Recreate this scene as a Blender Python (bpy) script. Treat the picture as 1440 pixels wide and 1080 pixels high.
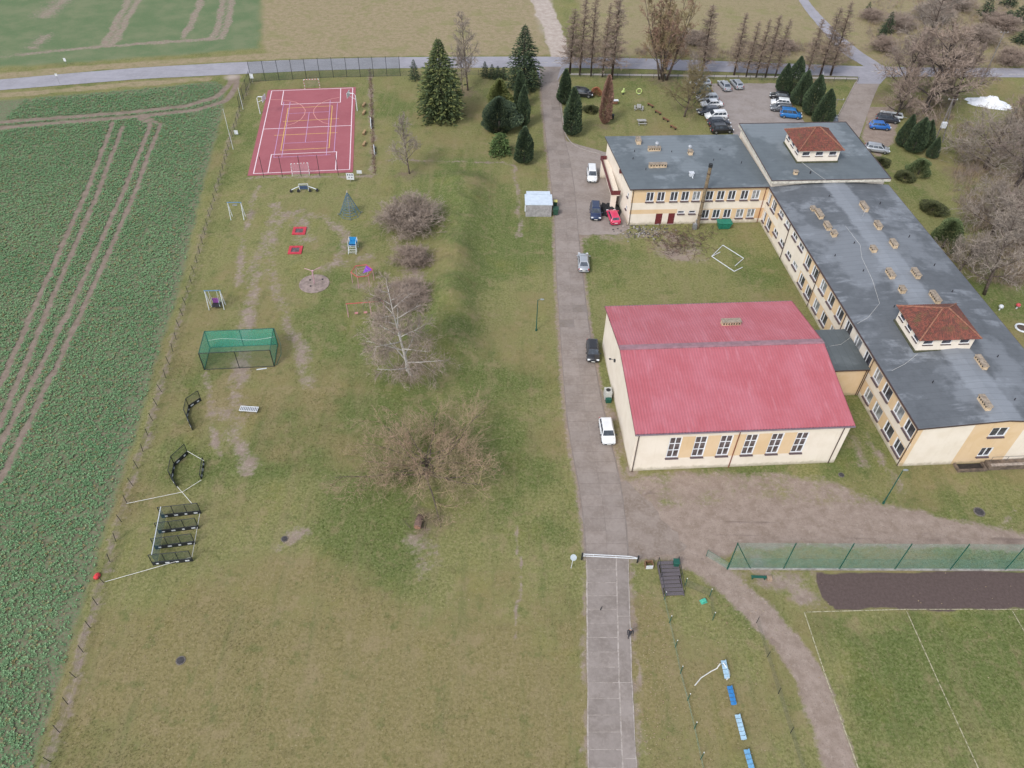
import bpy, bmesh, math, random
import numpy as np
from mathutils import Vector, Matrix

for o in list(bpy.data.objects):
    bpy.data.objects.remove(o)
scene = bpy.context.scene
COL = scene.collection
R = math.radians

# ------------------------------------------------------------------ camera (drone, 72 m up, pitched 45 degrees down)
CAM_H, FOCAL, PITCH, ROLL = 72.0, 1090.0, R(45), R(1.5)
_fw = Vector((0, math.cos(PITCH), -math.sin(PITCH)))
_u0 = Vector((1, 0, 0)).cross(_fw)
_r = Vector((1, 0, 0)) * math.cos(ROLL) + _u0 * math.sin(ROLL)
_u = -Vector((1, 0, 0)) * math.sin(ROLL) + _u0 * math.cos(ROLL)
cam = bpy.data.cameras.new('camera')
cam.sensor_width = 36.0
cam.lens = FOCAL / 1440.0 * 36.0
cam.clip_start = 1.0
cam.clip_end = 6000.0
cam_o = bpy.data.objects.new('camera', cam)
COL.objects.link(cam_o)
cam_o.matrix_world = Matrix((( _r.x, _u.x, -_fw.x, 0), (_r.y, _u.y, -_fw.y, 0), (_r.z, _u.z, -_fw.z, CAM_H), (0, 0, 0, 1)))
scene.camera = cam_o

# ------------------------------------------------------------------ sky, sun, exposure (bright overcast winter day)
SUN_EL, SUN_AZ = R(46), R(216)          # azimuth clockwise from +Y: the sun stands behind the camera, a little to the left
world = bpy.data.worlds.new('World')
scene.world = world
world.use_nodes = True
wn = world.node_tree
wn.nodes.clear()
w_out = wn.nodes.new('ShaderNodeOutputWorld')
w_bg = wn.nodes.new('ShaderNodeBackground')
w_sky = wn.nodes.new('ShaderNodeTexSky')
w_hsv = wn.nodes.new('ShaderNodeHueSaturation')
w_sky.sky_type = 'NISHITA'
w_sky.sun_disc = False
w_sky.sun_elevation = SUN_EL
w_sky.sun_rotation = SUN_AZ
w_sky.air_density = 1.0
w_sky.dust_density = 1.5
w_sky.ozone_density = 1.0
w_hsv.inputs['Saturation'].default_value = 0.42
w_bg.inputs['Strength'].default_value = 0.15
wn.links.new(w_sky.outputs[0], w_hsv.inputs['Color'])
wn.links.new(w_hsv.outputs[0], w_bg.inputs['Color'])
wn.links.new(w_bg.outputs[0], w_out.inputs['Surface'])
sun = bpy.data.lights.new('sun', 'SUN')
sun.energy = 1.25
sun.angle = R(14)
sun.color = (1.0, 0.975, 0.945)
sun_o = bpy.data.objects.new('sun', sun)
COL.objects.link(sun_o)
_sd = Vector((math.sin(SUN_AZ) * math.cos(SUN_EL), math.cos(SUN_AZ) * math.cos(SUN_EL), math.sin(SUN_EL)))
sun_o.location = _sd * 200
sun_o.rotation_euler = _sd.to_track_quat('Z', 'Y').to_euler()
scene.view_settings.view_transform = 'Standard'
scene.view_settings.look = 'None'
scene.view_settings.exposure = 0.76
scene.view_settings.gamma = 1.0
scene.view_settings.use_curve_mapping = False

# ------------------------------------------------------------------ survey helper: a photo pixel (1440 x 1080) to a point on the ground
def G(px, py, z=0.0):
    d = _fw + _r * ((px - 720) / FOCAL) - _u * ((py - 540) / FOCAL)
    t = (z - CAM_H) / d.z
    return Vector((d.x * t, d.y * t, z))
def project(P):
    v = Vector(P) - Vector((0, 0, CAM_H))
    d = v.dot(_fw)
    return (720 + FOCAL * v.dot(_r) / d, 540 - FOCAL * v.dot(_u) / d)
def height_at(base, top_py):
    """real height of something standing at ground pixel `base` whose top shows at image row top_py"""
    B = G(*base)
    lo, hi = 0.0, 40.0
    for _ in range(40):
        m = (lo + hi) / 2
        if project(B + Vector((0, 0, m)))[1] > top_py: lo = m
        else: hi = m
    return lo
def GL(pts):
    return np.array([[*G(*p)[:2]] for p in pts])
# frame of the school buildings: u to the right, w away from the camera, turned 4.94 degrees
BA = R(4.94)
def B(u, w, z=0.0):
    return Vector((u * math.cos(BA) - w * math.sin(BA), u * math.sin(BA) + w * math.cos(BA), z))

# ------------------------------------------------------------------ materials
def lin(c):
    c = c / 255.0
    return c / 12.92 if c <= 0.04045 else ((c + 0.055) / 1.055) ** 2.4
def P(r, g, b, k=0.85):
    return (lin(r) * k, lin(g) * k, lin(b) * k, 1.0)
class NT:
    def __init__(s, m, world=False):
        s.world, s.geo = world, None      # world: pattern runs on across neighbouring pieces
        m.use_nodes = True
        s.t = m.node_tree
        s.t.nodes.clear()
        s.out = s.t.nodes.new('ShaderNodeOutputMaterial')
        s.bsdf = s.t.nodes.new('ShaderNodeBsdfPrincipled')
        s.t.links.new(s.bsdf.outputs[0], s.out.inputs['Surface'])
        s.tc = s.t.nodes.new('ShaderNodeTexCoord')
    def n(s, k): return s.t.nodes.new(k)
    def l(s, a, b): s.t.links.new(a, b)
    def noise(s, scale, detail=4, rough=0.6, coord='Object', stretch=None, dist=0.0, loc=None):
        n = s.n('ShaderNodeTexNoise')
        n.inputs['Scale'].default_value = scale
        n.inputs['Detail'].default_value = detail
        n.inputs['Roughness'].default_value = rough
        n.inputs['Distortion'].default_value = dist
        if coord == 'World' or s.world:
            if s.geo is None: s.geo = s.n('ShaderNodeNewGeometry')
            src = s.geo.outputs['Position']
        else: src = s.tc.outputs[coord]
        if stretch or loc:
            mp = s.n('ShaderNodeMapping')
            if stretch: mp.inputs['Scale'].default_value = stretch
            if loc: mp.inputs['Location'].default_value = loc
            s.l(src, mp.inputs[0]); src = mp.outputs[0]
        s.l(src, n.inputs['Vector'])
        return n.outputs['Fac']
    def ramp(s, fac, lo, hi, a=0.0, b=1.0):
        n = s.n('ShaderNodeMapRange')
        n.interpolation_type = 'SMOOTHSTEP'
        n.inputs[1].default_value = lo; n.inputs[2].default_value = hi
        n.inputs[3].default_value = a; n.inputs[4].default_value = b
        s.l(fac, n.inputs[0])
        return n.outputs[0]
    def math(s, op, a, b=None):
        n = s.n('ShaderNodeMath'); n.operation = op
        for i, v in enumerate((a, b)):
            if v is None: continue
            if isinstance(v, (int, float)): n.inputs[i].default_value = v
            else: s.l(v, n.inputs[i])
        return n.outputs[0]
    def mix(s, fac, a, b, mode='MIX'):
        n = s.n('ShaderNodeMix'); n.data_type = 'RGBA'; n.blend_type = mode
        if isinstance(fac, (int, float)): n.inputs[0].default_value = fac
        else: s.l(fac, n.inputs[0])
        for i, v in ((6, a), (7, b)):
            if isinstance(v, (tuple, list)): n.inputs[i].default_value = v
            else: s.l(v, n.inputs[i])
        return n.outputs[2]
    def bump(s, h, strength=0.3, dist=0.05):
        n = s.n('ShaderNodeBump')
        n.inputs['Strength'].default_value = strength
        n.inputs['Distance'].default_value = dist
        s.l(h, n.inputs['Height']); s.l(n.outputs[0], s.bsdf.inputs['Normal'])
MATS = {}
def mat(name, col, rough=0.8, var=0.18, scale=3.0, metal=0.0, bump=0.0, col2=None, spec=0.5, coat=0.0, stretch=None, coord='Object', lohi=(0.35, 0.65)):
    """procedural material: base colour broken up by noise towards col2 (or a darker tone)"""
    if name in MATS: return MATS[name]
    m = bpy.data.materials.new(name); t = NT(m)
    if col2 is None: col2 = tuple(c * (1 - var * 1.6) for c in col[:3]) + (1,)
    f = t.ramp(t.noise(scale, 5, 0.65, coord, stretch), *lohi)
    f2 = t.noise(scale * 9, 2, 0.5, coord)
    c = t.mix(f, col, col2)
    c = t.mix(t.math('MULTIPLY', f2, var), c, tuple(x * 0.5 for x in col[:3]) + (1,))
    t.l(c, t.bsdf.inputs['Base Color'])
    t.bsdf.inputs['Roughness'].default_value = rough
    t.bsdf.inputs['Metallic'].default_value = metal
    t.bsdf.inputs['Specular IOR Level'].default_value = spec
    if coat:
        t.bsdf.inputs['Coat Weight'].default_value = coat
        t.bsdf.inputs['Coat Roughness'].default_value = 0.06
    if bump: t.bump(f2, bump, 0.03)
    MATS[name] = m
    return m
def veil(name, col, cover, scale=9.0):
    """wire or net mesh too fine to resolve: strands cover part of the surface, the rest is open"""
    if name in MATS: return MATS[name]
    m = bpy.data.materials.new(name); t = NT(m)
    t.bsdf.inputs['Base Color'].default_value = col
    t.bsdf.inputs['Roughness'].default_value = 0.7
    tr = t.n('ShaderNodeBsdfTransparent'); mx = t.n('ShaderNodeMixShader')
    f = t.ramp(t.noise(scale, 3, 0.6), 0.3, 0.7, cover * 0.75, cover * 1.25)
    t.l(f, mx.inputs[0]); t.l(tr.outputs[0], mx.inputs[1]); t.l(t.bsdf.outputs[0], mx.inputs[2])
    t.l(mx.outputs[0], t.out.inputs['Surface'])
    MATS[name] = m
    return m

# ------------------------------------------------------------------ mesh builder and object helpers
class MB:
    def __init__(s): s.v, s.f, s.m = [], [], []
    def face(s, pts, mi=0):
        k = len(s.v); s.v.extend(tuple(p) for p in pts); s.f.append(tuple(range(k, k + len(pts)))); s.m.append(mi)
        return s
    def hexa(s, p, mi=0):
        """8 points: bottom ring 0-3 counterclockwise, top ring 4-7"""
        k = len(s.v); s.v.extend(tuple(q) for q in p)
        for f in ((3, 2, 1, 0), (4, 5, 6, 7), (0, 1, 5, 4), (1, 2, 6, 5), (2, 3, 7, 6), (3, 0, 4, 7)):
            s.f.append(tuple(k + i for i in f)); s.m.append(mi)
        return s
    def box(s, c, d, rz=0.0, mi=0, M=None):
        x, y, z = d[0] / 2, d[1] / 2, d[2] / 2
        q = [Vector(t) for t in ((-x, -y, -z), (x, -y, -z), (x, y, -z), (-x, y, -z), (-x, -y, z), (x, -y, z), (x, y, z), (-x, y, z))]
        M = (M or Matrix.Rotation(rz, 3, 'Z'))
        return s.hexa([M @ a + Vector(c) for a in q], mi)
    def prism(s, pts, z0, z1, mi=0):
        n = len(pts); k = len(s.v)
        s.v.extend((p[0], p[1], z0) for p in pts); s.v.extend((p[0], p[1], z1) for p in pts)
        s.f.append(tuple(k + n + i for i in range(n))); s.m.append(mi)
        s.f.append(tuple(k + n - 1 - i for i in range(n))); s.m.append(mi)
        for i in range(n):
            j = (i + 1) % n
            s.f.append((k + i, k + j, k + n + j, k + n + i)); s.m.append(mi)
        return s
    def tube(s, path, rad, n=6, mi=0, cap=True):
        path = [Vector(p) for p in path]
        if isinstance(rad, (int, float)): rad = [rad] * len(path)
        k0 = len(s.v); m = len(path)
        for i, p in enumerate(path):
            d = (path[min(i + 1, m - 1)] - path[max(i - 1, 0)])
            if d.length < 1e-9: d = Vector((0, 0, 1))
            d.normalize()
            a = d.cross(Vector((0, 0, 1)) if abs(d.z) < 0.9 else Vector((1, 0, 0))).normalized(); b = d.cross(a)
            for j in range(n):
                t = 2 * math.pi * j / n
                s.v.append(tuple(p + (a * math.cos(t) + b * math.sin(t)) * rad[i]))
        for i in range(m - 1):
            for j in range(n):
                j2 = (j + 1) % n
                s.f.append((k0 + i * n + j, k0 + i * n + j2, k0 + (i + 1) * n + j2, k0 + (i + 1) * n + j)); s.m.append(mi)
        if cap and n > 2:
            s.f.append(tuple(k0 + n - 1 - j for j in range(n))); s.m.append(mi)
            s.f.append(tuple(k0 + (m - 1) * n + j for j in range(n))); s.m.append(mi)
        return s
    def bar(s, a, b, r, n=6, mi=0): return s.tube([a, b], r, n, mi)
    def blob(s, c, r, nu=10, nv=6, mi=0, jit=0.0, rng=random, half=False):
        k = len(s.v); c = Vector(c)
        for i in range(nv + 1):
            ph = (math.pi / 2 if half else math.pi) * i / nv
            for j in range(nu):
                th = 2 * math.pi * j / nu
                q = 1 + (rng.random() - 0.5) * jit
                s.v.append((c.x + r[0] * math.sin(ph) * math.cos(th) * q, c.y + r[1] * math.sin(ph) * math.sin(th) * q, c.z + r[2] * math.cos(ph) * q))
        for i in range(nv):
            for j in range(nu):
                j2 = (j + 1) % nu
                s.f.append((k + i * nu + j, k + (i + 1) * nu + j, k + (i + 1) * nu + j2, k + i * nu + j2)); s.m.append(mi)
        return s
    def build(s, name, mats, parent=None, smooth=False, loc=None, bevel=0.0):
        me = bpy.data.meshes.new(name)
        me.from_pydata(s.v, [], s.f)
        for m in (mats if isinstance(mats, (list, tuple)) else [mats]): me.materials.append(m)
        if any(s.m): me.polygons.foreach_set('material_index', s.m)
        if smooth: me.polygons.foreach_set('use_smooth', [True] * len(me.polygons))
        me.update()
        return link(me, name, parent, loc, bevel)
def link(me, name, parent=None, loc=None, bevel=0.0):
    o = bpy.data.objects.new(name, me)
    COL.objects.link(o)
    if parent: o.parent = parent
    if loc is not None: o.location = loc
    if bevel:
        b = o.modifiers.new('bevel', 'BEVEL'); b.width = bevel; b.segments = 2; b.limit_method = 'ANGLE'
    return o
def tag(o, label, cat, group=None):
    o['label'] = label; o['category'] = cat
    if group: o['group'] = group
    return o
def thing(name, label, cat, loc=(0, 0, 0), rz=0.0, group=None):
    o = bpy.data.objects.new(name, None)
    COL.objects.link(o)
    o.empty_display_size = 0.3
    o.location = loc; o.rotation_euler = (0, 0, rz)
    return tag(o, label, cat, group)
def struct(o):
    o['kind'] = 'structure'
    return o
def stuff(o):
    o['kind'] = 'stuff'
    return o
def copy_tree(o, parent=None):
    c = o.copy(); COL.objects.link(c); c.parent = parent
    for ch in list(o.children): copy_tree(ch, c)
    return c
def heading(a, b):
    """angle about Z of the direction from pixel a to pixel b on the ground"""
    d = G(*b) - G(*a)
    return math.atan2(d.y, d.x)

# numpy noise and region masks for the ground cover
_rs = np.random.RandomState(7)
_lat = _rs.rand(256, 256)
def vnoise(x, y, s, off=0.0):
    x = np.asarray(x) / s + off; y = np.asarray(y) / s + off * 1.7
    xi = np.floor(x).astype(int); yi = np.floor(y).astype(int)
    fx = x - xi; fy = y - yi
    fx = fx * fx * (3 - 2 * fx); fy = fy * fy * (3 - 2 * fy)
    a = _lat[xi & 255, yi & 255]; b = _lat[(xi + 1) & 255, yi & 255]
    c = _lat[xi & 255, (yi + 1) & 255]; d = _lat[(xi + 1) & 255, (yi + 1) & 255]
    return (a * (1 - fx) + b * fx) * (1 - fy) + (c * (1 - fx) + d * fx) * fy
def fbm(x, y, s, off=0.0, o=4):
    r = 0; a = 0.5; t = 0
    for i in range(o):
        r = r + a * vnoise(x, y, s / 2 ** i, off + i * 13.1); t += a; a *= 0.55
    return r / t
def sstep(x, a, b):
    t = np.clip((x - a) / (b - a), 0, 1)
    return t * t * (3 - 2 * t)
def d_line(x, y, pts):
    best = np.full(x.shape, 1e9)
    for (x0, y0), (x1, y1) in zip(pts[:-1], pts[1:]):
        dx, dy = x1 - x0, y1 - y0
        t = np.clip(((x - x0) * dx + (y - y0) * dy) / (dx * dx + dy * dy + 1e-9), 0, 1)
        best = np.minimum(best, np.hypot(x - x0 - t * dx, y - y0 - t * dy))
    return best
def d_poly(x, y, pts):
    """signed distance to a polygon, negative inside"""
    p = np.vstack([pts, pts[:1]])
    d = d_line(x, y, p)
    ins = np.zeros(x.shape, bool)
    for (x0, y0), (x1, y1) in zip(p[:-1], p[1:]):
        c = ((y0 > y) != (y1 > y)) & (x < (x1 - x0) * (y - y0) / (y1 - y0 + 1e-12) + x0)
        ins ^= c
    return np.where(ins, -d, d)
# ================================================================== the ground: one sheet, its cover read from surveyed regions
FENCE_L = [(356, 112), (340, 150), (325, 200), (300, 290), (270, 395), (235, 525), (206, 620), (179, 707), (140, 840), (100, 975), (70, 1075), (40, 1170)]
GLF = GL(FENCE_L)
TRACK = [GL([(-60, 176), (0, 172), (90, 165), (180, 158), (262, 149), (305, 136), (322, 120), (326, 108)]), GL([(-60, 186), (0, 180), (90, 172), (190, 164), (275, 155), (318, 142), (332, 122), (334, 108)])]
RUTS = [GL([(158, 172), (155, 182), (122, 269), (45, 440), (0, 541), (-60, 660)]), GL([(172, 178), (140, 265), (65, 440), (35, 514), (0, 594), (-60, 715)]),
        GL([(190, 164), (212, 174), (175, 267), (95, 440), (58, 512), (0, 625), (-60, 745)]), GL([(200, 163), (226, 175), (207, 220), (192, 267), (114, 440), (78, 518), (14, 646), (-50, 770)])]
WRUT = [GL(p) for p in ([(100, -25), (70, 20), (42, 68)], [(108, -25), (82, 18), (55, 66)], [(190, -20), (165, 30), (148, 62)], [(205, -20), (180, 25), (160, 60)],
        [(290, -20), (272, 28), (258, 52)], [(318, -20), (308, 30), (298, 56)], [(330, -20), (321, 30), (312, 54), (260, 57), (120, 67), (0, 80)])]
CROP = np.vstack([GL([(-120, 138), (0, 142), (120, 132), (240, 121), (300, 115), (316, 122)]), GL([(312, 160), (284, 262), (252, 400), (214, 525), (186, 620), (158, 707), (118, 840), (78, 975), (46, 1080), (0, 1240), (-260, 1240)])])
WHEAT = GL([(-150, -60), (365, -60), (368, 40), (362, 68), (240, 78), (100, 88), (-100, 100)])
TAN = GL([(365, -70), (750, -70), (762, 40), (775, 76), (560, 75), (380, 80), (366, 60)])
ROUGH = GL([(800, -80), (1500, -80), (1500, 94), (1290, 92), (1050, 84), (820, 78)])
YARD = GL([(824, 690), (880, 668), (960, 662), (1050, 664), (1140, 668), (1230, 700), (1330, 735), (1450, 752), (1450, 768), (1040, 768), (1010, 790), (975, 796), (960, 780), (900, 788), (826, 786)])
YTRACK = GL([(955, 775), (985, 790), (1030, 825), (1075, 868), (1115, 915), (1145, 965), (1168, 1030), (1185, 1090)])
YRUT = [GL(p) for p in ([(880, 700), (960, 735), (1100, 735), (1300, 752), (1450, 758)], [(860, 730), (960, 752), (1100, 752), (1300, 762), (1450, 764)], [(950, 765), (1000, 793), (1060, 845), (1120, 905), (1160, 985), (1190, 1090)], [(945, 775), (985, 800), (1045, 855), (1100, 915), (1140, 990), (1166, 1090)], [(900, 690), (1000, 700), (1120, 712), (1250, 740)], [(850, 760), (900, 700), (930, 680)])]
PITCH = GL([(1131, 861), (1300, 857), (1460, 858), (1460, 1120), (1218, 1120)])
EARTH = GL([(1148, 806), (1200, 805), (1450, 804), (1450, 856), (1320, 857), (1175, 856), (1160, 845), (1150, 826)])
LITTER = GL([(1310, 235), (1350, 228), (1440, 130), (1500, 140), (1500, 400), (1420, 410), (1370, 350), (1345, 270)])
RPARK = GL([(1218, 150), (1262, 150), (1262, 190), (1238, 222), (1212, 205)])
LAWN_R = GL([(820, 120), (960, 125), (1010, 185), (870, 190), (810, 200)])
COURTYARD = GL([(820, 330), (1070, 318), (1130, 425), (850, 432), (826, 400)])
LUSH_SPOTS = [((1200, 620), 6), ((1330, 690), 9), ((1020, 660), 3), ((1180, 655), 3), ((660, 270), 8), ((700, 330), 6), ((640, 420), 7), ((690, 520), 6), ((520, 620), 8), ((500, 700), 7), ((540, 560), 7), ((720, 700), 6),
              ((480, 480), 6), ((420, 620), 5), ((620, 230), 6), ((840, 350), 5), ((700, 620), 5), ((560, 760), 5), ((1300, 200), 6), ((1420, 440), 8), ((680, 380), 5), ((390, 640), 5), ((1040, 860), 4)]
DRY_SPOTS = [((300, 880), 9), ((480, 900), 8), ((640, 930), 9), ((760, 820), 7), ((770, 600), 6), ((750, 420), 4), ((200, 960), 9), ((330, 760), 5), ((700, 1020), 9), ((1040, 1000), 5), ((930, 960), 4), ((1400, 120), 7), ((260, 600), 5), ((640, 380), 4), ((560, 1040), 9), ((400, 1000), 9), ((905, 860), 3)]
WORN = [([(815, 640), (818, 700), (822, 780)], 0.7), ([(822, 800), (822, 900), (822, 1060)], 0.35), ([(890, 800), (894, 900), (900, 1060)], 0.5), ([(855, 560), (880, 640), (890, 668)], 1.0), ([(776, 260), (781, 360), (788, 480)], 0.5), ([(400, 300), (370, 340), (355, 400), (345, 470), (335, 540), (330, 610), (350, 660)], 1.5), ([(385, 290), (378, 370), (398, 430), (420, 480), (436, 540)], 1.3), ([(360, 265), (345, 330), (335, 400)], 0.8), ([(425, 300), (460, 305), (485, 330), (478, 365), (455, 380)], 1.2),
        ([(420, 300), (430, 335)], 2.0), ([(511, 400), (505, 402)], 1.5), ([(290, 525), (300, 600), (310, 640)], 0.7), ([(327, 530), (333, 600)], 0.7), ([(540, 225), (600, 226), (700, 228), (725, 232)], 0.45), ([(724, 232), (728, 270), (731, 335)], 0.55), ([(350, 250), (420, 249), (520, 247)], 0.7),
        ([(525, 245), (522, 170), (520, 100)], 0.8), ([(490, 370), (520, 360)], 1.2), ([(728, 740), (730, 830), (726, 900)], 0.3), ([(345, 580), (320, 585), (300, 580)], 1.2), ([(1150, 560), (1200, 625), (1215, 655)], 0.9), ([(1218, 610), (1246, 655), (1270, 690)], 0.8), ([(1060, 800), (1130, 840)], 2.2), ([(1040, 808), (1140, 812)], 1.6),
        ([(830, 330), (870, 332), (930, 328)], 1.6), ([(935, 350), (975, 360)], 3.0), ([(820, 365), (822, 330)], 1.0), ([(945, 335), (975, 345), (960, 352)], 2.0), ([(560, 345), (585, 300)], 2.2), ([(578, 372), (585, 400)], 2.0), ([(600, 790), (590, 760)], 2.0), ([(400, 760), (420, 750)], 1.4), ([(1410, 740), (1425, 720)], 0.5), ([(150, 800), (110, 940), (60, 1100)], 0.5), ([(230, 540), (190, 660), (150, 800)], 0.4)]
_glb = lambda L: [(np.array(G(*p)[:2]), r) for p, r in L]
LUSH_W, DRY_W = _glb(LUSH_SPOTS), _glb(DRY_SPOTS)
WORN_W = [(GL(p), w) for p, w in WORN]
DRIVE_L = [(757, 94), (760, 112), (764, 160), (769, 205), (774, 250), (780, 300), (781, 350), (783, 400), (787, 460), (791, 520), (796, 580), (803, 630), (813, 680), (821, 735), (824, 783)]
DRIVE_R = [(790, 94), (784, 112), (788, 150), (793, 190), (802, 225), (809, 270), (813, 320), (818, 370), (826, 440), (835, 500), (846, 560), (857, 610), (868, 655), (877, 700), (882, 740), (884, 783)]
PATH_L = [(824, 784), (825, 860), (825.5, 960), (826, 1080), (826, 1190)]
PATH_R = [(884, 784), (886, 860), (889, 960), (896, 1080), (902, 1190)]
ROAD_T = [(-160, 123), (0, 112), (100, 103), (200, 95), (345, 87), (450, 83), (560, 80.5), (750, 79.5), (900, 82), (1040, 87), (1200, 93), (1300, 95), (1440, 96), (1600, 98)]
ROAD_B = [(-160, 138), (0, 127), (100, 119), (200, 111), (345, 104), (450, 99), (560, 96), (750, 95), (900, 97), (1040, 102), (1200, 108), (1300, 108), (1440, 109), (1600, 111)]
RD2_L = [(1205, 112), (1194, 135), (1182, 158), (1166, 190), (1150, 225)]
RD2_R = [(1240, 112), (1229, 135), (1220, 160), (1208, 195), (1195, 228)]
FAR_L = [(1218, 95), (1185, 76), (1160, 48), (1132, 14), (1110, -20)]
FAR_R = [(1246, 95), (1212, 74), (1178, 46), (1145, 12), (1122, -20)]
SAND_L = [(779, 81), (776, 62), (764, 36), (750, 8), (735, -25)]
SAND_R = [(804, 81), (790, 62), (786, 36), (774, 8), (762, -25)]
COURT_PX = [(348, 247.5), (496.5, 242.5), (500.5, 122.5), (377, 126.5)]
LOT = GL([(1000, 118), (1091, 117), (1100, 130), (1135, 176), (1128, 190), (1034, 192), (1012, 160)])
FORE = GL([(795, 198), (818, 205), (850, 214), (870, 216), (886, 322), (868, 330), (814, 330), (806, 262)])
def _stripgon(l, r): return np.vstack([GL(l), GL(r)[::-1]])
HARD = [_stripgon(DRIVE_L, DRIVE_R), _stripgon(PATH_L, PATH_R), _stripgon(ROAD_T, ROAD_B), _stripgon(RD2_L, RD2_R), _stripgon(FAR_L, FAR_R), GL(COURT_PX), LOT, FORE]
for q in ([(19.1, 56.5), (44, 56.5), (44, 78.4), (19.1, 78.4)], [(51.2, 55.5), (70, 55.5), (70, 126), (51.2, 126)], [(27.5, 108), (51, 108), (51, 125), (27, 125)], [(44, 67.3), (51.3, 67.3), (51.3, 74.8), (44, 74.8)]):
    HARD.append(np.array([[*B(*p)[:2]] for p in q]))
BANK = GL([(655, 245), (650, 300), (640, 360), (632, 430), (640, 520)])
def ground_z(x, y):
    d = d_line(x, y, BANK)
    t = sstep(y, G(640, 540).y, G(640, 470).y) * (1 - sstep(y, G(650, 262).y, G(650, 235).y))
    return 2.1 * np.exp(-(d / 3.3) ** 2) * t * (0.6 + 0.8 * fbm(x, y, 4.0, 3.3)) - 0.035 * fbm(x, y, 2.2, 8.1, 3)
def masks(x, y):
    wx = x + (fbm(x, y, 2.5, 1.0) - 0.5) * 1.6; wy = y + (fbm(x, y, 2.5, 5.0) - 0.5) * 1.6
    Z = np.zeros(x.shape)
    near = 1 - sstep(y, 30, 52)
    lush, dry, dirt = Z + 0.40 - 0.15 * near, Z + 0.26 + 0.22 * near, Z.copy()
    for (c, r) in LUSH_W: lush = lush + 0.6 * np.exp(-((wx - c[0]) ** 2 + (wy - c[1]) ** 2) / (r * r))
    lush = lush + 0.9 * np.exp(-(d_line(wx, wy, BANK) / 3.2) ** 2) * (fbm(x, y, 3.0, 93.0) - 0.15)
    for (c, r) in DRY_W: dry = dry + 0.6 * np.exp(-((wx - c[0]) ** 2 + (wy - c[1]) ** 2) / (r * r))
    pit = 1 - sstep(d_poly(wx, wy, PITCH), -0.6, 0.4)
    lush = np.maximum(lush, 0.72 * pit + 0.25 * pit * fbm(x, y, 5, 90.0)); dry = dry * (1 - 0.5 * pit)
    big = fbm(x, y, 13, 2.0); mid = fbm(x, y, 4.5, 9.0)
    lush = np.clip(lush + (big - 0.5) * 2.0 + (mid - 0.5) * 1.0, 0, 1)
    dry = np.clip(dry + (fbm(x, y, 15, 4.0) - 0.5) * 2.1 + (fbm(x, y, 4, 6.0) - 0.5) * 1.1, 0, 1)
    for L, w in WORN_W:
        dirt = np.maximum(dirt, (1 - sstep(d_line(wx, wy, L), w * 0.1, w * 1.8)) * (0.16 + 0.88 * fbm(x, y, 1.8, 11.0)))
    yd = 1 - sstep(d_poly(wx, wy, YARD), -1.2, 1.6)
    core = 1 - sstep(d_line(wx, wy, GL([(838, 745), (930, 752), (1060, 745), (1250, 752), (1450, 762)])), 2.2, 4.6)
    dirt = np.maximum(dirt, yd * (0.34 + 0.78 * fbm(x, y, 2.6, 15.0)) + yd * core * 0.42)
    dirt = np.maximum(dirt, (1 - sstep(d_line(wx * 0.6 + x * 0.4, wy * 0.6 + y * 0.4, YTRACK), 0.9, 2.2)))
    dirt = np.maximum(dirt, 0.9 * (1 - sstep(d_poly(wx, wy, RPARK), -0.8, 0.8)))
    dirt = np.maximum(dirt, 0.8 * (1 - sstep(d_poly(x, y, HARD[0]), 0.05, 0.75 + 0.6 * mid)))
    dirt = np.maximum(dirt, 0.6 * (1 - sstep(d_poly(x, y, HARD[1]), 0.0, 0.4)))
    fl = d_line(wx, wy, GLF)
    right = d_poly(x, y, np.vstack([GLF, [[-400, GLF[-1][1]], [-400, GLF[0][1]]]])) > 0
    dirt = np.maximum(dirt, np.where(right, 0.3, 0.55) * (1 - sstep(fl, 0.3, 1.6)))
    soil = 1 - sstep(d_poly(wx * 0.5 + x * 0.5, wy * 0.5 + y * 0.5, CROP), -0.3, 0.5)
    rut = Z.copy()
    for L in RUTS + TRACK:
        dd = d_line(wx * 0.25 + x * 0.75, wy * 0.25 + y * 0.75, L)
        rut = np.maximum(rut, 1 - sstep(dd, 0.22, 0.56 if L is not TRACK[0] and L is not TRACK[1] else 1.0))
    wheat = 1 - sstep(d_poly(wx, wy, WHEAT), -1.0, 1.0)
    wr = Z.copy()
    for L in WRUT: wr = np.maximum(wr, 1 - sstep(d_line(wx, wy, L), 0.5, 1.6))
    tan = np.maximum(1 - sstep(d_poly(wx, wy, TAN), -2, 2), 0.75 * (1 - sstep(d_poly(wx, wy, ROUGH), -2, 2)))
    verge = np.maximum(1 - sstep(d_line(wx, wy, GL([(-120, 143), (0, 134), (100, 126), (200, 117), (290, 111)])), 0.6, 1.7), 1 - sstep(d_line(wx, wy, GL([(-120, 116), (0, 107), (100, 98), (200, 90), (345, 81), (470, 76), (760, 73)])), 0.8, 2.6))
    litter = np.maximum((1 - sstep(d_poly(wx, wy, LITTER), -3, 3)) * (0.35 + 0.8 * fbm(x, y, 7, 20.0)), 0.5 * verge * fbm(x, y, 1.5, 22.0))
    for p, r in (((655, 130), 4), ((575, 245), 3.5), ((705, 178), 4), ((580, 520), 4.0), ((602, 735), 3.5), ((850, 178), 2.2), ((930, 112), 6), ((1060, 100), 5), ((1150, 108), 7), ((1240, 140), 6), ((575, 320), 4.5), ((580, 365), 3.5), ((895, 850), 1.2)):
        c = G(*p); litter = np.maximum(litter, 0.75 * np.exp(-((wx - c.x) ** 2 + (wy - c.y) ** 2) / (r * r)))
    litter = np.maximum(litter, 0.45 * (1 - sstep(d_poly(wx, wy, ROUGH), -2, 2)) * fbm(x, y, 9, 25.0))
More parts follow.
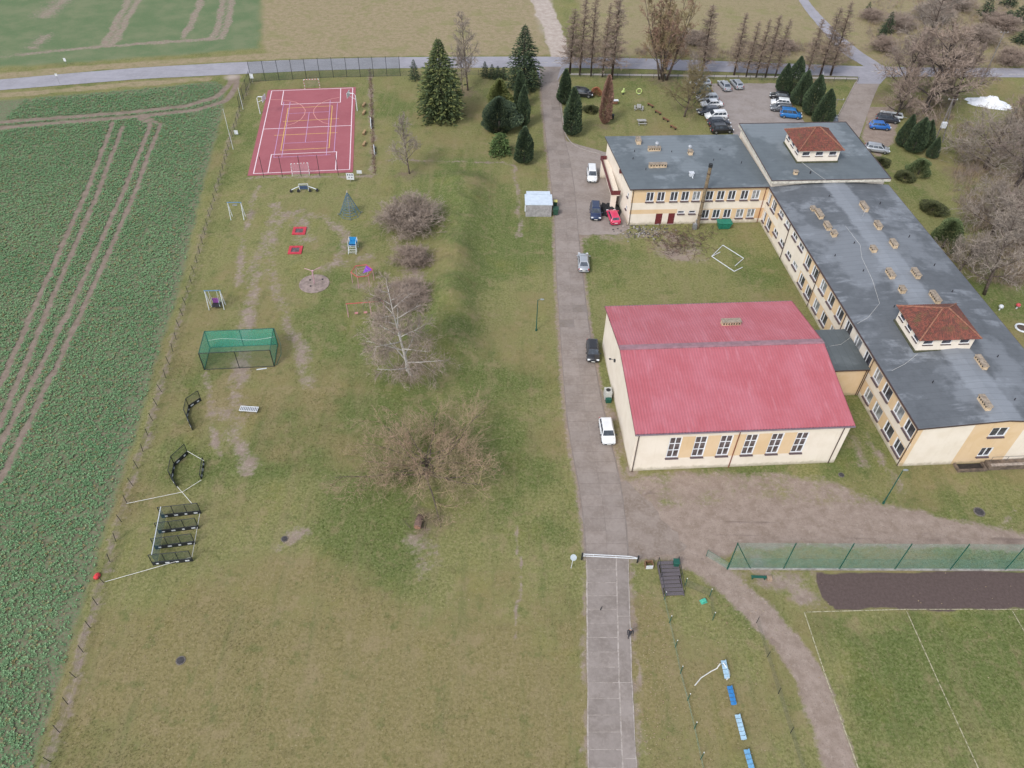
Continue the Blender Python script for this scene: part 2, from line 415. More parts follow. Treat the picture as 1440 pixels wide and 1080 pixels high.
    earth = 1 - sstep(d_poly(wx * 0.5 + x * 0.5, wy * 0.5 + y * 0.5, EARTH), -0.25, 0.3)
    for L in YRUT: earth = np.maximum(earth, 0.50 * (1 - sstep(d_line(wx * 0.3 + x * 0.7, wy * 0.3 + y * 0.7, L), 0.10, 0.55)) * np.clip(fbm(x, y, 2.6, 66.0) * 1.6 - 0.1, 0, 1))
    sand = np.maximum(1 - sstep(d_line(wx, wy, (GL(SAND_L) + GL(SAND_R)) / 2), 1.6, 3.2), 0)
    sand = np.maximum(sand, 0.5 * (1 - sstep(d_poly(wx, wy, GL([(726, -40), (748, 0), (755, 45), (778, 62), (790, 70), (770, -40)])), -1, 2)))
    c = G(326, 108); sand = np.maximum(sand, 0.7 * np.exp(-((x - c.x) ** 2 + (y - c.y) ** 2) / 6))
    dirt = np.maximum(dirt, 0.7 * wr * wheat)
    lush = np.maximum(lush * (1 - 0.6 * tan), 0)
    return dict(lush=lush, dry=dry, dirt=np.clip(dirt, 0, 1), soil=soil, rut=rut, wheat=wheat * (1 - soil), tan=np.clip(tan + verge, 0, 1), litter=np.clip(litter, 0, 1), earth=earth, sand=sand)
def set_masks(me, M):
    z = np.ones_like(M['lush'])
    for nm, ks in (('cover_a', ('lush', 'dry', 'dirt')), ('cover_b', ('soil', 'rut', 'wheat')), ('cover_c', ('tan', 'litter', 'earth')), ('cover_d', ('sand', 'sand', 'sand'))):
        a = me.attributes.new(nm, 'FLOAT_COLOR', 'POINT')
        a.data.foreach_set('color', np.stack([M[k] for k in ks] + [z], 1).astype(np.float32).ravel())

def ground_material():
    m = bpy.data.materials.new('ground_cover'); t = NT(m)
    at = {}
    for nm in 'abcd':
        a = t.n('ShaderNodeAttribute'); a.attribute_name = 'cover_' + nm
        s = t.n('ShaderNodeSeparateColor'); t.l(a.outputs['Color'], s.inputs[0]); at[nm] = s.outputs
    fine = t.noise(3.4, 3, 0.6); mid = t.noise(0.8, 6, 0.65); tiny = t.noise(9, 3, 0.6); broad = t.noise(0.16, 4, 0.6); grit = t.noise(1.9, 5, 0.7, loc=(31, 7, 0)); fleck = t.noise(6.0, 2, 0.5, loc=(3, 17, 5))
    def thr(mask, k=0.7, lo=0.35, hi=0.65, src=None):
        return t.ramp(t.math('ADD', mask, t.math('MULTIPLY', t.math('SUBTRACT', src or mid, 0.5), k)), lo, hi)
    g = t.mix(t.ramp(fine, 0.36, 0.64), P(116, 117, 72), P(139, 136, 91))
    g = t.mix(t.math('MULTIPLY', thr(at['a'][0], 0.8, 0.3, 1.1), 0.9), g, t.mix(t.ramp(fine, 0.36, 0.66), P(86, 100, 50), P(112, 122, 74)))
    g = t.mix(t.math('MULTIPLY', thr(at['a'][1], 0.7, 0.3, 1.05), 0.9), g, t.mix(t.ramp(fine, 0.36, 0.64), P(144, 131, 94), P(124, 114, 76)))
    g = t.mix(t.math('MULTIPLY', t.ramp(broad, 0.52, 0.75), 0.25), g, P(136, 130, 68))
    g = t.mix(t.math('MULTIPLY', t.ramp(grit, 0.53, 0.68), 0.38), g, P(150, 138, 108))
    g = t.mix(t.math('MULTIPLY', t.ramp(grit, 0.46, 0.32), 0.34), g, P(82, 84, 50))
    g = t.mix(t.math('MULTIPLY', t.ramp(t.noise(1.0, 5, 0.65, stretch=(0.55, 0.05, 1)), 0.5, 0.66), 0.34), g, P(140, 128, 96))
    g = t.mix(t.math('MULTIPLY', t.ramp(t.noise(1.0, 5, 0.65, stretch=(0.5, 0.06, 1), loc=(50, 9, 0)), 0.52, 0.68), 0.34), g, P(92, 104, 58))
    g = t.mix(t.math('MULTIPLY', t.ramp(fleck, 0.64, 0.72), 0.45), g, P(176, 162, 134))
    g = t.mix(t.math('MULTIPLY', t.ramp(fleck, 0.36, 0.28), 0.35), g, P(70, 70, 44))
    patch = t.noise(0.32, 5, 0.7, loc=(11, 63, 0)); patch2 = t.noise(0.42, 5, 0.7, loc=(71, 23, 0))
    g = t.mix(t.math('MULTIPLY', t.ramp(patch, 0.53, 0.66), 0.45), g, P(150, 134, 104))
    g = t.mix(t.math('MULTIPLY', t.ramp(patch2, 0.54, 0.68), 0.45), g, P(88, 102, 56))
    g = t.mix(t.math('MULTIPLY', t.ramp(patch, 0.42, 0.30), 0.4), g, P(104, 98, 66))
    tan = t.mix(t.ramp(mid, 0.35, 0.7), P(158, 142, 116), P(138, 130, 96))
    tan = t.mix(t.math('MULTIPLY', t.ramp(grit, 0.52, 0.7), 0.6), tan, P(120, 104, 84))
    tan = t.mix(t.math('MULTIPLY', t.ramp(fine, 0.56, 0.7), 0.5), tan, P(184, 164, 134))
    tan = t.mix(t.math('MULTIPLY', t.ramp(broad, 0.5, 0.68), 0.5), tan, P(128, 130, 82))
    g = t.mix(thr(at['c'][0], 0.6, 0.25, 0.9), g, tan)
    wh = t.mix(t.ramp(broad, 0.35, 0.7), P(96, 118, 82), P(118, 128, 96))
    wh = t.mix(t.math('MULTIPLY', t.ramp(fine, 0.45, 0.7), 0.5), wh, P(130, 122, 100))
    g = t.mix(at['b'][2], g, wh)
    g = t.mix(t.math('MULTIPLY', thr(at['c'][1], 1.0, 0.35, 0.95), 0.85), g, t.mix(t.ramp(tiny, 0.4, 0.65), P(108, 90, 82), P(146, 126, 110)))
    d = t.mix(t.ramp(mid, 0.3, 0.7), P(162, 146, 135), P(140, 124, 112))
    d = t.mix(t.math('MULTIPLY', t.ramp(grit, 0.52, 0.72), 0.6), d, P(174, 160, 149))
    d = t.mix(t.math('MULTIPLY', t.ramp(tiny, 0.55, 0.75), 0.45), d, P(98, 86, 78))
    dm = t.math('ADD', at['a'][2], t.math('ADD', t.math('MULTIPLY', t.math('SUBTRACT', mid, 0.5), 0.9), t.math('MULTIPLY', t.math('SUBTRACT', grit, 0.5), 1.0)))
    g = t.mix(t.ramp(dm, 0.3, 0.85), g, d)
    so = t.mix(t.ramp(fine, 0.35, 0.65), P(134, 120, 104), P(106, 100, 80))
    so = t.mix(t.ramp(t.math('ADD', t.math('MULTIPLY', tiny, 0.6), t.math('MULTIPLY', grit, 0.4)), 0.40, 0.56), t.mix(t.ramp(mid, 0.4, 0.65), P(92, 126, 86), P(106, 136, 98)), so)
    g = t.mix(at['b'][0], g, so)
    g = t.mix(t.ramp(at['b'][1], 0.2, 0.8), g, t.mix(t.ramp(mid, 0.3, 0.7), P(146, 131, 119), P(124, 110, 98)))
    g = t.mix(thr(at['d'][0], 0.5, 0.3, 0.8), g, t.mix(t.ramp(mid, 0.3, 0.7), P(190, 178, 168), P(168, 154, 144)))
    g = t.mix(t.ramp(at['c'][2], 0.3, 0.7), g, t.mix(t.ramp(fine, 0.3, 0.7), P(100, 86, 83), P(90, 77, 74)))
    g = t.mix(t.math('MULTIPLY', t.ramp(tiny, 0.52, 0.8), 0.28), g, P(64, 60, 44))
    t.l(g, t.bsdf.inputs['Base Color'])
    t.bsdf.inputs['Roughness'].default_value = 0.95
    t.bsdf.inputs['Specular IOR Level'].default_value = 0.15
    t.bump(t.math('ADD', grit, t.math('MULTIPLY', tiny, 0.5)), 0.4, 0.08)
    return m
M_GROUND = ground_material()
def axis(lo, hi, step, far):
    a = list(np.arange(lo, hi + step / 2, step)); s = step
    while a[-1] < far: s *= 1.5; a.append(a[-1] + s)
    s = step
    while a[0] > -far: s *= 1.5; a.insert(0, a[0] - s)
    return np.array(a)
gx = axis(-100, 112, 0.5, 2500)
gy = list(np.arange(16, 130, 0.45)) + list(np.arange(130, 262, 0.9))
s = 0.9
while gy[-1] < 3000: s *= 1.5; gy.append(gy[-1] + s)
s = 0.45
while gy[0] > -800: s *= 1.7; gy.insert(0, gy[0] - s)
gy = np.array(gy)
XX, YY = np.meshgrid(gx, gy)
fx, fy = XX.ravel(), YY.ravel()
nx, ny = len(gx), len(gy)
idx = np.arange(nx * ny).reshape(ny, nx)
quads = np.stack([idx[:-1, :-1], idx[:-1, 1:], idx[1:, 1:], idx[1:, :-1]], -1).reshape(-1, 4)
def mesh_np(name, co, faces, k, mats, smooth=False):
    me = bpy.data.meshes.new(name)
    me.vertices.add(len(co)); me.vertices.foreach_set('co', co.astype(np.float32).ravel())
    me.loops.add(faces.size); me.loops.foreach_set('vertex_index', faces.astype(np.int32).ravel())
    me.polygons.add(len(faces)); me.polygons.foreach_set('loop_start', np.arange(0, faces.size, k, dtype=np.int32))
    for m in mats: me.materials.append(m)
    if smooth: me.polygons.foreach_set('use_smooth', np.ones(len(faces), bool))
    me.update(calc_edges=True)
    return me
gme = mesh_np('ground', np.stack([fx, fy, ground_z(fx, fy)], 1), quads, 4, [M_GROUND], True)
set_masks(gme, masks(fx, fy))
ground = struct(link(gme, 'ground'))

# ------------------------------------------------------------------ grass: tufts of blades over the lawns
def hard_mask(x, y, pad=0.0):
    h = np.zeros(x.shape, bool)
    for q in HARD:
        lo, hi = q.min(0) - 1, q.max(0) + 1
        s_ = (x > lo[0]) & (x < hi[0]) & (y > lo[1]) & (y < hi[1])
        if s_.any():
            r_ = np.zeros(x.shape, bool); r_[s_] = d_poly(x[s_], y[s_], q) < pad; h |= r_
    return h
def scatter(n, y0, y1, seed):
    rs = np.random.RandomState(seed)
    y = y0 + (y1 - y0) * rs.rand(n)
    hw = 0.70 * (y * 0.72 + 51) + 6
    x = (rs.rand(n) * 2 - 1) * hw
    return x, y, rs
def grass_mesh(n, y0, y1, seed, hgt):
    x, y, rs = scatter(n, y0, y1, seed)
    M = masks(x, y)
    clump = fbm(x, y, 1.4, 31.0)
    keep = (M['dirt'] < 0.30 + 0.2 * rs.rand(len(x))) & (M['soil'] < 0.3) & (M['earth'] < 0.3) & (M['sand'] < 0.3) & (M['wheat'] < 0.5) & (M['rut'] < 0.3) & (clump + 0.6 * rs.rand(len(x)) > 0.5)
    keep &= ~hard_mask(x, y, -0.12)
    x, y = x[keep], y[keep]
    M = {k: v[keep] for k, v in M.items()}
    n = len(x); nb = 4
    z = ground_z(x, y)
    co = np.zeros((n, nb, 3, 3)); a0 = rs.rand(n) * 6.28
    for b in range(nb):
        a = a0 + b * 6.28 / nb + rs.rand(n)
        h = hgt * (0.5 + rs.rand(n)) * (0.6 + 0.8 * M['lush']); sp = h * (0.5 + 0.9 * rs.rand(n)); w = 0.012 + 0.012 * rs.rand(n)
        co[:, b, 0] = np.stack([x - np.sin(a) * w, y + np.cos(a) * w, z - 0.02], 1)
        co[:, b, 1] = np.stack([x + np.sin(a) * w, y - np.cos(a) * w, z - 0.02], 1)
        co[:, b, 2] = np.stack([x + np.cos(a) * sp, y + np.sin(a) * sp, z + h], 1)
    me = mesh_np('grass', co.reshape(-1, 3), np.arange(n * nb * 3).reshape(-1, 3), 3, [M_GROUND])
    rep = nb * 3
    jit = (rs.rand(n) - 0.5)
    M['lush'] = np.clip(M['lush'] + jit * 0.35, 0, 1); M['dry'] = np.clip(M['dry'] - jit * 0.4, 0, 1)
    set_masks(me, {k: np.repeat(v, rep) for k, v in M.items()})
    return me
go = tag(stuff(link(grass_mesh(150000, 18, 75, 3, 0.07), 'grass')), 'short winter grass and moss over the near lawns and sports pitch', 'grass')
go = tag(stuff(link(grass_mesh(80000, 75, 240, 4, 0.13), 'grass')), 'rough pale grass over the far lawns, verges and meadows', 'grass')

# ------------------------------------------------------------------ fallen leaves and pale litter on the grass
def leaf_litter(n, seed):
    rs = np.random.RandomState(seed); pts = []
    spots = [((905, 850), 2.2, 0.10), ((915, 920), 2.0, 0.09), ((905, 1010), 2.4, 0.10), ((1040, 870), 3.0, 0.06), ((600, 730), 6, 0.08), ((580, 520), 6, 0.07), ((560, 160), 5, 0.08), ((705, 190), 5, 0.05), ((640, 170), 8, 0.05), ((1010, 1020), 5, 0.06), ((720, 470), 7, 0.04), ((380, 300), 8, 0.04), ((400, 270), 5, 0.03), ((1280, 830), 7, 0.03), ((1330, 1000), 10, 0.02), ((160, 900), 4, 0.04), ((300, 650), 12, 0.04), ((1340, 700), 6, 0.03), ((450, 900), 16, 0.05)]
    for p, r, sh in spots:
        c = G(*p); k = int(n * sh); pts.append(np.stack([c.x + rs.randn(k) * r, c.y + rs.randn(k) * r], 1))
    q = np.vstack(pts); q = q[~hard_mask(q[:, 0], q[:, 1], 0.05)]; k = len(q); z = ground_z(q[:, 0], q[:, 1]) + 0.03
    a = rs.rand(k) * 6.28; s_ = 0.03 + 0.06 * rs.rand(k) ** 2; co = np.zeros((k, 4, 3))
    for i in range(4):
        t_ = a + i * 1.5708; co[:, i] = np.stack([q[:, 0] + np.cos(t_) * s_, q[:, 1] + np.sin(t_) * s_ * 0.7, z + 0.02 * (i % 2)], 1)
    me = mesh_np('fallen_leaves', co.reshape(-1, 3), np.arange(k * 4).reshape(-1, 4), 4, [mat('pale_leaf', P(182, 164, 134), 0.9, 0.3, 0.7, col2=P(146, 118, 92))])
    return me
tag(stuff(link(leaf_litter(2600, 9), 'fallen_leaves')), 'pale fallen leaves and scraps scattered over the lawns', 'leaves')

# ------------------------------------------------------------------ crop: leafy rosettes in the field left of the fence
def crop_mesh(n, seed):
    rs = np.random.RandomState(seed)
    lo, hi = CROP.min(0), CROP.max(0)
    y = 20 + (168 - 20) * rs.rand(n); x = -100 + 105 * rs.rand(n)
    hw = 0.70 * (y * 0.72 + 51) + 5
    M = masks(x, y)
    gap = fbm(x, y, 5.0, 41.0)
    edge = sstep(-d_poly(x, y, CROP), 0.0, 3.0)
    keep = (x > -hw) & (M['soil'] > 0.7) & (M['rut'] < 0.12) & (rs.rand(n) < 0.25 + 0.75 * edge) & (gap + 0.9 * rs.rand(n) > 0.42)
    x, y = x[keep], y[keep]; n = len(x)
    nl = 4
    col = np.zeros((n, 1)); co = np.zeros((n, nl, 4, 3)); a0 = rs.rand(n) * 6.28; sz = 0.14 + 0.11 * rs.rand(n)
    for b in range(nl):
        a = a0 + b * 6.28 / nl + 0.5 * rs.rand(n); L = sz * (0.7 + 0.5 * rs.rand(n)); w = L * 0.36; h = 0.05 + 0.16 * rs.rand(n)
        c, s_ = np.cos(a), np.sin(a)
        co[:, b, 0] = np.stack([x, y, 0 * x + 0.02], 1)
        co[:, b, 1] = np.stack([x + c * L * 0.6 + s_ * w, y + s_ * L * 0.6 - c * w, h], 1)
        co[:, b, 2] = np.stack([x + c * L, y + s_ * L, h * 0.75], 1)
        co[:, b, 3] = np.stack([x + c * L * 0.6 - s_ * w, y + s_ * L * 0.6 + c * w, h * 1.05], 1)
    m = bpy.data.materials.new('crop_leaf'); t = NT(m)
    a = t.n('ShaderNodeAttribute'); a.attribute_name = 'tone'
    s_ = t.n('ShaderNodeSeparateColor'); t.l(a.outputs['Color'], s_.inputs[0])
    c = t.mix(s_.outputs[0], P(96, 138, 90), P(122, 154, 108))
    c = t.mix(t.ramp(s_.outputs[1], 0.86, 0.97), c, P(140, 128, 84))
    t.l(c, t.bsdf.inputs['Base Color']); t.bsdf.inputs['Roughness'].default_value = 0.6
    me = mesh_np('crop_plants', co.reshape(-1, 3), np.arange(n * nl * 4).reshape(-1, 4), 4, [m])
    at = me.attributes.new('tone', 'FLOAT_COLOR', 'POINT')
    r0 = np.clip(0.5 + (fbm(x, y, 9, 45.0) - 0.5) * 1.2 + (rs.rand(n) - 0.5) * 0.5, 0, 1); r1 = rs.rand(n)
    at.data.foreach_set('color', np.repeat(np.stack([r0, r1, r0, r0 * 0 + 1], 1), nl * 4, 0).astype(np.float32).ravel())
    return me
tag(stuff(link(crop_mesh(190000, 12), 'crop_plants')), 'green leafy crop growing left of the wire fence', 'crop')

# ================================================================== roads, drive, path, court
def resample(pts, step):
    p = np.array(pts, float); seg = np.hypot(*np.diff(p, axis=0).T); s_ = np.concatenate([[0], np.cumsum(seg)])
    n = max(2, int(s_[-1] / step) + 1); q = np.linspace(0, s_[-1], n)
    return np.stack([np.interp(q, s_, p[:, 0]), np.interp(q, s_, p[:, 1])], 1)
def smooth_pts(pts, step=1.0, it=3):
    p = resample(pts, step)
    for _ in range(it * 4):
        q = p.copy(); q[1:-1] = (p[:-2] + 2 * p[1:-1] + p[2:]) / 4; p = q
    return p
def strip(name, l, r, m, z, jit=0.12, step=0.8, cols=4):
    a, b = smooth_pts(GL(l), step), smooth_pts(GL(r), step)
    n = max(len(a), len(b))
    rs = np.linspace(0, 1, n)
    f = lambda p: np.stack([np.interp(rs, np.linspace(0, 1, len(p)), p[:, i]) for i in (0, 1)], 1)
    a, b = f(a), f(b)
    a = a + (fbm(a[:, 0], a[:, 1], 0.9, 50)[:, None] - 0.5) * jit * 2; b = b + (fbm(b[:, 0], b[:, 1], 0.9, 60)[:, None] - 0.5) * jit * 2
    mb = MB()
    for i in range(n - 1):
        mb.face([(*a[i], z), (*b[i], z), (*b[i + 1], z), (*a[i + 1], z)])
    o = mb.build(name, m)
    bm = bmesh.new(); bm.from_mesh(o.data); bmesh.ops.remove_doubles(bm, verts=bm.verts, dist=1e-4)
    for fc in bm.faces:
        if fc.normal.z < 0: fc.normal_flip()
    bm.to_mesh(o.data); bm.free()
    return o
def sheet(name, pts, m, z, jit=0.12, parent=None):
    p = resample(np.vstack([pts, pts[:1]]), 0.8)[:-1]
    p = p + np.stack([fbm(p[:, 0], p[:, 1], 0.9, 70) - 0.5, fbm(p[:, 0], p[:, 1], 0.9, 80) - 0.5], 1) * jit * 2
    mb = MB(); mb.face([(*q, z) for q in p]); o = mb.build(name, m, parent)
    if o.data.polygons[0].normal.z < 0: o.data.flip_normals()
    return o
def surf(name, c1, c2, c3, sc=0.5, rough=0.9, streak=None, bump=0.3):
    m = bpy.data.materials.new(name); t = NT(m, True)
    big = t.ramp(t.noise(sc, 5, 0.65), 0.35, 0.65); mid = t.ramp(t.noise(sc * 6, 5, 0.7), 0.42, 0.7); fine = t.noise(30, 3, 0.6)
    c = t.mix(big, c1, c2)
    c = t.mix(t.math('MULTIPLY', mid, 0.55), c, c3)
    if streak: c = t.mix(t.math('MULTIPLY', t.ramp(t.noise(1.0, 4, 0.6, stretch=streak), 0.5, 0.75), 0.5), c, tuple(x * 0.72 for x in c1[:3]) + (1,))
    c = t.mix(t.math('MULTIPLY', t.ramp(fine, 0.5, 0.8), 0.25), c, tuple(x * 0.5 for x in c1[:3]) + (1,))
    t.l(c, t.bsdf.inputs['Base Color']); t.bsdf.inputs['Roughness'].default_value = rough
    t.bsdf.inputs['Specular IOR Level'].default_value = 0.3
    t.bump(fine, bump, 0.02)
    return m
M_ASPH = surf('asphalt', P(160, 158, 166), P(148, 146, 153), P(168, 165, 170), 0.25, streak=(0.08, 1.2, 1))
M_CONC = surf('old_concrete', P(156, 145, 138), P(141, 129, 121), P(167, 156, 148), 0.35)
M_LOT = surf('gravel_lot', P(158, 149, 145), P(144, 134, 128), P(166, 157, 153), 0.3)
M_COURTM = surf('court_rubber', P(164, 95, 102), P(156, 89, 96), P(168, 102, 108), 0.12, 0.85, bump=0.1)
M_WHITE = mat('white_paint', P(238, 236, 234), 0.7, 0.1, 4)
M_LWHITE = mat('worn_line_paint', P(220, 214, 205), 0.9, 0.35, 1.5)
struct(strip('road', ROAD_T, ROAD_B, M_ASPH, 0.030))
struct(strip('road', FAR_L, FAR_R, M_ASPH, 0.022))
struct(strip('road', [(756, 92), (750, 97), (757, 104), (759, 112)], [(796, 92), (800, 97), (788, 104), (784, 113)], M_ASPH, 0.036))
struct(strip('road', [(1206, 104), (1208, 110), (1205, 118)], [(1252, 104), (1244, 110), (1238, 118)], M_ASPH, 0.036))
struct(strip('sidewalk', [(803, 103.4), (900, 104.6), (1050, 106.4), (1205, 109.5)], [(802, 105.6), (900, 107), (1050, 109), (1206, 112)], surf('sidewalk_slabs', P(186, 178, 172), P(170, 164, 158), P(196, 188, 184), 0.5), 0.05, 0.05))
drive2 = struct(strip('drive', RD2_L, RD2_R, M_CONC, 0.028))
struct(sheet('parking_lot', LOT, M_LOT, 0.020, 0.35))
struct(sheet('forecourt', FORE, M_CONC, 0.016, 0.3))
drive = struct(strip('drive', DRIVE_L, DRIVE_R, surf('drive_joint_sand', P(138, 128, 122), P(128, 117, 108), P(146, 136, 130), 0.6), 0.024))
path = struct(strip('path', PATH_L, PATH_R, surf('path_joint_sand', P(182, 172, 165), P(146, 136, 128), P(194, 184, 176), 1.6), 0.024))
def slab_material(name, c1, c2, c3):
    m = surf(name, c1, c2, c3, 0.45)
    nt = m.node_tree; bs = [n for n in nt.nodes if n.type == 'BSDF_PRINCIPLED'][0]
    src = bs.inputs['Base Color'].links[0].from_socket
    oi = nt.nodes.new('ShaderNodeObjectInfo'); mr = nt.nodes.new('ShaderNodeMapRange')
    mr.inputs[3].default_value = 0.93; mr.inputs[4].default_value = 1.04
    nt.links.new(oi.outputs['Random'], mr.inputs[0])
    mx = nt.nodes.new('ShaderNodeMix'); mx.data_type = 'RGBA'; mx.blend_type = 'MULTIPLY'; mx.inputs[0].default_value = 1.0
    cb = nt.nodes.new('ShaderNodeCombineColor')
    for i in range(3): nt.links.new(mr.outputs[0], cb.inputs[i])
    nt.links.new(src, mx.inputs[6]); nt.links.new(cb.outputs[0], mx.inputs[7]); nt.links.new(mx.outputs[2], bs.inputs['Base Color'])
    return m
M_SLAB = slab_material('drive_slab', P(152, 141, 134), P(138, 126, 118), P(162, 151, 143))
M_PSLAB = slab_material('path_slab', P(150, 140, 134), P(134, 124, 117), P(162, 152, 145))
def slabs(l, r, row, splits, m, parent, gap, seed, ztop, skip=0.0, tmax=1.0):
    rng = random.Random(seed)
    a, b = smooth_pts(GL(l), 0.5), smooth_pts(GL(r), 0.5)
    n = int(np.hypot(*np.diff(a, axis=0).T).sum() / row)
    q = np.linspace(0, 1, n + 1)
    f = lambda p: np.stack([np.interp(q, np.linspace(0, 1, len(p)), p[:, i]) for i in (0, 1)], 1)
    a, b = f(a), f(b)
    for i in range(int(n * tmax)):
        for s0, s1 in zip(splits[:-1], splits[1:]):
            if rng.random() < skip: continue
            W = np.hypot(*(b[i] - a[i])); g = gap / W; gl = gap / row
            jz = rng.uniform(-0.006, 0.006)
            pt = lambda s_, t_: (a[i] * (1 - t_) + a[i + 1] * t_) * (1 - s_) + (b[i] * (1 - t_) + b[i + 1] * t_) * s_
            c = [pt(s0 + g + rng.uniform(0, g), gl), pt(s1 - g, gl + rng.uniform(0, gl)), pt(s1 - g - rng.uniform(0, g), 1 - gl), pt(s0 + g, 1 - gl)]
            area = sum(c[k][0] * c[(k + 1) % 4][1] - c[(k + 1) % 4][0] * c[k][1] for k in range(4))
            if area < 0: c = c[::-1]
            ctr = sum(c) / 4
            mb = MB(); mb.prism([p - ctr for p in c], 0.0, ztop + jz - 0.026 + 0.0)
            mb.build('slab', m, parent, loc=(ctr[0], ctr[1], 0.026))
slabs(DRIVE_L, DRIVE_R, 1.62, (0.02, 0.5, 0.97), M_SLAB, drive, 0.008, 1, 0.046, 0.02)
slabs(PATH_L, PATH_R, 1.5, (0.02, 0.70), M_PSLAB, path, 0.032, 2, 0.044, 0.0)
slabs(PATH_L, PATH_R, 6.0, (0.715, 0.985), M_PSLAB, path, 0.03, 3, 0.040, 0.0)
struct(sheet('apron', GL([(812, 676), (880, 676), (905, 700), (935, 735), (965, 765), (950, 780), (884, 787), (824, 787)]), surf('broken_concrete', P(148, 135, 126), P(128, 114, 103), P(164, 151, 141), 0.5), 0.012, 0.7))
# lane dashes
for a, b in (((746, 88), (756, 88)), ((762, 88), (770, 88)), ((776, 88), (786, 88)), ((868, 89.5), (900, 90)), ((990, 93), (1008, 94)), ((1225, 101), (1252, 101.5)), ((1330, 102.5), (1352, 103)), ((1390, 104), (1412, 104.4)), ((1418, 104.5), (1450, 105))):
    p, q = G(*a), G(*b); n = Vector((-(q - p).y, (q - p).x, 0)).normalized() * 0.09
    o = MB().face([p - n, q - n, q + n, p + n]).build('lane_marking', M_LWHITE, None)
    o.location.z = 0.041; struct(o)

# sports court
court = struct(sheet('sports_court', GL(COURT_PX), M_COURTM, 0.034, 0.03))
def zc(x, y): return G(340 + x / 5.143, 60 + y / 5.143)
def ribbon(pts, w, m, z, name='court_line', parent=None):
    mb = MB()
    pts = [Vector((p.x, p.y, 0)) for p in pts]
    for i, (p, q) in enumerate(zip(pts[:-1], pts[1:])):
        d = (q - p).normalized(); n = Vector((-d.y, d.x, 0)) * w / 2; e = d * w / 2 * (1 if len(pts) == 2 else 0.15)
        mb.face([(*(p - n - e)[:2], z), (*(q - n + e)[:2], z), (*(q + n + e)[:2], z), (*(p + n - e)[:2], z)])
    return mb.build(name, m, parent)
M_YEL = mat('yellow_line', P(236, 196, 110), 0.8, 0.1); M_LAV = mat('lavender_line', P(206, 166, 208), 0.8, 0.1); M_PEA = mat('peach_line', P(236, 170, 160), 0.8, 0.1); M_CWH = mat('court_white', P(246, 226, 232), 0.8, 0.06)
zz = 0.038
for seg in ([(85, 948), (780, 918)], [(780, 918), (803, 328)], [(803, 328), (217, 350)], [(217, 350), (85, 948)], [(163, 626), (790, 600)], [(190, 943), (215, 810)], [(215, 810), (686, 790)], [(686, 790), (678, 920)], [(303, 350), (287, 450)], [(287, 450), (713, 432)], [(713, 432), (716, 332)]):
    ribbon([zc(*p) for p in seg], 0.15, M_CWH, zz, parent=court); zz += 0.0006
for seg in ([(283, 780), (632, 762)], [(632, 762), (655, 458)], [(655, 458), (335, 475)], [(335, 475), (283, 780)], [(238, 672), (690, 652)], [(300, 572), (700, 550)]):
    ribbon([zc(*p) for p in seg], 0.12, M_YEL, zz, parent=court); zz += 0.0006
for seg in ([(232, 830), (305, 430)], [(290, 825), (350, 430)], [(612, 815), (640, 420)], [(668, 790), (692, 440)], [(232, 832), (640, 812)], [(305, 730), (612, 715)], [(335, 515), (632, 500)], [(460, 720), (488, 505)]):
    ribbon([zc(*p) for p in seg], 0.10, M_LAV, zz, parent=court); zz += 0.0006
for arc in ([(210, 414), (270, 414), (330, 420), (390, 432), (435, 455), (460, 490), (455, 520), (430, 555), (380, 585), (320, 602)], [(705, 398), (650, 408), (600, 425), (550, 452), (522, 485), (520, 515), (540, 550), (590, 580), (640, 592)]):
    ribbon([zc(*p) for p in arc], 0.11, M_PEA, zz, parent=court); zz += 0.0006
# football pitch lines, worn
def faded():
    m = bpy.data.materials.new('faded_pitch_line'); t = NT(m)
    t.bsdf.inputs['Base Color'].default_value = P(182, 175, 146); t.bsdf.inputs['Roughness'].default_value = 0.95
    tr = t.n('ShaderNodeBsdfTransparent'); mx = t.n('ShaderNodeMixShader')
    f = t.ramp(t.noise(2.5, 6, 0.8), 0.34, 0.56)
    t.l(f, mx.inputs[0]); t.l(tr.outputs[0], mx.inputs[1]); t.l(t.bsdf.outputs[0], mx.inputs[2]); t.l(mx.outputs[0], t.out.inputs['Surface'])
    return m
M_FADE = faded()
for p, w in (([(1131, 861), (1164, 960), (1212, 1095)], 0.11), ([(1131, 861), (1200, 859), (1275, 857)], 0.10), ([(1275, 860), (1320, 960), (1380, 1090)], 0.10), ([(1424, 860), (1450, 905)], 0.09), ([(1275, 857), (1440, 857)], 0.08)):
    struct(ribbon([G(*q) for q in p], w, M_FADE, 0.03, 'pitch_line'))

# kerb stones along the garden lawn and the right-hand drive
def kerb(px, m, h=0.13, step=1.0):
    p = smooth_pts(GL(px), 0.5, 2); p = resample(p, step); root = struct(MB().face([(*q, 0.012) for q in (p[0], p[0] + 0.01, p[1])]).build('kerb', m))
    me = None
    for a, b in zip(p[:-1], p[1:]):
        d = b - a; L = float(np.hypot(*d))
        if me is None:
            o = MB().box((0, 0, h / 2), (L - 0.02, 0.14, h)).build('kerb_stone', m, root); me = o.data
        else: o = link(me, 'kerb_stone', root)
        o.location = ((a[0] + b[0]) / 2, (a[1] + b[1]) / 2, 0.0); o.rotation_euler = (0, 0, math.atan2(d[1], d[0]))
M_KERB = surf('kerb_concrete_old', P(168, 160, 154), P(150, 141, 134), P(178, 170, 164), 0.6)
kerb([(785, 116), (789, 150), (794, 188), (803, 202), (820, 211), (848, 218)], M_KERB); kerb([(1203, 116), (1192, 137), (1180, 160), (1168, 182)], M_KERB)
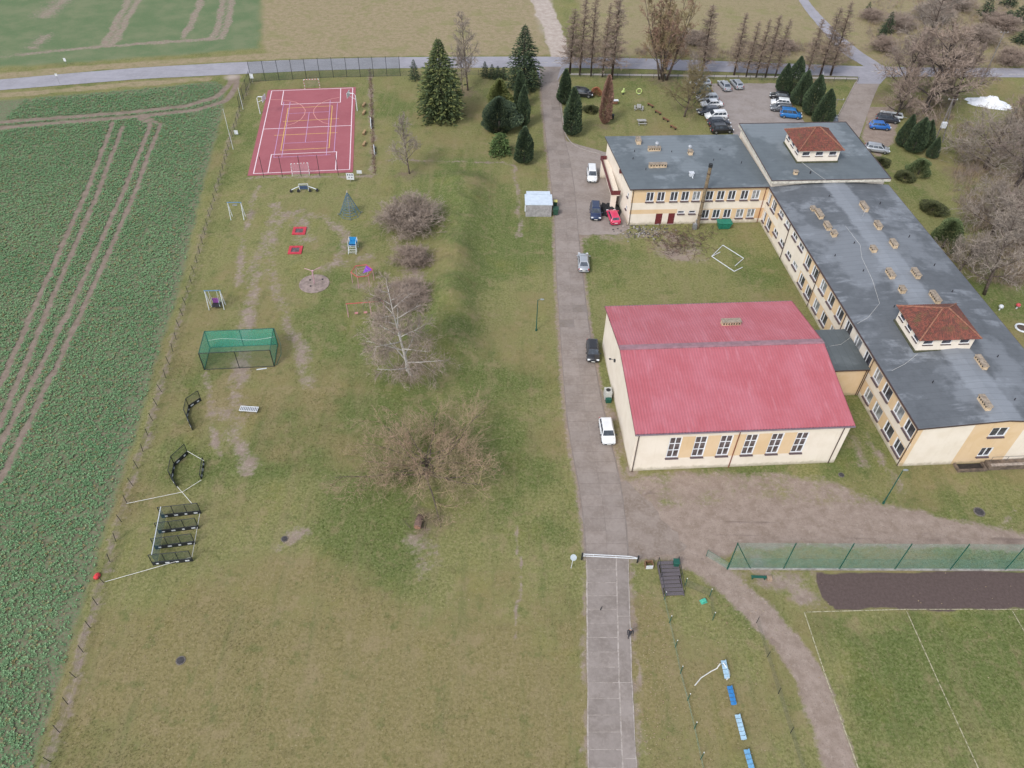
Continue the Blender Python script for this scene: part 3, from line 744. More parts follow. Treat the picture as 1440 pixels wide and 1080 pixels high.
# ================================================================== school buildings
def wall_paint(name, c1, c2):
    m = bpy.data.materials.new(name); t = NT(m)
    big = t.ramp(t.noise(0.5, 5, 0.6), 0.35, 0.7); st = t.ramp(t.noise(1.0, 5, 0.7, stretch=(3.0, 3.0, 0.35)), 0.52, 0.78)
    c = t.mix(big, c1, c2)
    c = t.mix(t.math('MULTIPLY', st, 0.35), c, tuple(a * b for a, b in zip(c1[:3], (0.72, 0.68, 0.6))) + (1,))
    z = t.n('ShaderNodeSeparateXYZ'); t.l(t.tc.outputs['Object'], z.inputs[0])
    low = t.math('MULTIPLY', t.ramp(t.math('ADD', z.outputs[2], t.math('MULTIPLY', t.noise(1.5, 4), -1.2)), -0.55, 0.1, 1.0, 0.0), 0.6)
    c = t.mix(low, c, P(150, 140, 112))
    t.l(c, t.bsdf.inputs['Base Color']); t.bsdf.inputs['Roughness'].default_value = 0.9; t.bsdf.inputs['Specular IOR Level'].default_value = 0.2
    t.bump(t.noise(40, 2), 0.15, 0.01)
    return m
M_CREAM = wall_paint('cream_render', P(240, 229, 214), P(232, 220, 203))
M_PEACH = wall_paint('peach_render', P(228, 200, 164), P(222, 192, 152))
M_ORANGE = wall_paint('orange_render', P(222, 186, 146), P(212, 174, 132))
M_REVEAL = mat('white_reveal', P(236, 234, 230), 0.8, 0.1, 2)
WALLS = [M_CREAM, M_PEACH, M_ORANGE, M_REVEAL]
M_FRAME = mat('white_window_frame', P(242, 244, 248), 0.4, 0.05)
M_SILL = mat('dark_metal_sill', P(96, 78, 80), 0.5, 0.2, 6)
M_TRIM = mat('brown_metal_trim', P(86, 66, 62), 0.5, 0.25, 5)
M_DOOR = mat('maroon_door', P(120, 52, 56), 0.5, 0.15, 4)
M_PARAPET = mat('maroon_cladding', P(112, 50, 52), 0.6, 0.2, 3)
M_FASCIA = mat('pale_fascia', P(226, 220, 206), 0.7, 0.25, 2)
def glass(name, c):
    m = bpy.data.materials.new(name); t = NT(m)
    f = t.ramp(t.noise(1.3, 3), 0.35, 0.65)
    t.l(t.mix(f, c, tuple(x * 2.2 + 0.01 for x in c[:3]) + (1,)), t.bsdf.inputs['Base Color'])
    t.bsdf.inputs['Roughness'].default_value = 0.06; t.bsdf.inputs['Specular IOR Level'].default_value = 0.7
    return m
M_GLASS = glass('window_glass', P(58, 58, 64)); M_GLASS2 = glass('window_glass_curtain', P(120, 122, 124)); M_GLASSB = glass('gym_glass', P(74, 66, 66))
def roof_felt(name, c1, c2, c3, band, strip=None):
    m = bpy.data.materials.new(name); t = NT(m)
    b = t.ramp(t.noise(1.0, 7, 0.55, stretch=band), 0.53, 0.60); e = t.ramp(t.noise(0.45, 6, 0.7), 0.40, 0.62)
    p = t.ramp(t.noise(0.09, 6, 0.6, loc=(4, 9, 0)), 0.52, 0.60); q = t.ramp(t.noise(0.5, 6, 0.75), 0.38, 0.68); f = t.noise(14, 4, 0.7)
    c = t.mix(t.math('MULTIPLY', q, 0.7), c1, c2)
    c = t.mix(t.math('MULTIPLY', t.math('MULTIPLY', b, e), 0.65), c, c3)
    c = t.mix(t.math('MULTIPLY', p, 0.45), c, c3)
    if strip:      # pale newer felt laid along the ridge
        sx = t.n('ShaderNodeSeparateXYZ'); t.l(t.tc.outputs['Object'], sx.inputs[0])
        xx = t.math('ADD', t.math('ABSOLUTE', t.math('ADD', t.math('ADD', sx.outputs[0], t.math('MULTIPLY', sx.outputs[1], 0.02)), strip[0])), t.math('MULTIPLY', t.math('SUBTRACT', t.noise(0.35, 5, 0.7), 0.5), 2.2))
        c = t.mix(t.math('MULTIPLY', t.ramp(xx, strip[1] * 0.8, strip[1] * 1.15, 1.0, 0.0), 0.7), c, c3)
    w = t.n('ShaderNodeTexWave'); w.bands_direction = 'Y' if band[0] < band[1] else 'X'; w.inputs['Scale'].default_value = 0.314; w.inputs['Distortion'].default_value = 0.15
    t.l(t.tc.outputs['Object'], w.inputs[0])
    c = t.mix(t.ramp(w.outputs['Fac'], 0.96, 1.0, 0.0, 0.25), c, tuple(x * 0.55 for x in c1[:3]) + (1,))
    c = t.mix(t.math('MULTIPLY', t.ramp(f, 0.5, 0.8), 0.3), c, tuple(x * 0.55 for x in c1[:3]) + (1,))
    t.l(c, t.bsdf.inputs['Base Color'])
    t.bsdf.inputs['Roughness'].default_value = 0.7; t.bsdf.inputs['Specular IOR Level'].default_value = 0.35
    t.bump(f, 0.15, 0.02)
    return m
M_ROOF = roof_felt('grey_roof_felt', P(102, 106, 111), P(86, 90, 95), P(146, 151, 158), (0.07, 0.40, 1), (-0.1, 1.9))
M_ROOF2 = roof_felt('wing_roof_felt', P(104, 112, 117), P(92, 99, 104), P(142, 150, 156), (0.10, 0.16, 1))
M_ROOF3 = roof_felt('link_roof_felt', P(88, 94, 96), P(76, 82, 84), P(112, 118, 120), (0.3, 0.3, 1))

class Bldg:
    def __init__(s, name, label, cat, uc, wc):
        s.uc, s.wc = uc, wc
        s.root = thing(name, label, cat, B(uc, wc), BA)
    def p(s, u, w, z=0.0): return Vector((u - s.uc, w - s.wc, z))
    def wall(s, a, b, z0, z1, holes=(), zones=(), depth=0.16, apex=None, name='wall', parent=None, base=0):
        """outer face from a to b (outside on the right hand), real openings with reveals; zones are painted bands"""
        A, Bp = s.p(*a), s.p(*b); L = (Bp - A).length; d = (Bp - A) / L; n = Vector((d.y, -d.x, 0))
        ss = sorted({0.0, L, *[min(max(h[i], 0), L) for h in holes for i in (0, 1)], *[min(max(q[i], 0), L) for q in zones for i in (0, 1)]})
        zs = sorted({z0, z1, *[min(max(h[i], z0), z1) for h in holes for i in (2, 3)], *[min(max(q[i], z0), z1) for q in zones for i in (2, 3)]})
        mb = MB(); pt = lambda t, z, o=0.0: A + d * t + Vector((0, 0, z)) - n * o
        for s0, s1 in zip(ss[:-1], ss[1:]):
            for q0, q1 in zip(zs[:-1], zs[1:]):
                cs, cz = (s0 + s1) / 2, (q0 + q1) / 2
                if s1 - s0 < 1e-6 or q1 - q0 < 1e-6 or any(h[0] < cs < h[1] and h[2] < cz < h[3] for h in holes): continue
                mi = base
                for q in zones:
                    if q[0] < cs < q[1] and q[2] < cz < q[3]: mi = q[4]
                mb.face([pt(s0, q0), pt(s1, q0), pt(s1, q1), pt(s0, q1)], mi)
        for h in holes:
            a0, a1, b0, b1 = h[:4]
            for q in ([(a0, b0), (a0, b1)], [(a1, b1), (a1, b0)], [(a0, b1), (a1, b1)], [(a1, b0), (a0, b0)]):
                mb.face([pt(*q[0]), pt(*q[1]), pt(*q[1], depth), pt(*q[0], depth)], 3)
            mb.face([pt(a0, b0, depth), pt(a1, b0, depth), pt(a1, b1, depth), pt(a0, b1, depth)])
        if apex:
            for (sa, sb, mi) in apex[2]:
                zt = lambda t: z1 + (apex[1] - z1) * (t / apex[0] if t <= apex[0] else (L - t) / (L - apex[0]))
                xs = [sa] + ([apex[0]] if sa < apex[0] < sb else []) + [sb]
                mb.face([pt(sa, z1), pt(sb, z1)] + [pt(t, zt(t)) for t in reversed(xs) if zt(t) > z1 + 1e-4], mi)
        o = mb.build(name, WALLS, parent or s.root)
        return o, (A, d, n)
    def place(s, fr, t, z, me, name, parent=None, out=0.0):
        A, d, n = fr
        o = link(me, name, parent or s.root)
        o.location = A + d * t + Vector((0, 0, z)) + n * out
        o.rotation_euler = (0, 0, math.atan2(d.y, d.x))
        return o
WCACHE = {}
def window_meshes(w, h, cols, rows, fr=0.12):
    k = (round(w, 2), round(h, 2), tuple(cols), tuple(rows))
    if k in WCACHE: return WCACHE[k]
    f = MB(); y = 0.10
    f.box((w / 2, y, fr / 2), (w, 0.08, fr)); f.box((w / 2, y, h - fr / 2), (w, 0.08, fr)); f.box((fr / 2, y, h / 2), (fr, 0.078, h - 2 * fr)); f.box((w - fr / 2, y, h / 2), (fr, 0.078, h - 2 * fr))
    for c in cols: f.box((c * w, y, h / 2), (fr * 0.95, 0.07, h - 2 * fr))
    for r in rows: f.box((w / 2, y, r * h), (w - 2 * fr, 0.066, fr * 0.85))
    panes = []
    xs = [0, *cols, 1]; zs = [0, *rows, 1]
    for a, b in zip(xs[:-1], xs[1:]):
        for c, d in zip(zs[:-1], zs[1:]):
            m = MB().box(((a + b) / 2 * w, y + 0.012, (c + d) / 2 * h), ((b - a) * w - 0.02, 0.012, (d - c) * h - 0.02)); panes.append(m)
    sl = MB(); e = 0.06; yo = -0.20
    sl.hexa([(-e, yo, -0.16), (w + e, yo, -0.16), (w + e, 0.055, -0.02), (-e, 0.055, -0.02), (-e, yo, -0.12), (w + e, yo, -0.12), (w + e, 0.055, 0.015), (-e, 0.055, 0.015)])
    sl.box((w / 2, -0.01, -0.11), (w + 2 * e, 0.014, 0.20))
    def mk(mb, nm, m):
        o = mb.build(nm, m); me = o.data; bpy.data.objects.remove(o); return me
    WCACHE[k] = (mk(f, 'window_frame', M_FRAME), [[mk(q, 'pane', g) for q in panes] for g in (M_GLASS, M_GLASS2, M_GLASSB)], mk(sl, 'sill', M_SILL))
    return WCACHE[k]
_wr = random.Random(5)
def window(b, fr, t, z, w, h, cols=(0.5,), rows=(), kind=None):
    f, pn, sl = window_meshes(w, h, cols, rows)
    o = b.place(fr, t, z, f, 'window')
    k = kind if kind is not None else (1 if _wr.random() < 0.22 else 0)
    for me in pn[k]: link(me, 'pane', o)
    link(sl, 'sill', o)
    return o
def pipe(b, fr, t, z0, z1, r=0.055, m=None):
    A, d, n = fr; p = A + d * t + n * 0.10
    mb = MB().tube([p + Vector((0, 0, z0)), p + Vector((0, 0, z1 - 0.3)), p + n * 0.10 + Vector((0, 0, z1))], r, 6)
    return mb.build('downpipe', m or M_TRIM, b.root)
def chimney_stack(b, u, w, z, lu, lw, h, slots=4, name='chimney', tall=None):
    mb = MB(); c = b.p(u, w, z)
    mb.box(c + Vector((0, 0, h / 2 - 0.15)), (lu, lw, h + 0.3))
    o = mb.build(name, M_CHIM, b.root)
    cap = MB().box(c + Vector((0, 0, h + 0.04)), (lu + 0.14, lw + 0.14, 0.08)); cap.build('cap', M_CAP, o)
    L = max(lu, lw)
    vt = MB()
    for i in range(slots):
        q = (i + 0.5) / slots * (L - 0.1) - (L - 0.1) / 2
        if lu > lw: vt.box(c + Vector((q, -lw / 2 - 0.002, h * 0.66)), (L / slots * 0.55, 0.012, h * 0.34))
        else: vt.box(c + Vector((-lu / 2 - 0.002, q, h * 0.66)), (0.012, L / slots * 0.55, h * 0.34))
    vo = vt.build('vent_slot', mat('vent_dark', P(50, 44, 44), 0.9, 0.2), o); stuff(vo)
    return o
M_CHIM = mat('chimney_render', P(226, 200, 166), 0.9, 0.25, 2.5); M_CAP = mat('chimney_cap', P(176, 160, 142), 0.9, 0.3, 3)

# ---------------- classroom block
cb = Bldg('classroom_block', 'long cream two-storey school block with grey felt roof and tiled turret', 'school building', 60.8, 82)
EZ = 6.85; RZ = 7.75
LA, LB, RB, RA = (50.3, 107.4), (51.6, 55.5), (70.6, 55.5), (69.3, 107.4)
Lw = math.dist(LA, LB)
near_ends = [103.9, 100.7, 97.7][::1]
wins_w = [106.3, 103.8, 100.7, 97.8, 94.6, 91.9, 88.7, 86.0, 82.8, 79.9, 76.8, 73.9, 70.9, 67.9, 64.7, 61.9, 58.7, 55.95]
holes = []; wl = []
for w0 in wins_w:
    small = 90 < w0 < 102
    wd = 1.75 if w0 > 63 else 1.95
    t0 = (107.4 - (w0 + wd)) / (107.4 - 55.5) * Lw
    if t0 < 0.15: wd -= 0.15 - t0 + 0.02; t0 = 0.15
    for (z0, z1) in ((4.35, 6.15), (0.95, 2.75)):
        if small: z0 += 0.95
        if w0 > 65 and w0 < 75.5 and z0 < 4.3: continue
        holes.append((t0, t0 + wd, z0, z1)); wl.append((t0, z0, wd, z1 - z0))
zones = [(0, Lw, 4.3, 6.2, 0)]
for t0, t1 in ((0.0, 5.2), (16.6, 31.0), (39.5, Lw)):
    zones += [(t0, t1, 4.15, 6.3, 1), (t0, t1, 0.75, 2.9, 1)]
wo, fr = cb.wall(LA, LB, 0, EZ, holes, zones)
for t0, z0, wd, h in wl: window(cb, fr, t0, z0, wd, h, (0.36,) if h > 1 else (0.5,), () if h > 1 else ())
for t in (9.8, 21.7, 31.2, 40.0, Lw - 0.12): pipe(cb, fr, t, 0, EZ - 0.1, m=M_TRIM if t != 40.0 else None)
hz = [(8.9, 10.9, 4.85, 6.4), (9.2, 10.7, 1.25, 2.85)]
wo, fr2 = cb.wall(LB, RB, 0, EZ, hz, [(6.5, 12.8, 0, EZ, 1), (0, 0.5, 0, EZ, 1)], apex=(9.9, RZ - 0.05, ((0, 6.5, 0), (6.5, 12.8, 1), (12.8, 19.0, 0))))
for h in hz: window(cb, fr2, h[0], h[2], h[1] - h[0], h[3] - h[2])
cb.wall(RB, RA, 0, EZ); cb.wall(RA, LA, 0, EZ)
def gable_roof(b, name, q, ez, rz, t, over, mats, axis_pts, trim=True):
    """q: four eave corners (u,w) FL, FR, BR, BL; axis_pts: ridge front and back"""
    o = None
    mb = MB(); P_ = lambda c, z: b.p(c[0], c[1], z)
    FL, FR, BR, BL = q; rf, rb = axis_pts
    top = [P_(FL, ez), P_(FR, ez), P_(BR, ez), P_(BL, ez), P_(rf, rz), P_(rb, rz)]
    bot = [p - Vector((0, 0, t)) for p in top]
    mb.face([top[0], top[4], top[5], top[3]]); mb.face([top[4], top[1], top[2], top[5]])
    mb.face([bot[3], bot[5], bot[4], bot[0]], 1); mb.face([bot[5], bot[2], bot[1], bot[4]], 1)
    for i, j in ((0, 3), (3, 5), (5, 2), (2, 1), (1, 4), (4, 0)):
        mb.face([top[i], bot[i], bot[j], top[j]], 1)
    return mb.build(name, mats, b.root)
groof = gable_roof(cb, 'roof', ((51.2, 55.2), (70.95, 55.2), (69.7, 107.3), (49.95, 107.3)), EZ + 0.22, RZ + 0.2, 0.22, 0, [M_ROOF, M_TRIM], ((61.6, 55.2), (60.2, 107.3)))
gt = MB()
for a, c in (((51.15, 55.2), (49.9, 107.3)), ((71.0, 55.2), (69.75, 107.3))):
    gt.tube([cb.p(*a, EZ + 0.10), cb.p(*c, EZ + 0.10)], 0.09, 6)
gt.build('gutter', M_TRIM, cb.root)
def roof_z(u): return EZ + 0.22 + (RZ - EZ) * max(0, 1 - abs(u - 61.0) / 9.9)
for i, (u, w, l, h) in enumerate(((54.4, 99.9, 0.9, 0.45), (54.75, 98.2, 2.0, 0.6), (54.85, 95.0, 1.7, 0.6), (55.05, 92.9, 1.0, 0.65), (62.1, 99.4, 2.1, 0.55), (62.2, 94.3, 1.6, 0.55), (62.6, 89.6, 1.6, 0.55), (59.1, 88.4, 1.1, 0.55), (59.15, 82.6, 1.8, 0.55), (59.25, 79.0, 1.0, 0.6), (62.75, 82.5, 1.8, 0.55), (63.0, 77.2, 2.2, 0.6), (62.95, 64.6, 2.1, 0.55), (59.9, 57.9, 2.0, 0.55))):
    chimney_stack(cb, u, w, roof_z(u), 0.62, l, h, max(2, int(l / 0.4)))
for (u, w) in ((58, 103), (65.5, 101), (57.2, 90.5), (66.2, 92), (66.8, 85), (56, 84), (57, 76), (66.5, 79), (55.8, 62), (66, 66), (64, 58.5), (53.5, 88)):
    MB().tube([cb.p(u, w, roof_z(u) - 0.1), cb.p(u, w, roof_z(u) + 0.35)], 0.07, 6).build('vent_pipe', mat('vent_pipe_dark', P(60, 60, 66), 0.7), cb.root)
MB().tube([cb.p(61, 97.0, roof_z(61) - 0.05), cb.p(61, 97.0, roof_z(61) + 1.1), cb.p(60.8, 97.0, roof_z(61) + 1.5)], 0.03, 5).bar(cb.p(60.5, 97, roof_z(61) + 1.0), cb.p(61.4, 97.2, roof_z(61) + 1.0), 0.02).build('aerial', mat('aerial_metal', P(190, 190, 194), 0.4), cb.root)

def tile_material():
    m = bpy.data.materials.new('clay_roof_tile'); t = NT(m)
    a = t.ramp(t.noise(1.4, 5, 0.7), 0.4, 0.6); b_ = t.ramp(t.noise(3.2, 4, 0.7), 0.44, 0.6); g = t.ramp(t.noise(0.9, 5, 0.7, loc=(5, 3, 1)), 0.5, 0.72)
    c = t.mix(a, P(138, 78, 64), P(116, 66, 56)); c = t.mix(t.math('MULTIPLY', b_, 0.7), c, P(80, 56, 50)); c = t.mix(t.math('MULTIPLY', g, 0.8), c, P(96, 86, 54))
    t.l(c, t.bsdf.inputs['Base Color']); t.bsdf.inputs['Roughness'].default_value = 0.85
    return m
M_TILE = tile_material(); M_RIDGE = mat('ridge_tile', P(164, 112, 90), 0.85, 0.3, 4)
def turret(b, u0, u1, w0, w1, zb, ze, za, label):
    """lantern turret: four walls with real window openings, hipped roof of tile rows"""
    t = MB().box(b.p((u0 + u1) / 2, (w0 + w1) / 2, zb + 0.16), (u1 - u0 + 0.3, w1 - w0 + 0.3, 0.34)).build('turret', mat('moss_felt', P(92, 92, 66), 0.95, 0.3, 2, col2=P(70, 72, 60)), b.root)
    t['label'] = label
    for a, c in (((u0, w0), (u1, w0)), ((u1, w0), (u1, w1)), ((u1, w1), (u0, w1)), ((u0, w1), (u0, w0))):
        L = math.dist(a, c); n = 3; ww = 1.25; hs = []
        for i in range(n):
            m_ = L * (i + 0.5) / n; hs.append((m_ - ww / 2, m_ + ww / 2, ze - 1.05, ze - 0.35))
        o, fr_ = b.wall(a, c, zb + 0.2, ze, hs, name='turret_wall', parent=t)
        for h in hs:
            f = MB(); y = 0.1; W_, H_ = ww, 0.70
            f.box((W_ / 2, y, 0.03), (W_, 0.06, 0.06)).box((W_ / 2, y, H_ - 0.03), (W_, 0.06, 0.06)).box((0.03, y, H_ / 2), (0.06, 0.058, H_ - 0.12)).box((W_ - 0.03, y, H_ / 2), (0.06, 0.058, H_ - 0.12))
            f.box((W_ / 2, y + 0.01, H_ / 2), (W_ - 0.1, 0.012, H_ - 0.1), mi=1)
            f.box((W_ / 2, -0.05, -0.05), (W_ + 0.1, 0.2, 0.06), mi=2)
            ob = f.build('window', [M_FRAME, M_GLASS, M_SILL], t)
            A, d, n_ = fr_; ob.location = A + d * h[0] + Vector((0, 0, h[2])); ob.rotation_euler = (0, 0, math.atan2(d.y, d.x))
    ov = 0.45
    c = [b.p(u0 - ov, w0 - ov, ze), b.p(u1 + ov, w0 - ov, ze), b.p(u1 + ov, w1 + ov, ze), b.p(u0 - ov, w1 + ov, ze)]
    ctr = b.p((u0 + u1) / 2, (w0 + w1) / 2, za)
    rl = 0.35; ap = [ctr + Vector((-rl, 0, 0)), ctr + Vector((rl, 0, 0))]
    bs = MB()
    for tri in ([c[0], c[1], ap[1], ap[0]], [c[1], c[2], ap[1]], [c[2], c[3], ap[0], ap[1]], [c[3], c[0], ap[0]]): bs.face(tri)
    bs.face(c[::-1]); ro = bs.build('turret_roof', M_TRIM, t)
    tl = MB(); rows = 13
    for tri in ([c[0], c[1], ap[1], ap[0]], [c[1], c[2], ap[1], ap[1]], [c[2], c[3], ap[0], ap[1]], [c[3], c[0], ap[0], ap[0]]):
        nrm = (tri[1] - tri[0]).cross(tri[3] - tri[0]).normalized()
        for r in range(rows):
            f0, f1 = r / rows, min(1, (r + 1.12) / rows)
            a0, b0 = tri[0].lerp(tri[3], f0), tri[1].lerp(tri[2], f0); a1, b1 = tri[0].lerp(tri[3], f1), tri[1].lerp(tri[2], f1)
            L = (b0 - a0).length; k = max(1, int(L / 0.30)); sub = 3
            prev = None
            for i in range(k * sub + 1):
                f = i / (k * sub); ph = (i % sub) / sub
                up = 0.035 + 0.035 * math.sin(math.pi * 2 * ph) + _wr.uniform(-0.004, 0.004)
                lo_ = a0.lerp(b0, f) + nrm * (up + 0.03); hi_ = a1.lerp(b1, f) + nrm * (up - 0.015)
                if prev: tl.face([prev[0], lo_, hi_, prev[1]]); tl.face([prev[0] - nrm * 0.05, lo_ - nrm * 0.05, lo_, prev[0]])
                prev = (lo_, hi_)
    stuff(tl.build('roof_tiles', M_TILE, t))
    rd = MB()
    for a, e in ((c[0], ap[0]), (c[1], ap[1]), (c[2], ap[1]), (c[3], ap[0]), (ap[0], ap[1])):
        k = 10
        for i in range(k): rd.tube([a.lerp(e, i / k) + Vector((0, 0, 0.06)), a.lerp(e, (i + 1.08) / k) + Vector((0, 0, 0.06))], [0.12, 0.095], 6)
    rd.build('hip_ridge', M_RIDGE, t)
    return t
turret(cb, 56.0, 63.0, 67.4, 73.3, 7.45, 9.75, 12.0, 'turret with small windows under a mossy red tiled hipped roof')
# cable lying over the roof
pts = [cb.p(57.6, 95, roof_z(57.6) + 0.03), cb.p(57.9, 90, roof_z(57.9) + 0.03), cb.p(57.0, 87, roof_z(57) + 0.03), cb.p(56.5, 82, roof_z(56.5) + 0.03), cb.p(55.5, 77, roof_z(55.5) + 0.03), cb.p(53.0, 74.5, roof_z(53) + 0.03), cb.p(51.2, 73.5, roof_z(51.2) + 0.03)]
M_CABLE = mat('pale_cable', P(206, 204, 200), 0.8, 0.1)
MB().tube(pts, 0.022, 4).build('cable', M_CABLE, cb.root)
MB().tube([cb.p(56.2, 67.0, roof_z(56.2) + 0.03), cb.p(54, 65.5, roof_z(54) + 0.03), cb.p(52.0, 64.6, roof_z(52) + 0.03)], 0.022, 4).build('cable', M_CABLE, cb.root)
# basement light well by the end wall
st = Bldg('basement_stairwell', 'sunken basement stairwell with concrete rim and railing at school block end', 'stairwell', 63, 54.2)
wm = mat('weathered_concrete', P(128, 112, 98), 0.95, 0.35, 1.2)
mb = MB(); mb.box(st.p(60.2, 54.3, 0.18), (3.6, 0.25, 0.36)).box(st.p(58.5, 54.9, 0.17), (0.25, 1.0, 0.34)).box(st.p(61.9, 54.9, 0.17), (0.25, 1.0, 0.34)); mb.build('rim', wm, st.root)
MB().box(st.p(60.2, 54.9, 0.05), (3.1, 0.95, 0.06)).build('pit_grate', mat('dark_grate', P(56, 50, 46), 0.8, 0.3, 6), st.root)
MB().box(st.p(66.3, 54.85, 0.30), (8.2, 1.1, 0.6)).build('ramp_wall', wm, st.root)
MB().box(st.p(66.4, 54.6, 0.64), (7.8, 0.35, 0.07)).build('coping', mat('pale_coping', P(186, 172, 160), 0.9, 0.3), st.root)
rl = MB()
for u in (62.6, 64.6, 66.6, 68.6, 70.2): rl.bar(st.p(u, 55.1, 0.6), st.p(u, 55.1, 1.5), 0.025)
rl.bar(st.p(62.6, 55.1, 1.5), st.p(70.2, 55.1, 1.5), 0.03); rl.build('railing', mat('grey_rail', P(120, 116, 112), 0.5), st.root)

# ---------------- entrance block with the second turret
eb = Bldg('entrance_block', 'square school block with wide grey roof, pale fascia and tiled turret', 'school building', 60, 116.5)
for a, c in (((50.35, 107.45), (68.9, 107.45)), ((68.9, 107.45), (68.9, 125.6)), ((68.9, 125.6), (50.35, 125.6)), ((50.35, 125.6), (50.35, 107.45))):
    eb.wall(a, c, 0, 8.05)
def eave_slab(b, name, q, zs, t, mats):
    top = [b.p(*c, z) for c, z in zip(q, zs)]; bot = [p - Vector((0, 0, t)) for p in top]
    n = len(q); ctr = sum(top, Vector()) / n + Vector((0, 0, 0.22)); mb = MB()
    for i in range(n):
        j = (i + 1) % n
        mb.face([top[i], top[j], ctr]); mb.face([bot[i], bot[j], top[j], top[i]], 1)
    mb.face(bot[::-1], 1)
    return mb.build(name, mats, b.root)
eave_slab(eb, 'roof', ((49.8, 106.7), (69.4, 106.7), (69.3, 126.1), (49.9, 126.1)), (8.5,) * 4, 0.5, [M_ROOF2, M_FASCIA])
ed = MB()
cc = ((49.8, 106.7), (69.4, 106.7), (69.3, 126.1), (49.9, 126.1))
for i in range(4): ed.bar(eb.p(*cc[i], 8.53), eb.p(*cc[(i + 1) % 4], 8.53), 0.07)
ed.build('roof_edge', M_TRIM, eb.root)
turret(eb, 55.6, 62.3, 112.0, 118.6, 8.55, 10.9, 13.1, 'turret with small windows under a weathered red tiled roof')
chimney_stack(eb, 54.2, 108.6, 8.6, 0.6, 0.5, 0.5, 2)
MB().tube([eb.p(56.7, 108.7, 8.6), eb.p(56.7, 108.7, 9.0)], 0.12, 8).build('vent_pipe', mat('vent_pipe_dark', P(60, 60, 66), 0.7), eb.root)
MB().tube([eb.p(56.2, 111.7, 8.9), eb.p(57.5, 108.5, 8.75), eb.p(58.5, 106.5, 8.58)], 0.02, 4).build('cable', M_CABLE, eb.root)

# ---------------- kitchen wing
kw = Bldg('school_wing', 'low cream school wing with peach window bands, maroon doors and bluish flat roof', 'school building', 39, 116)
top_u = [30.26, 32.05, 34.2, 36.03, 37.87, 40.04, 41.89, 43.72, 45.84, 47.7]; low_u = [40.02, 41.85, 43.7, 45.84, 47.7]
f0 = (27.9, 108.0); U0 = 27.9
hs = [(u - U0, u - U0 + 1.3, 4.4, 6.15) for u in top_u] + [(u - U0, u - U0 + 1.3, 0.95, 2.65) for u in low_u]
vs = [(35.95 - U0, 37.1 - U0, 2.0, 2.55), (37.8 - U0, 38.95 - U0, 2.0, 2.55)]
ds = [(32.4 - U0, 33.5 - U0, 0.02, 2.1), (34.5 - U0, 35.6 - U0, 0.02, 2.1)]
_, fk = kw.wall(f0, (50.35, 108.0), 0, 6.75, hs + vs + ds, [(0, 22.5, 4.2, 6.6, 1), (0, 7.9, 2.1, 2.9, 1), (11.6, 20.5, 0.8, 2.8, 1), (20.5, 22.5, 0.8, 2.8, 2)])
for h in hs: window(kw, fk, h[0], h[2], h[1] - h[0], h[3] - h[2], (0.52,), ())
for h in vs: window(kw, fk, h[0], h[2], h[1] - h[0], h[3] - h[2], (), (), 0)
for h in ds:
    dm = MB().box(((h[1] - h[0]) / 2, 0.08, 1.04), (h[1] - h[0], 0.06, 2.06))
    for zz_ in (0.55, 1.5): dm.box(((h[1] - h[0]) / 2, 0.045, zz_), ((h[1] - h[0]) * 0.7, 0.02, 0.7))
    o = dm.build('door', M_DOOR, kw.root); A, d, n = fk; o.location = A + d * h[0] + Vector((0, 0, 0.02)); o.rotation_euler = (0, 0, math.atan2(d.y, d.x))
    MB().bar((0.9, 0.0, 1.0), (0.9, -0.0, 1.18), 0.025).build('handle', mat('steel', P(180, 180, 182), 0.35, metal=0.8), o)
pipe(kw, fk, 0.15, 0, 6.6); pipe(kw, fk, 21.9, 0, 6.6, m=mat('copper_pipe', P(140, 70, 48), 0.5))
hl = [(3.2, 4.6, 4.4, 6.1), (1.2, 1.9, 4.6, 5.4), (1.2, 1.9, 1.9, 2.6)]
_, fl_ = kw.wall((26.5, 124.8), (27.9, 108.0), 0, 6.75, [(14.6, 15.3, 4.2, 5.0), (14.6, 15.3, 1.9, 2.6)])
for h in ((14.6, 15.3, 4.2, 5.0), (14.6, 15.3, 1.9, 2.6)): window(kw, fl_, h[0], h[2], 0.7, h[3] - h[2], (), (), 0)
kw.wall((50.35, 124.8), (26.5, 124.8), 0, 6.75)
eave_slab(kw, 'roof', ((27.4, 107.6), (50.3, 107.6), (49.75, 125.2), (26.0, 125.2)), (6.95,) * 4, 0.22, [M_ROOF2, M_TRIM])
for (u, w, a, c, h, s) in ((31.4, 122.6, 0.7, 1.5, 0.7, 3), (33.6, 119.7, 2.1, 0.6, 0.65, 5), (39.5, 118.2, 0.7, 0.9, 0.7, 2), (33.1, 114.2, 2.9, 0.6, 0.65, 6)):
    chimney_stack(kw, u, w, 7.05, a, c, h, s)
for (u, w) in ((34.0, 119.9), (39.4, 118.6)):
    MB().tube([kw.p(u, w, 7.7), kw.p(u, w, 8.2)], 0.16, 8).blob(kw.p(u, w, 8.3), (0.34, 0.34, 0.26), 10, 6).build('vent_cowl', mat('zinc_cowl', P(206, 210, 216), 0.35, metal=0.4), kw.root)
MB().box(kw.p(38.1, 111.3, 7.3), (0.65, 0.6, 0.55)).box(kw.p(38.1, 111.3, 7.62), (0.8, 0.75, 0.08)).tube([kw.p(38.1, 111.0, 7.3), kw.p(38.1, 110.2, 7.2)], 0.09, 6).build('roof_fan', mat('white_fan_box', P(222, 226, 232), 0.5), kw.root)
for (u, w) in ((29.5, 117), (31, 113.5), (36.5, 119), (43, 116), (47.5, 115), (45, 119.5), (30.2, 119.5)):
    MB().tube([kw.p(u, w, 6.95), kw.p(u, w, 7.4)], 0.06, 6).build('vent_pipe', mat('vent_pipe_dark', P(60, 60, 66), 0.7), kw.root)
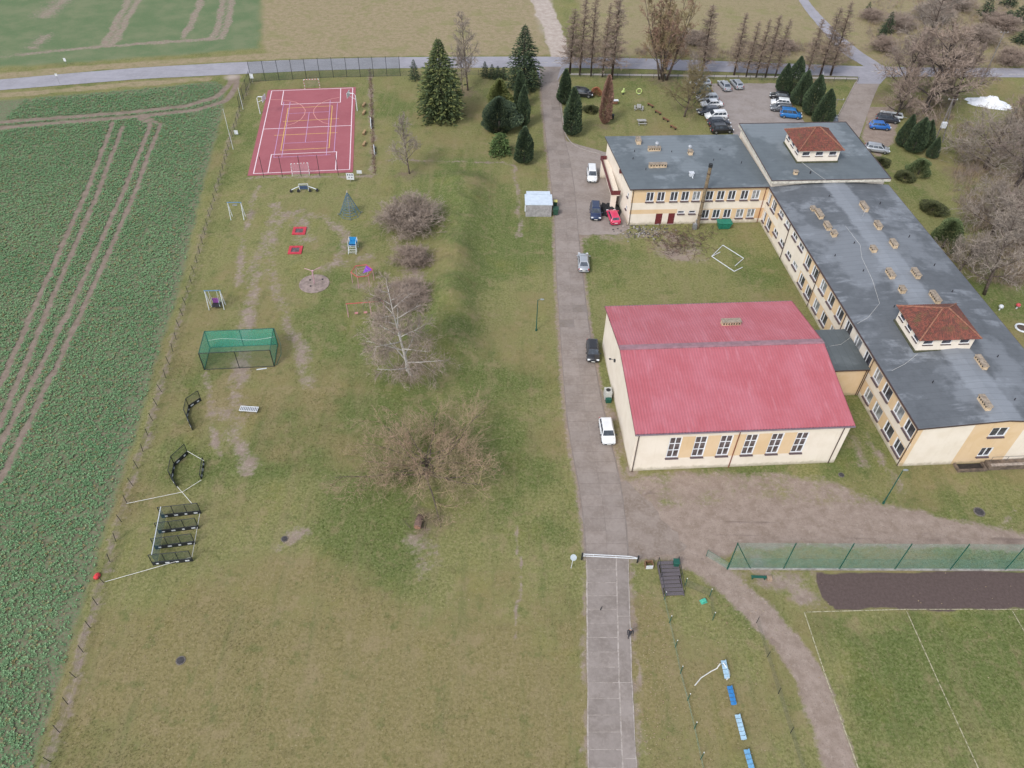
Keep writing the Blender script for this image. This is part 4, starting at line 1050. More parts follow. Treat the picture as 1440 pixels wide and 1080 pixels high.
# entrance terrace on the west side, maroon parapet on cream piers
tb = MB().box(kw.p(26.15, 117.9, 3.2), (1.4, 11.6, 0.3)); tb.build('terrace_slab', M_CREAM, kw.root)
pp = MB(); pp.box(kw.p(25.5, 117.9, 3.65), (0.14, 11.7, 0.75)).box(kw.p(26.2, 112.1, 3.65), (1.5, 0.14, 0.75)).box(kw.p(25.9, 123.7, 3.65), (1.1, 0.14, 0.75)); pp.build('parapet', M_PARAPET, kw.root)
for w_ in (112.4, 123.4): MB().box(kw.p(25.95, w_, 1.5), (0.9, 0.5, 3.0)).build('pier', M_CREAM, kw.root)
MB().box(kw.p(27.45, 114.2, 6.4), (1.3, 0.5, 0.55)).build('lintel_box', M_PARAPET, kw.root)
MB().box(kw.p(26.65, 114.8, 1.15), (0.1, 1.6, 2.2)).build('door', M_DOOR, kw.root)

# ---------------- link corridor
lc = Bldg('link_corridor', 'low peach corridor with dark felt roof joining gym and classroom block', 'corridor', 47.7, 71)
_, fr3 = lc.wall((44.05, 67.5), (51.25, 67.5), 0, 4.8, base=1)
lc.wall((50.95, 74.6), (44.05, 74.6), 0, 4.8, base=2)
eave_slab(lc, 'roof', ((44.1, 67.15), (51.15, 67.15), (50.9, 74.95), (44.1, 74.95)), (4.95,) * 4, 0.2, [M_ROOF3, M_TRIM])
pipe(lc, fr3, 6.9, 0, 4.75)
MB().tube([lc.p(50.9, 73.2, 5.05), lc.p(49.0, 71.8, 5.12), lc.p(47.8, 71.6, 5.14), lc.p(44.3, 70.4, 5.06)], 0.02, 4).build('cable', M_CABLE, lc.root)

# ---------------- gymnasium
gy_ = Bldg('gymnasium', 'cream gymnasium with red corrugated metal roof and six tall windows', 'gymnasium', 31.5, 67.5)
GH = 6.8
gu = [23.1, 26.07, 29.04, 32.0, 35.0, 37.96]; g0 = 19.15
hs = [(u - g0, u - g0 + 1.45, 2.2, 5.75) for u in gu]
zs_ = [(hs[i][1] + 0.0, hs[i + 1][0], 2.1, 5.85, 1) for i in range(5)]
_, fg = gy_.wall((g0, 56.5), (44.0, 56.5), 0, GH, hs, zs_)
for h in hs: window(gy_, fg, h[0], h[2], 1.45, 3.55, (0.5,), (0.36, 0.68), 2)
pipe(gy_, fg, 0.25, 0, GH - 0.1); pipe(gy_, fg, 24.1, 0, GH - 0.1); pipe(gy_, fg, 11.9, 0, GH - 0.1, m=mat('copper_pipe', P(140, 70, 48), 0.5))
GRW, GRZ = 68.2, 8.7
_, fgl = gy_.wall((g0, 78.4), (g0, 56.5), 0, GH, (), (), apex=(78.4 - GRW, GRZ, ((0, 21.9, 0),)), base=0)
gy_.wall((44.0, 56.5), (44.0, 78.4), 0, GH, apex=(GRW - 56.5, GRZ, ((0, 21.9, 0),)))
gy_.wall((44.0, 78.4), (g0, 78.4), 0, GH)
def metal_roof():
    m = bpy.data.materials.new('red_corrugated_metal'); t = NT(m)
    a = t.ramp(t.noise(0.22, 5, 0.65), 0.35, 0.68); s_ = t.ramp(t.noise(1.0, 5, 0.7, stretch=(1.6, 0.25, 1)), 0.5, 0.75); f = t.ramp(t.noise(3.5, 5, 0.75), 0.56, 0.72)
    c = t.mix(a, P(180, 98, 106), P(188, 112, 122)); c = t.mix(t.math('MULTIPLY', s_, 0.45), c, P(204, 142, 152)); c = t.mix(t.math('MULTIPLY', f, 0.45), c, P(146, 76, 84))
    t.l(c, t.bsdf.inputs['Base Color']); t.bsdf.inputs['Roughness'].default_value = 0.5; t.bsdf.inputs['Specular IOR Level'].default_value = 0.45
    return m
M_RED = metal_roof()
ro = MB(); u0, u1 = 18.85, 44.25; ez = GH + 0.12
w0_, w1_ = 56.2, 78.7
prof = []; pitch = 0.36; u = u0
while u < u1:
    for du, dz in ((0, 0), (0.19, 0), (0.23, 0.07), (0.32, 0.07)):
        if u + du <= u1: prof.append((u + du, dz))
    u += pitch
ez_b = ez
for (wa, za_, wb, zb_) in ((w0_, ez, GRW, GRZ + 0.2), (GRW, GRZ + 0.2, w1_, ez_b)):
    for (a, za), (c, zc_) in zip(prof[:-1], prof[1:]):
        ro.face([gy_.p(a, wa, za_ + za), gy_.p(c, wa, za_ + zc_), gy_.p(c, wb, zb_ + zc_), gy_.p(a, wb, zb_ + za)])
for (wa, za_, wb, zb_) in ((w0_, ez, GRW, GRZ + 0.2), (GRW, GRZ + 0.2, w1_, ez_b)):
    ro.face([gy_.p(u0, wb, zb_ - 0.16), gy_.p(u1, wb, zb_ - 0.16), gy_.p(u1, wa, za_ - 0.16), gy_.p(u0, wa, za_ - 0.16)], 1)
    for u in (u0, u1): ro.face([gy_.p(u, wa, za_ + 0.06), gy_.p(u, wb, zb_ + 0.06), gy_.p(u, wb, zb_ - 0.16), gy_.p(u, wa, za_ - 0.16)], 1)
for (w_, z_) in ((w0_, ez), (w1_, ez)): ro.face([gy_.p(u0, w_, z_ - 0.16), gy_.p(u1, w_, z_ - 0.16), gy_.p(u1, w_, z_ + 0.0), gy_.p(u0, w_, z_ + 0.0)], 1)
ro.build('roof', [M_RED, mat('eave_trim', P(150, 96, 104), 0.5, 0.2)], gy_.root)
rc = MB(); zr = GRZ + 0.2
rc.face([gy_.p(u0, GRW - 0.22, zr + 0.07), gy_.p(u1, GRW - 0.22, zr + 0.07), gy_.p(u1, GRW + 0.02, zr + 0.12), gy_.p(u0, GRW + 0.02, zr + 0.12)]); rc.face([gy_.p(u0, GRW + 0.02, zr + 0.12), gy_.p(u1, GRW + 0.02, zr + 0.12), gy_.p(u1, GRW + 0.75, zr - 0.03), gy_.p(u0, GRW + 0.75, zr - 0.03)])
rc.face([gy_.p(u0, GRW - 0.22, zr - 0.05), gy_.p(u1, GRW - 0.22, zr - 0.05), gy_.p(u1, GRW - 0.22, zr + 0.07), gy_.p(u0, GRW - 0.22, zr + 0.07)])
rc.build('ridge_cap', mat('grey_ridge_flashing', P(164, 124, 132), 0.5, 0.2, 1.5), gy_.root)
gt = MB()
for w_ in (w0_ - 0.08, w1_ + 0.08): gt.tube([gy_.p(u0, w_, ez - 0.1), gy_.p(u1, w_, ez - 0.1)], 0.10, 6)
gt.build('gutter', mat('grey_gutter', P(128, 112, 122), 0.5), gy_.root)
chimney_stack(gy_, 34.1, 73.2, 7.8, 2.4, 0.7, 0.75, 7)
o = MB().box((0.0, -0.1, 0), (0.3, 0.2, 0.35)).bar((0, -0.15, 0.1), (0, -0.6, 0.3), 0.03).box((0, -0.7, 0.3), (0.22, 0.3, 0.1)).build('wall_lamp', mat('dark_lamp', P(60, 62, 66), 0.5), gy_.root); o.location = gy_.p(g0, 70.4, 4.9); o.rotation_euler = (0, 0, R(-90))
# ================================================================== trees and shrubs
def keep_mesh(mb, name, mats, smooth=False):
    o = mb.build(name, mats, smooth=smooth); me = o.data; bpy.data.objects.remove(o); return me
M_BARK = mat('grey_brown_bark', P(112, 98, 90), 0.95, 0.3, 3); M_BARKD = mat('dark_bark', P(84, 74, 70), 0.95, 0.3, 3)
M_BIRCH = mat('white_birch_bark', P(218, 212, 206), 0.85, 0.35, 3.5, col2=P(176, 168, 160), lohi=(0.5, 0.75))
M_TWIG = mat('brown_twigs', P(150, 134, 124), 0.95, 0.2, 0.6, col2=P(130, 114, 106)); M_TWIGR = mat('reddish_twigs', P(168, 150, 136), 0.95, 0.2, 0.5, col2=P(146, 128, 116))
M_TWIGY = mat('olive_twigs', P(146, 132, 96), 0.95, 0.25, 0.4, col2=P(150, 118, 104), lohi=(0.4, 0.6)); M_TWIGG = mat('grey_twigs', P(162, 150, 138), 0.95, 0.2, 0.6, col2=P(140, 128, 118))
M_LARCH = mat('larch_twigs', P(156, 136, 118), 0.95, 0.25, 0.6, col2=P(136, 120, 108)); M_LARCHB = mat('larch_bark', P(100, 84, 76), 0.95, 0.3, 3)
def leafmat(name, a, b, c):
    a, b, c = (tuple(v * 1.7 for v in q[:3]) + (1,) for q in (a, b, c))
    m = bpy.data.materials.new(name); t = NT(m)
    n1 = t.ramp(t.noise(0.9, 4, 0.6), 0.35, 0.65); n2 = t.ramp(t.noise(5, 3, 0.6), 0.45, 0.7)
    t.l(t.mix(t.math('MULTIPLY', n2, 0.6), t.mix(n1, a, b), c), t.bsdf.inputs['Base Color'])
    t.bsdf.inputs['Roughness'].default_value = 0.8; t.bsdf.inputs['Specular IOR Level'].default_value = 0.2
    return m
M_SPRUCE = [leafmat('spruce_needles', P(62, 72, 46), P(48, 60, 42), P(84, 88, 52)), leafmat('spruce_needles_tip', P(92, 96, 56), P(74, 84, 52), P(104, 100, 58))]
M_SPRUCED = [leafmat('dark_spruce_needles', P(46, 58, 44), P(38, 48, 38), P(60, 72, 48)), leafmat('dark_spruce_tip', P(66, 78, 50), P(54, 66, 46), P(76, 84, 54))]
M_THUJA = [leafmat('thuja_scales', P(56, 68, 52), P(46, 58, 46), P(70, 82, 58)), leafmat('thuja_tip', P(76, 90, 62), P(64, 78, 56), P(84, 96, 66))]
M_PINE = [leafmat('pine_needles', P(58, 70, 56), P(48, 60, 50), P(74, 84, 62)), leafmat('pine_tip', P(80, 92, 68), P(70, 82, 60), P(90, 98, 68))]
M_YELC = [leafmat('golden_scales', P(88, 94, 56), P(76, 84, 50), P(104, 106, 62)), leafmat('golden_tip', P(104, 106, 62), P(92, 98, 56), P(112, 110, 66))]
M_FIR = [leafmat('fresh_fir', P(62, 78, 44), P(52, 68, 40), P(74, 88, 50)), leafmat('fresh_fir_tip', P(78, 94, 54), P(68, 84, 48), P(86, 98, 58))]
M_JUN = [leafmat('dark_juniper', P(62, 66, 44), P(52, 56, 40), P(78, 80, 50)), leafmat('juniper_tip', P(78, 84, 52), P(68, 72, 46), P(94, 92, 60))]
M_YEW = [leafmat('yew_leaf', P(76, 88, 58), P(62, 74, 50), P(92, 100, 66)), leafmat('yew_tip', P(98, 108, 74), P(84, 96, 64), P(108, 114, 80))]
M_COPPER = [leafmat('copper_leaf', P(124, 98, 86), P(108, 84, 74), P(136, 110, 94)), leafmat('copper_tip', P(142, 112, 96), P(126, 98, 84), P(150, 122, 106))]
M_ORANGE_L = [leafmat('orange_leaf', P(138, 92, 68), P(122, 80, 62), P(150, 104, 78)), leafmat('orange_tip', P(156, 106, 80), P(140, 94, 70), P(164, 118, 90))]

def bare_tree(seed, H=10.0, spread=4.0, r0=0.22, limbs=9, sub=6, twigs=7, fine=6, fork=0.25, up=0.5, droop=0.0, stems=1, lean=0.12, tw=0.026, zig=0.35, limb_mat_level=1, tl_k=1.0, bmat=0):
    """tapered trunk and limbs in one mesh, branches and twigs in another"""
    rng = random.Random(seed); tr, cr = MB(), MB()
    def rv(): return Vector((rng.uniform(-1, 1), rng.uniform(-1, 1), rng.uniform(-1, 1)))
    def grow(p, d, L, nseg, r, taper, bias, z_):
        pts = [p]; rad = [r]; d = d.normalized()
        for i in range(nseg):
            d = (d + rv() * z_ / nseg * 1.6 + Vector((0, 0, bias / nseg))).normalized()
            p = p + d * (L / nseg); pts.append(p); rad.append(r * (1 - (1 - taper) * (i + 1) / nseg))
        return pts, rad
    def at(pts, f):
        k = f * (len(pts) - 1); i = min(int(k), len(pts) - 2); t = k - i
        return pts[i].lerp(pts[i + 1], t), (pts[i + 1] - pts[i]).normalized(), k
    def side(d):
        a = d.cross(Vector((0, 0, 1)) if abs(d.z) < 0.95 else Vector((1, 0, 0))).normalized(); b = d.cross(a); t = rng.uniform(0, 6.283)
        return a * math.cos(t) + b * math.sin(t)
    def twig(p, d, L, w):
        e = p + (d + rv() * 0.25).normalized() * L; s_ = side(d) * w
        cr.f.append((len(cr.v), len(cr.v) + 1, len(cr.v) + 2)); cr.m.append(0); cr.v += [tuple(p - s_), tuple(p + s_), tuple(e)]
        return e
    for s_ in range(stems):
        ang = rng.uniform(0, 6.283); ll = lean if stems == 1 else rng.uniform(0.1, 0.45)
        base = Vector((0, 0, -0.1)) if stems == 1 else Vector((math.cos(ang), math.sin(ang), 0)) * rng.uniform(0, spread * 0.14) + Vector((0, 0, -0.1))
        hh = H * (1 if stems == 1 else rng.uniform(0.75, 1.0))
        tp, trd = grow(base, Vector((math.cos(ang) * ll, math.sin(ang) * ll, 1)), hh * (0.92 if stems == 1 else 0.95), 8, r0 * (1 if stems == 1 else 0.55), 0.12, 0.3, zig * 0.5)
        tr.tube(tp, trd, 7)
        for i in range(limbs):
            f = fork + (0.97 - fork) * ((i + rng.random()) / limbs)
            p, d, k = at(tp, f)
            g = (f - fork) / (1 - fork)
            L = spread * (1.15 - 0.75 * g) * rng.uniform(0.82, 1.12) * (1 if stems == 1 else 0.6)
            ga = ang + i * 2.39996 + rng.uniform(-0.4, 0.4); dd = (Vector((math.cos(ga), math.sin(ga), 0)) + Vector((0, 0, up * (0.5 + 0.8 * g)))).normalized()
            lr = r0 * (0.5 - 0.34 * g) * (1 if stems == 1 else 0.5)
            lp, lrd = grow(p, dd, L, 5, lr, 0.18, 0.35 * up - droop, zig)
            (tr if limb_mat_level == 1 else cr).tube(lp, lrd, 5)
            for j in range(sub):
                q, d2, k2 = at(lp, 0.2 + 0.78 * (j + rng.random()) / sub)
                bl = L * rng.uniform(0.28, 0.5) * (1.1 - 0.4 * j / sub)
                bp, brd = grow(q, (d2 * 0.7 + side(d2) * 0.9 + Vector((0, 0, 0.25 - droop))).normalized(), bl, 3, max(lr * 0.38, tw * 1.6), 0.3, 0.2 - droop, zig)
                cr.tube(bp, brd, 3, bmat, False)
                for m_ in range(twigs):
                    w, d3, _ = at(bp, 0.15 + 0.85 * (m_ + rng.random()) / twigs)
                    dd3 = (d3 * 0.8 + side(d3) * 0.8 + Vector((0, 0, 0.15 - droop))).normalized(); tl = bl * rng.uniform(0.35, 0.65) * tl_k
                    e = twig(w, dd3, tl, tw)
                    for q_ in range(fine):
                        ww = w.lerp(e, rng.uniform(0.2, 1.0)); twig(ww, (dd3 * 0.9 + side(dd3) * 0.7 + Vector((0, 0, 0.1 - droop))).normalized(), tl * rng.uniform(0.3, 0.6), tw * 0.75)
    return tr, cr
def larch(seed, H=16.0, R0=2.2):
    rng = random.Random(seed); tr, cr = MB(), MB()
    tr.tube([(0, 0, -0.1), (0.05, 0, H * 0.35), (0.0, 0.05, H * 0.7), (0, 0, H)], [0.20, 0.16, 0.09, 0.02], 6)
    z = H * 0.16
    while z < H * 0.98:
        f = z / H
        for k in range(rng.randint(4, 6)):
            a = rng.uniform(0, 6.283); L = R0 * (1.08 - f) ** 0.6 * rng.uniform(0.5, 1.15)
            d = Vector((math.cos(a), math.sin(a), rng.uniform(-0.15, 0.25)))
            p0 = Vector((0, 0, z)); p1 = p0 + d * L * 0.6; p2 = p1 + (d + Vector((0, 0, 0.25))) * L * 0.4
            cr.tube([p0, p1, p2], [0.028, 0.018, 0.008], 3, cap=False)
            for j in range(20):
                t = rng.uniform(0.15, 1); q = p0.lerp(p1, t / 0.6) if t < 0.6 else p1.lerp(p2, (t - 0.6) / 0.4)
                e = q + Vector((rng.uniform(-1, 1), rng.uniform(-1, 1), rng.uniform(-0.7, 0.5))) * L * 0.30
                s_ = Vector((rng.uniform(-1, 1), rng.uniform(-1, 1), 0)).normalized() * 0.045
                k0 = len(cr.v); cr.v += [tuple(q - s_), tuple(q + s_), tuple(e)]; cr.f.append((k0, k0 + 1, k0 + 2)); cr.m.append(0)
        z += H * 0.013 * rng.uniform(0.7, 1.3)
    return tr, cr
def leaf(cr, p, d, L, w, rng, mi):
    s_ = d.cross(Vector((rng.uniform(-1, 1), rng.uniform(-1, 1), rng.uniform(-1, 1))))
    if s_.length < 1e-4: s_ = Vector((1, 0, 0))
    s_ = s_.normalized() * w; k = len(cr.v); m = p + d * L * 0.5
    cr.v += [tuple(p), tuple(m - s_), tuple(p + d * L), tuple(m + s_)]; cr.f.append((k, k + 1, k + 2, k + 3)); cr.m.append(mi)
def conifer(seed, H=14.0, R0=3.2, whorls=34, per=9, sprays=13, base=0.03, power=0.85, droop=0.28, bulge=0.0, lsz=1.0):
    rng = random.Random(seed); tr, cr = MB(), MB()
    tr.tube([(0, 0, -0.1), (0, 0, H * 0.5), (0, 0, H * 0.98)], [R0 * 0.085, R0 * 0.05, 0.02], 6)
    bump = [1 + 0.22 * math.sin(i * 2.1 + seed) for i in range(12)]
    for i in range(whorls):
        f = base + (0.985 - base) * (i + rng.random() * 0.7) / whorls
        rr = R0 * ((1 - f) ** power) * (1 - bulge * max(0, 0.35 - f) * 1.6)
        for k in range(per):
            a = 6.283 * (k + rng.random()) / per; L = rr * rng.uniform(0.72, 1.12) * bump[int(a / 6.283 * 12) % 12] + 0.04
            d = Vector((math.cos(a), math.sin(a), 0)); p0 = Vector((0, 0, f * H))
            tip = p0 + d * L + Vector((0, 0, -droop * L + 0.12 * L * f * 3))
            n = max(4, int(sprays * (0.35 + 0.65 * L / R0)))
            for j in range(n):
                t = 0.25 + 0.75 * (j + rng.random()) / n; q = p0.lerp(tip, t) + Vector((0, 0, 0.12 * L * math.sin(t * 3.14)))
                sd = Vector((-d.y, d.x, 0)) * rng.choice((-1, 1))
                dd = (d * 0.8 + sd * rng.uniform(0.1, 1.0) + Vector((0, 0, rng.uniform(-0.45, 0.25)))).normalized()
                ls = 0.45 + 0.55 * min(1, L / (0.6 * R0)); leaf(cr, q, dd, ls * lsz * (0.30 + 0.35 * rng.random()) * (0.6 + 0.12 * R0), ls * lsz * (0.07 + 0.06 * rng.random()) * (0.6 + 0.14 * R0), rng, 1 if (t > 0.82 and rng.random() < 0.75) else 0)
    for j in range(6): leaf(cr, Vector((0, 0, H * 0.95)), Vector((rng.uniform(-0.3, 0.3), rng.uniform(-0.3, 0.3), 1)).normalized(), H * 0.07, 0.05, rng, 1)
    return tr, cr
def column(seed, H=6.0, R0=0.9, n=3600, shape='flame', lsz=1.0, up=0.9):
    """dense evergreen: sprays over and inside a flame, dome or ball shape"""
    rng = random.Random(seed); tr, cr = MB(), MB()
    tr.tube([(0, 0, -0.1), (0, 0, H * 0.3)], [R0 * 0.10, R0 * 0.05], 6)
    lob = [(rng.uniform(0, 6.283), rng.uniform(0.1, 0.9), rng.uniform(-0.30, 0.34)) for _ in range(34)]
    for i in range(n):
        f = rng.random() ** (0.9 if shape == 'flame' else 1.0); a = rng.uniform(0, 6.283)
        if shape == 'dome' and rng.random() < 0.6: f = math.sqrt(1 - f)
        if shape == 'flame': r = (min(1, (f / 0.14) ** 0.5)) * (1 - max(0, (f - 0.25) / 0.75) ** 1.9)
        elif shape == 'dome': r = math.sqrt(max(0, 1 - f * f)) * min(1, 0.75 + f)
        elif shape == 'cone': r = min(1, (f / 0.1) ** 0.5) * (1 - f) ** 0.75
        else: r = max(0, math.sin(math.pi * min(1, (f * 0.94 + 0.06)) ** 0.72)) ** 0.75
        q_ = 1.0
        for la, lf, lm in lob:
            da = (a - la + math.pi) % 6.283 - math.pi
            q_ += lm * math.exp(-(da * da) / 0.35 - ((f - lf) ** 2) / 0.02)
        depth = 1 - 0.35 * rng.random() ** 2.5
        p = Vector((math.cos(a) * r * R0 * depth * q_, math.sin(a) * r * R0 * depth * q_, f * H * 0.97 + 0.02))
        d = (Vector((math.cos(a), math.sin(a), 0)) * (1 - up * 0.75 + rng.uniform(0, 0.4)) + Vector((0, 0, up + rng.uniform(-0.3, 0.3)))).normalized()
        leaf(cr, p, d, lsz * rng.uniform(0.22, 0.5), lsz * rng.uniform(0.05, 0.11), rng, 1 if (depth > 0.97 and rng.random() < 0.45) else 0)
    return tr, cr
TREES = {}
def tree_kind(key, mk, mt, mc, smooth=False):
    tr, cr = mk
    H = max(v[2] for v in cr.v); rr = sorted(math.hypot(v[0], v[1]) for v in cr.v)[int(len(cr.v) * 0.97)]
    TREES[key] = (keep_mesh(tr, 'trunk', mt, True), keep_mesh(cr, 'crown', mc), H, rr)
def plant(key, name, label, cat, base, H, Rw=None, group=None, rz=0.0, lean=(0, 0)):
    t, c, h0, r0 = TREES[key]
    p = G(*base) if not isinstance(base, Vector) else base
    z = float(ground_z(np.array([p.x]), np.array([p.y]))[0])
    o = thing(name, label, cat, (p.x, p.y, z), rz, group)
    k = H / h0; kr = (Rw / r0) if Rw else k
    o.scale = (kr, kr, k); o.rotation_euler = (lean[0], lean[1], rz)
    link(t, 'trunk', o); link(c, 'crown', o)
    return o
M_TWIGP = mat('purple_brown_twigs', P(170, 154, 140), 0.95, 0.2, 0.6, col2=P(148, 132, 120))
tree_kind('birch', bare_tree(11, 11, 3.6, 0.17, 22, 8, 10, 9, 0.10, 0.55, 0.18, tw=0.018, tl_k=1.6, bmat=1), M_BIRCH, [M_TWIGP, mat('pale_birch_branch', P(190, 178, 170), 0.9, 0.2)])
tree_kind('wide', bare_tree(23, 6.0, 10.5, 0.30, 26, 11, 10, 8, 0.10, 0.30, 0.0, tw=0.020, zig=0.6, tl_k=0.9, bmat=1), M_BARK, [mat('rosy_twigs', P(176, 148, 126), 0.95, 0.2, 0.35, col2=P(156, 140, 110), lohi=(0.4, 0.6)), mat('lichen_branches', P(164, 154, 106), 0.95, 0.25, 1.0)])
tree_kind('wide_b', bare_tree(27, 7.5, 6.0, 0.26, 16, 8, 9, 8, 0.12, 0.55, 0.02, tw=0.026, zig=0.6, tl_k=1.2), M_BARK, M_TWIGG)
tree_kind('round', bare_tree(31, 10, 4.6, 0.24, 17, 8, 8, 8, 0.16, 0.7, 0.0, tw=0.028, tl_k=1.2), M_BARKD, M_TWIG)
tree_kind('round_b', bare_tree(37, 11, 5.0, 0.26, 18, 8, 8, 8, 0.14, 0.8, 0.0, tw=0.030, zig=0.5, tl_k=1.2), M_BARKD, M_TWIGR)
tree_kind('slim', bare_tree(41, 8, 2.4, 0.11, 16, 6, 7, 6, 0.16, 0.9, 0.0, tw=0.024, tl_k=1.3), M_BARK, M_TWIGG)
tree_kind('tall', bare_tree(47, 14, 3.6, 0.18, 20, 7, 8, 6, 0.14, 0.9, 0.0, tw=0.028, tl_k=1.2), M_BARK, M_TWIGG)
tree_kind('multi', bare_tree(51, 16, 5.0, 0.24, 9, 5, 7, 6, 0.20, 1.5, 0.0, stems=13, tw=0.032, tl_k=1.3), M_BARK, M_TWIGY)
tree_kind('yellow', bare_tree(57, 9, 4.6, 0.20, 18, 8, 9, 8, 0.14, 0.8, 0.0, tw=0.030, tl_k=1.2), M_BARK, mat('mossy_twigs', P(138, 126, 90), 0.95, 0.2, 0.6, col2=P(120, 108, 82)))
tree_kind('shrub', bare_tree(61, 4.5, 4.4, 0.10, 7, 5, 8, 7, 0.04, 0.9, 0.0, stems=18, tw=0.013, tl_k=1.3), M_BARK, M_TWIGP)
tree_kind('shrub_b', bare_tree(67, 3.6, 4.0, 0.09, 7, 5, 8, 7, 0.04, 0.8, 0.0, stems=14, tw=0.013, tl_k=1.3), M_BARK, M_TWIGR)
tree_kind('larch', larch(71, 16, 2.5), M_LARCHB, M_LARCH)
tree_kind('larch_b', larch(73, 17, 2.6), M_LARCHB, M_LARCH)
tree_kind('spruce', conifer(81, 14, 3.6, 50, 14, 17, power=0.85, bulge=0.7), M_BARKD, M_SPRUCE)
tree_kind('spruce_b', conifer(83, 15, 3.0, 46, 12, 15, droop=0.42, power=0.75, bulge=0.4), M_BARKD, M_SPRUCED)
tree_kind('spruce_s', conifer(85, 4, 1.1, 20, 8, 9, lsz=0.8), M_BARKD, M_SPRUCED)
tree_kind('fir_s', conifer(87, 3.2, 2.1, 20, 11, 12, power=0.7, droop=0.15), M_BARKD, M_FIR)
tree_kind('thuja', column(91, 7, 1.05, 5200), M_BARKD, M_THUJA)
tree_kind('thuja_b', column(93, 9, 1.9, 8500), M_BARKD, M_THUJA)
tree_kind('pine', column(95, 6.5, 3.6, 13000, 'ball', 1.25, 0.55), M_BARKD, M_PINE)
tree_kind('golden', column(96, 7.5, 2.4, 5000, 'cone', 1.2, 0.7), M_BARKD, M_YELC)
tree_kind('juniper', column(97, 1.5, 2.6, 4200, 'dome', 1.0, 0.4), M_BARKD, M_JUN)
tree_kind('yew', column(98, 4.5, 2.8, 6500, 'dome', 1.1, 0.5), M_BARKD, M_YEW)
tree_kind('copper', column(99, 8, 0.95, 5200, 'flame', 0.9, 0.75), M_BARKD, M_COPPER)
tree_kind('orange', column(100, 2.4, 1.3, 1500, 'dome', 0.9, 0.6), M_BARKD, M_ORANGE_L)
def px_m(base):
    """pixels per metre across at a ground pixel"""
    a = G(*base); return project(a + Vector((0.5, 0, 0)))[0] - project(a - Vector((0.5, 0, 0)))[0]
HK = dict(shrub=0.72, shrub_b=0.72, juniper=0.62, yew=0.7, pine=0.8, wide=0.5, wide_b=0.8, round=0.9, round_b=0.9, orange=0.7)
def plant_px(key, name, label, cat, base, top, width_px=None, **k):
    H = height_at(base, top) * HK.get(key, 1.0); Rw = width_px / 2 / px_m(base) if width_px else None
    return plant(key, name, label, cat, base, H, Rw, **k)
# lawn in the middle
plant_px('birch', 'birch_tree', 'bare white-barked birch on the lawn near the red swing', 'tree', (577, 528), 386, 118, rz=1.0)
plant('wide', 'bare_tree', 'wide spreading bare tree with olive twigs above the cut log', 'tree', (600, 672), 8.2, 9.8, rz=1.6)
plant_px('slim', 'bare_tree', 'small bare tree beside the red court boundary on the lawn', 'tree', (576, 244), 160, 50)
plant_px('shrub', 'bare_bush', 'big grey-brown bare bush on the bank right of the rope pyramid', 'bush', (577, 322), 262, 96)
plant_px('shrub_b', 'bare_bush', 'smaller reddish bare bush below the big bare bush', 'bush', (579, 372), 335, 60)
plant_px('shrub_b', 'bare_bush', 'low bare bush behind the white birch branches', 'bush', (575, 425), 392, 80, rz=2)
plant_px('spruce', 'spruce_tree', 'tall bushy spruce standing alone on the lawn by the road', 'spruce', (621, 166), 52, 66)
plant_px('spruce_b', 'spruce_tree', 'tall dark spruce at the corner of road and driveway', 'spruce', (736, 124), 33, 48)
plant_px('spruce_s', 'young_spruce', 'small blue-green spruce just left of the bushy tall spruce', 'spruce', (583, 112), 83, 18)
for i, (x, y, t, lb) in enumerate(((682, 108, 86, 'leftmost of the young spruces along the road fence'), (692, 110, 90, 'second young spruce from the left along the road fence'), (700, 111, 92, 'third young spruce from the left along the road fence'), (708, 111, 94, 'rightmost young spruce in the row by the road fence'))):
    plant_px('spruce_s', 'young_spruce', lb, 'spruce', (x, y), t, 15, group='young spruces by the road', rz=i)
plant_px('tall', 'bare_tree', 'tall pale bare tree behind the bushy spruce by the road', 'tree', (658, 127), 14, 46)
plant_px('slim', 'bare_tree', 'thin bare tree close beside the tall pale bare tree', 'tree', (650, 128), 55, 26, rz=2)
plant_px('pine', 'pine_tree', 'rounded dark green pine left of the driveway thujas', 'pine', (702, 184), 122, 56, rz=2.2)
plant_px('golden', 'cypress_tree', 'yellow-green cypress just behind the rounded pine', 'cypress', (703, 152), 110, 38)
plant_px('fir_s', 'young_fir', 'low broad bright green fir in front of the rounded pine', 'fir', (703, 216), 186, 36)
for i, (x, y, t, w, lb) in enumerate(((731, 152, 98, 20, 'dark column thuja nearest the tall dark spruce'), (736, 178, 118, 20, 'dark column thuja behind the front thuja left of driveway'), (737, 229, 177, 27, 'front dark column thuja beside the low green fir'))):
    plant_px('thuja', 'thuja', lb, 'thuja', (x, y), t, w, group='column thujas left of the driveway', rz=i)
plant_px('thuja', 'thuja', 'farther of the two column thujas right of the driveway', 'thuja', (793, 146), 96, 21, rz=3)
plant_px('thuja', 'thuja', 'nearer and larger of the two column thujas right of the driveway', 'thuja', (803, 190), 121, 27, rz=4)
plant_px('copper', 'copper_beech', 'slim columnar beech holding brown leaves on the garden lawn', 'beech', (850, 174), 104, 19)
plant_px('orange', 'orange_shrub', 'small orange-leaved shrub behind the columnar beech', 'shrub', (838, 134), 117, 16)
plant_px('juniper', 'round_shrub', 'dark green domed shrub left of the columnar beech', 'shrub', (831, 157), 142, 22)
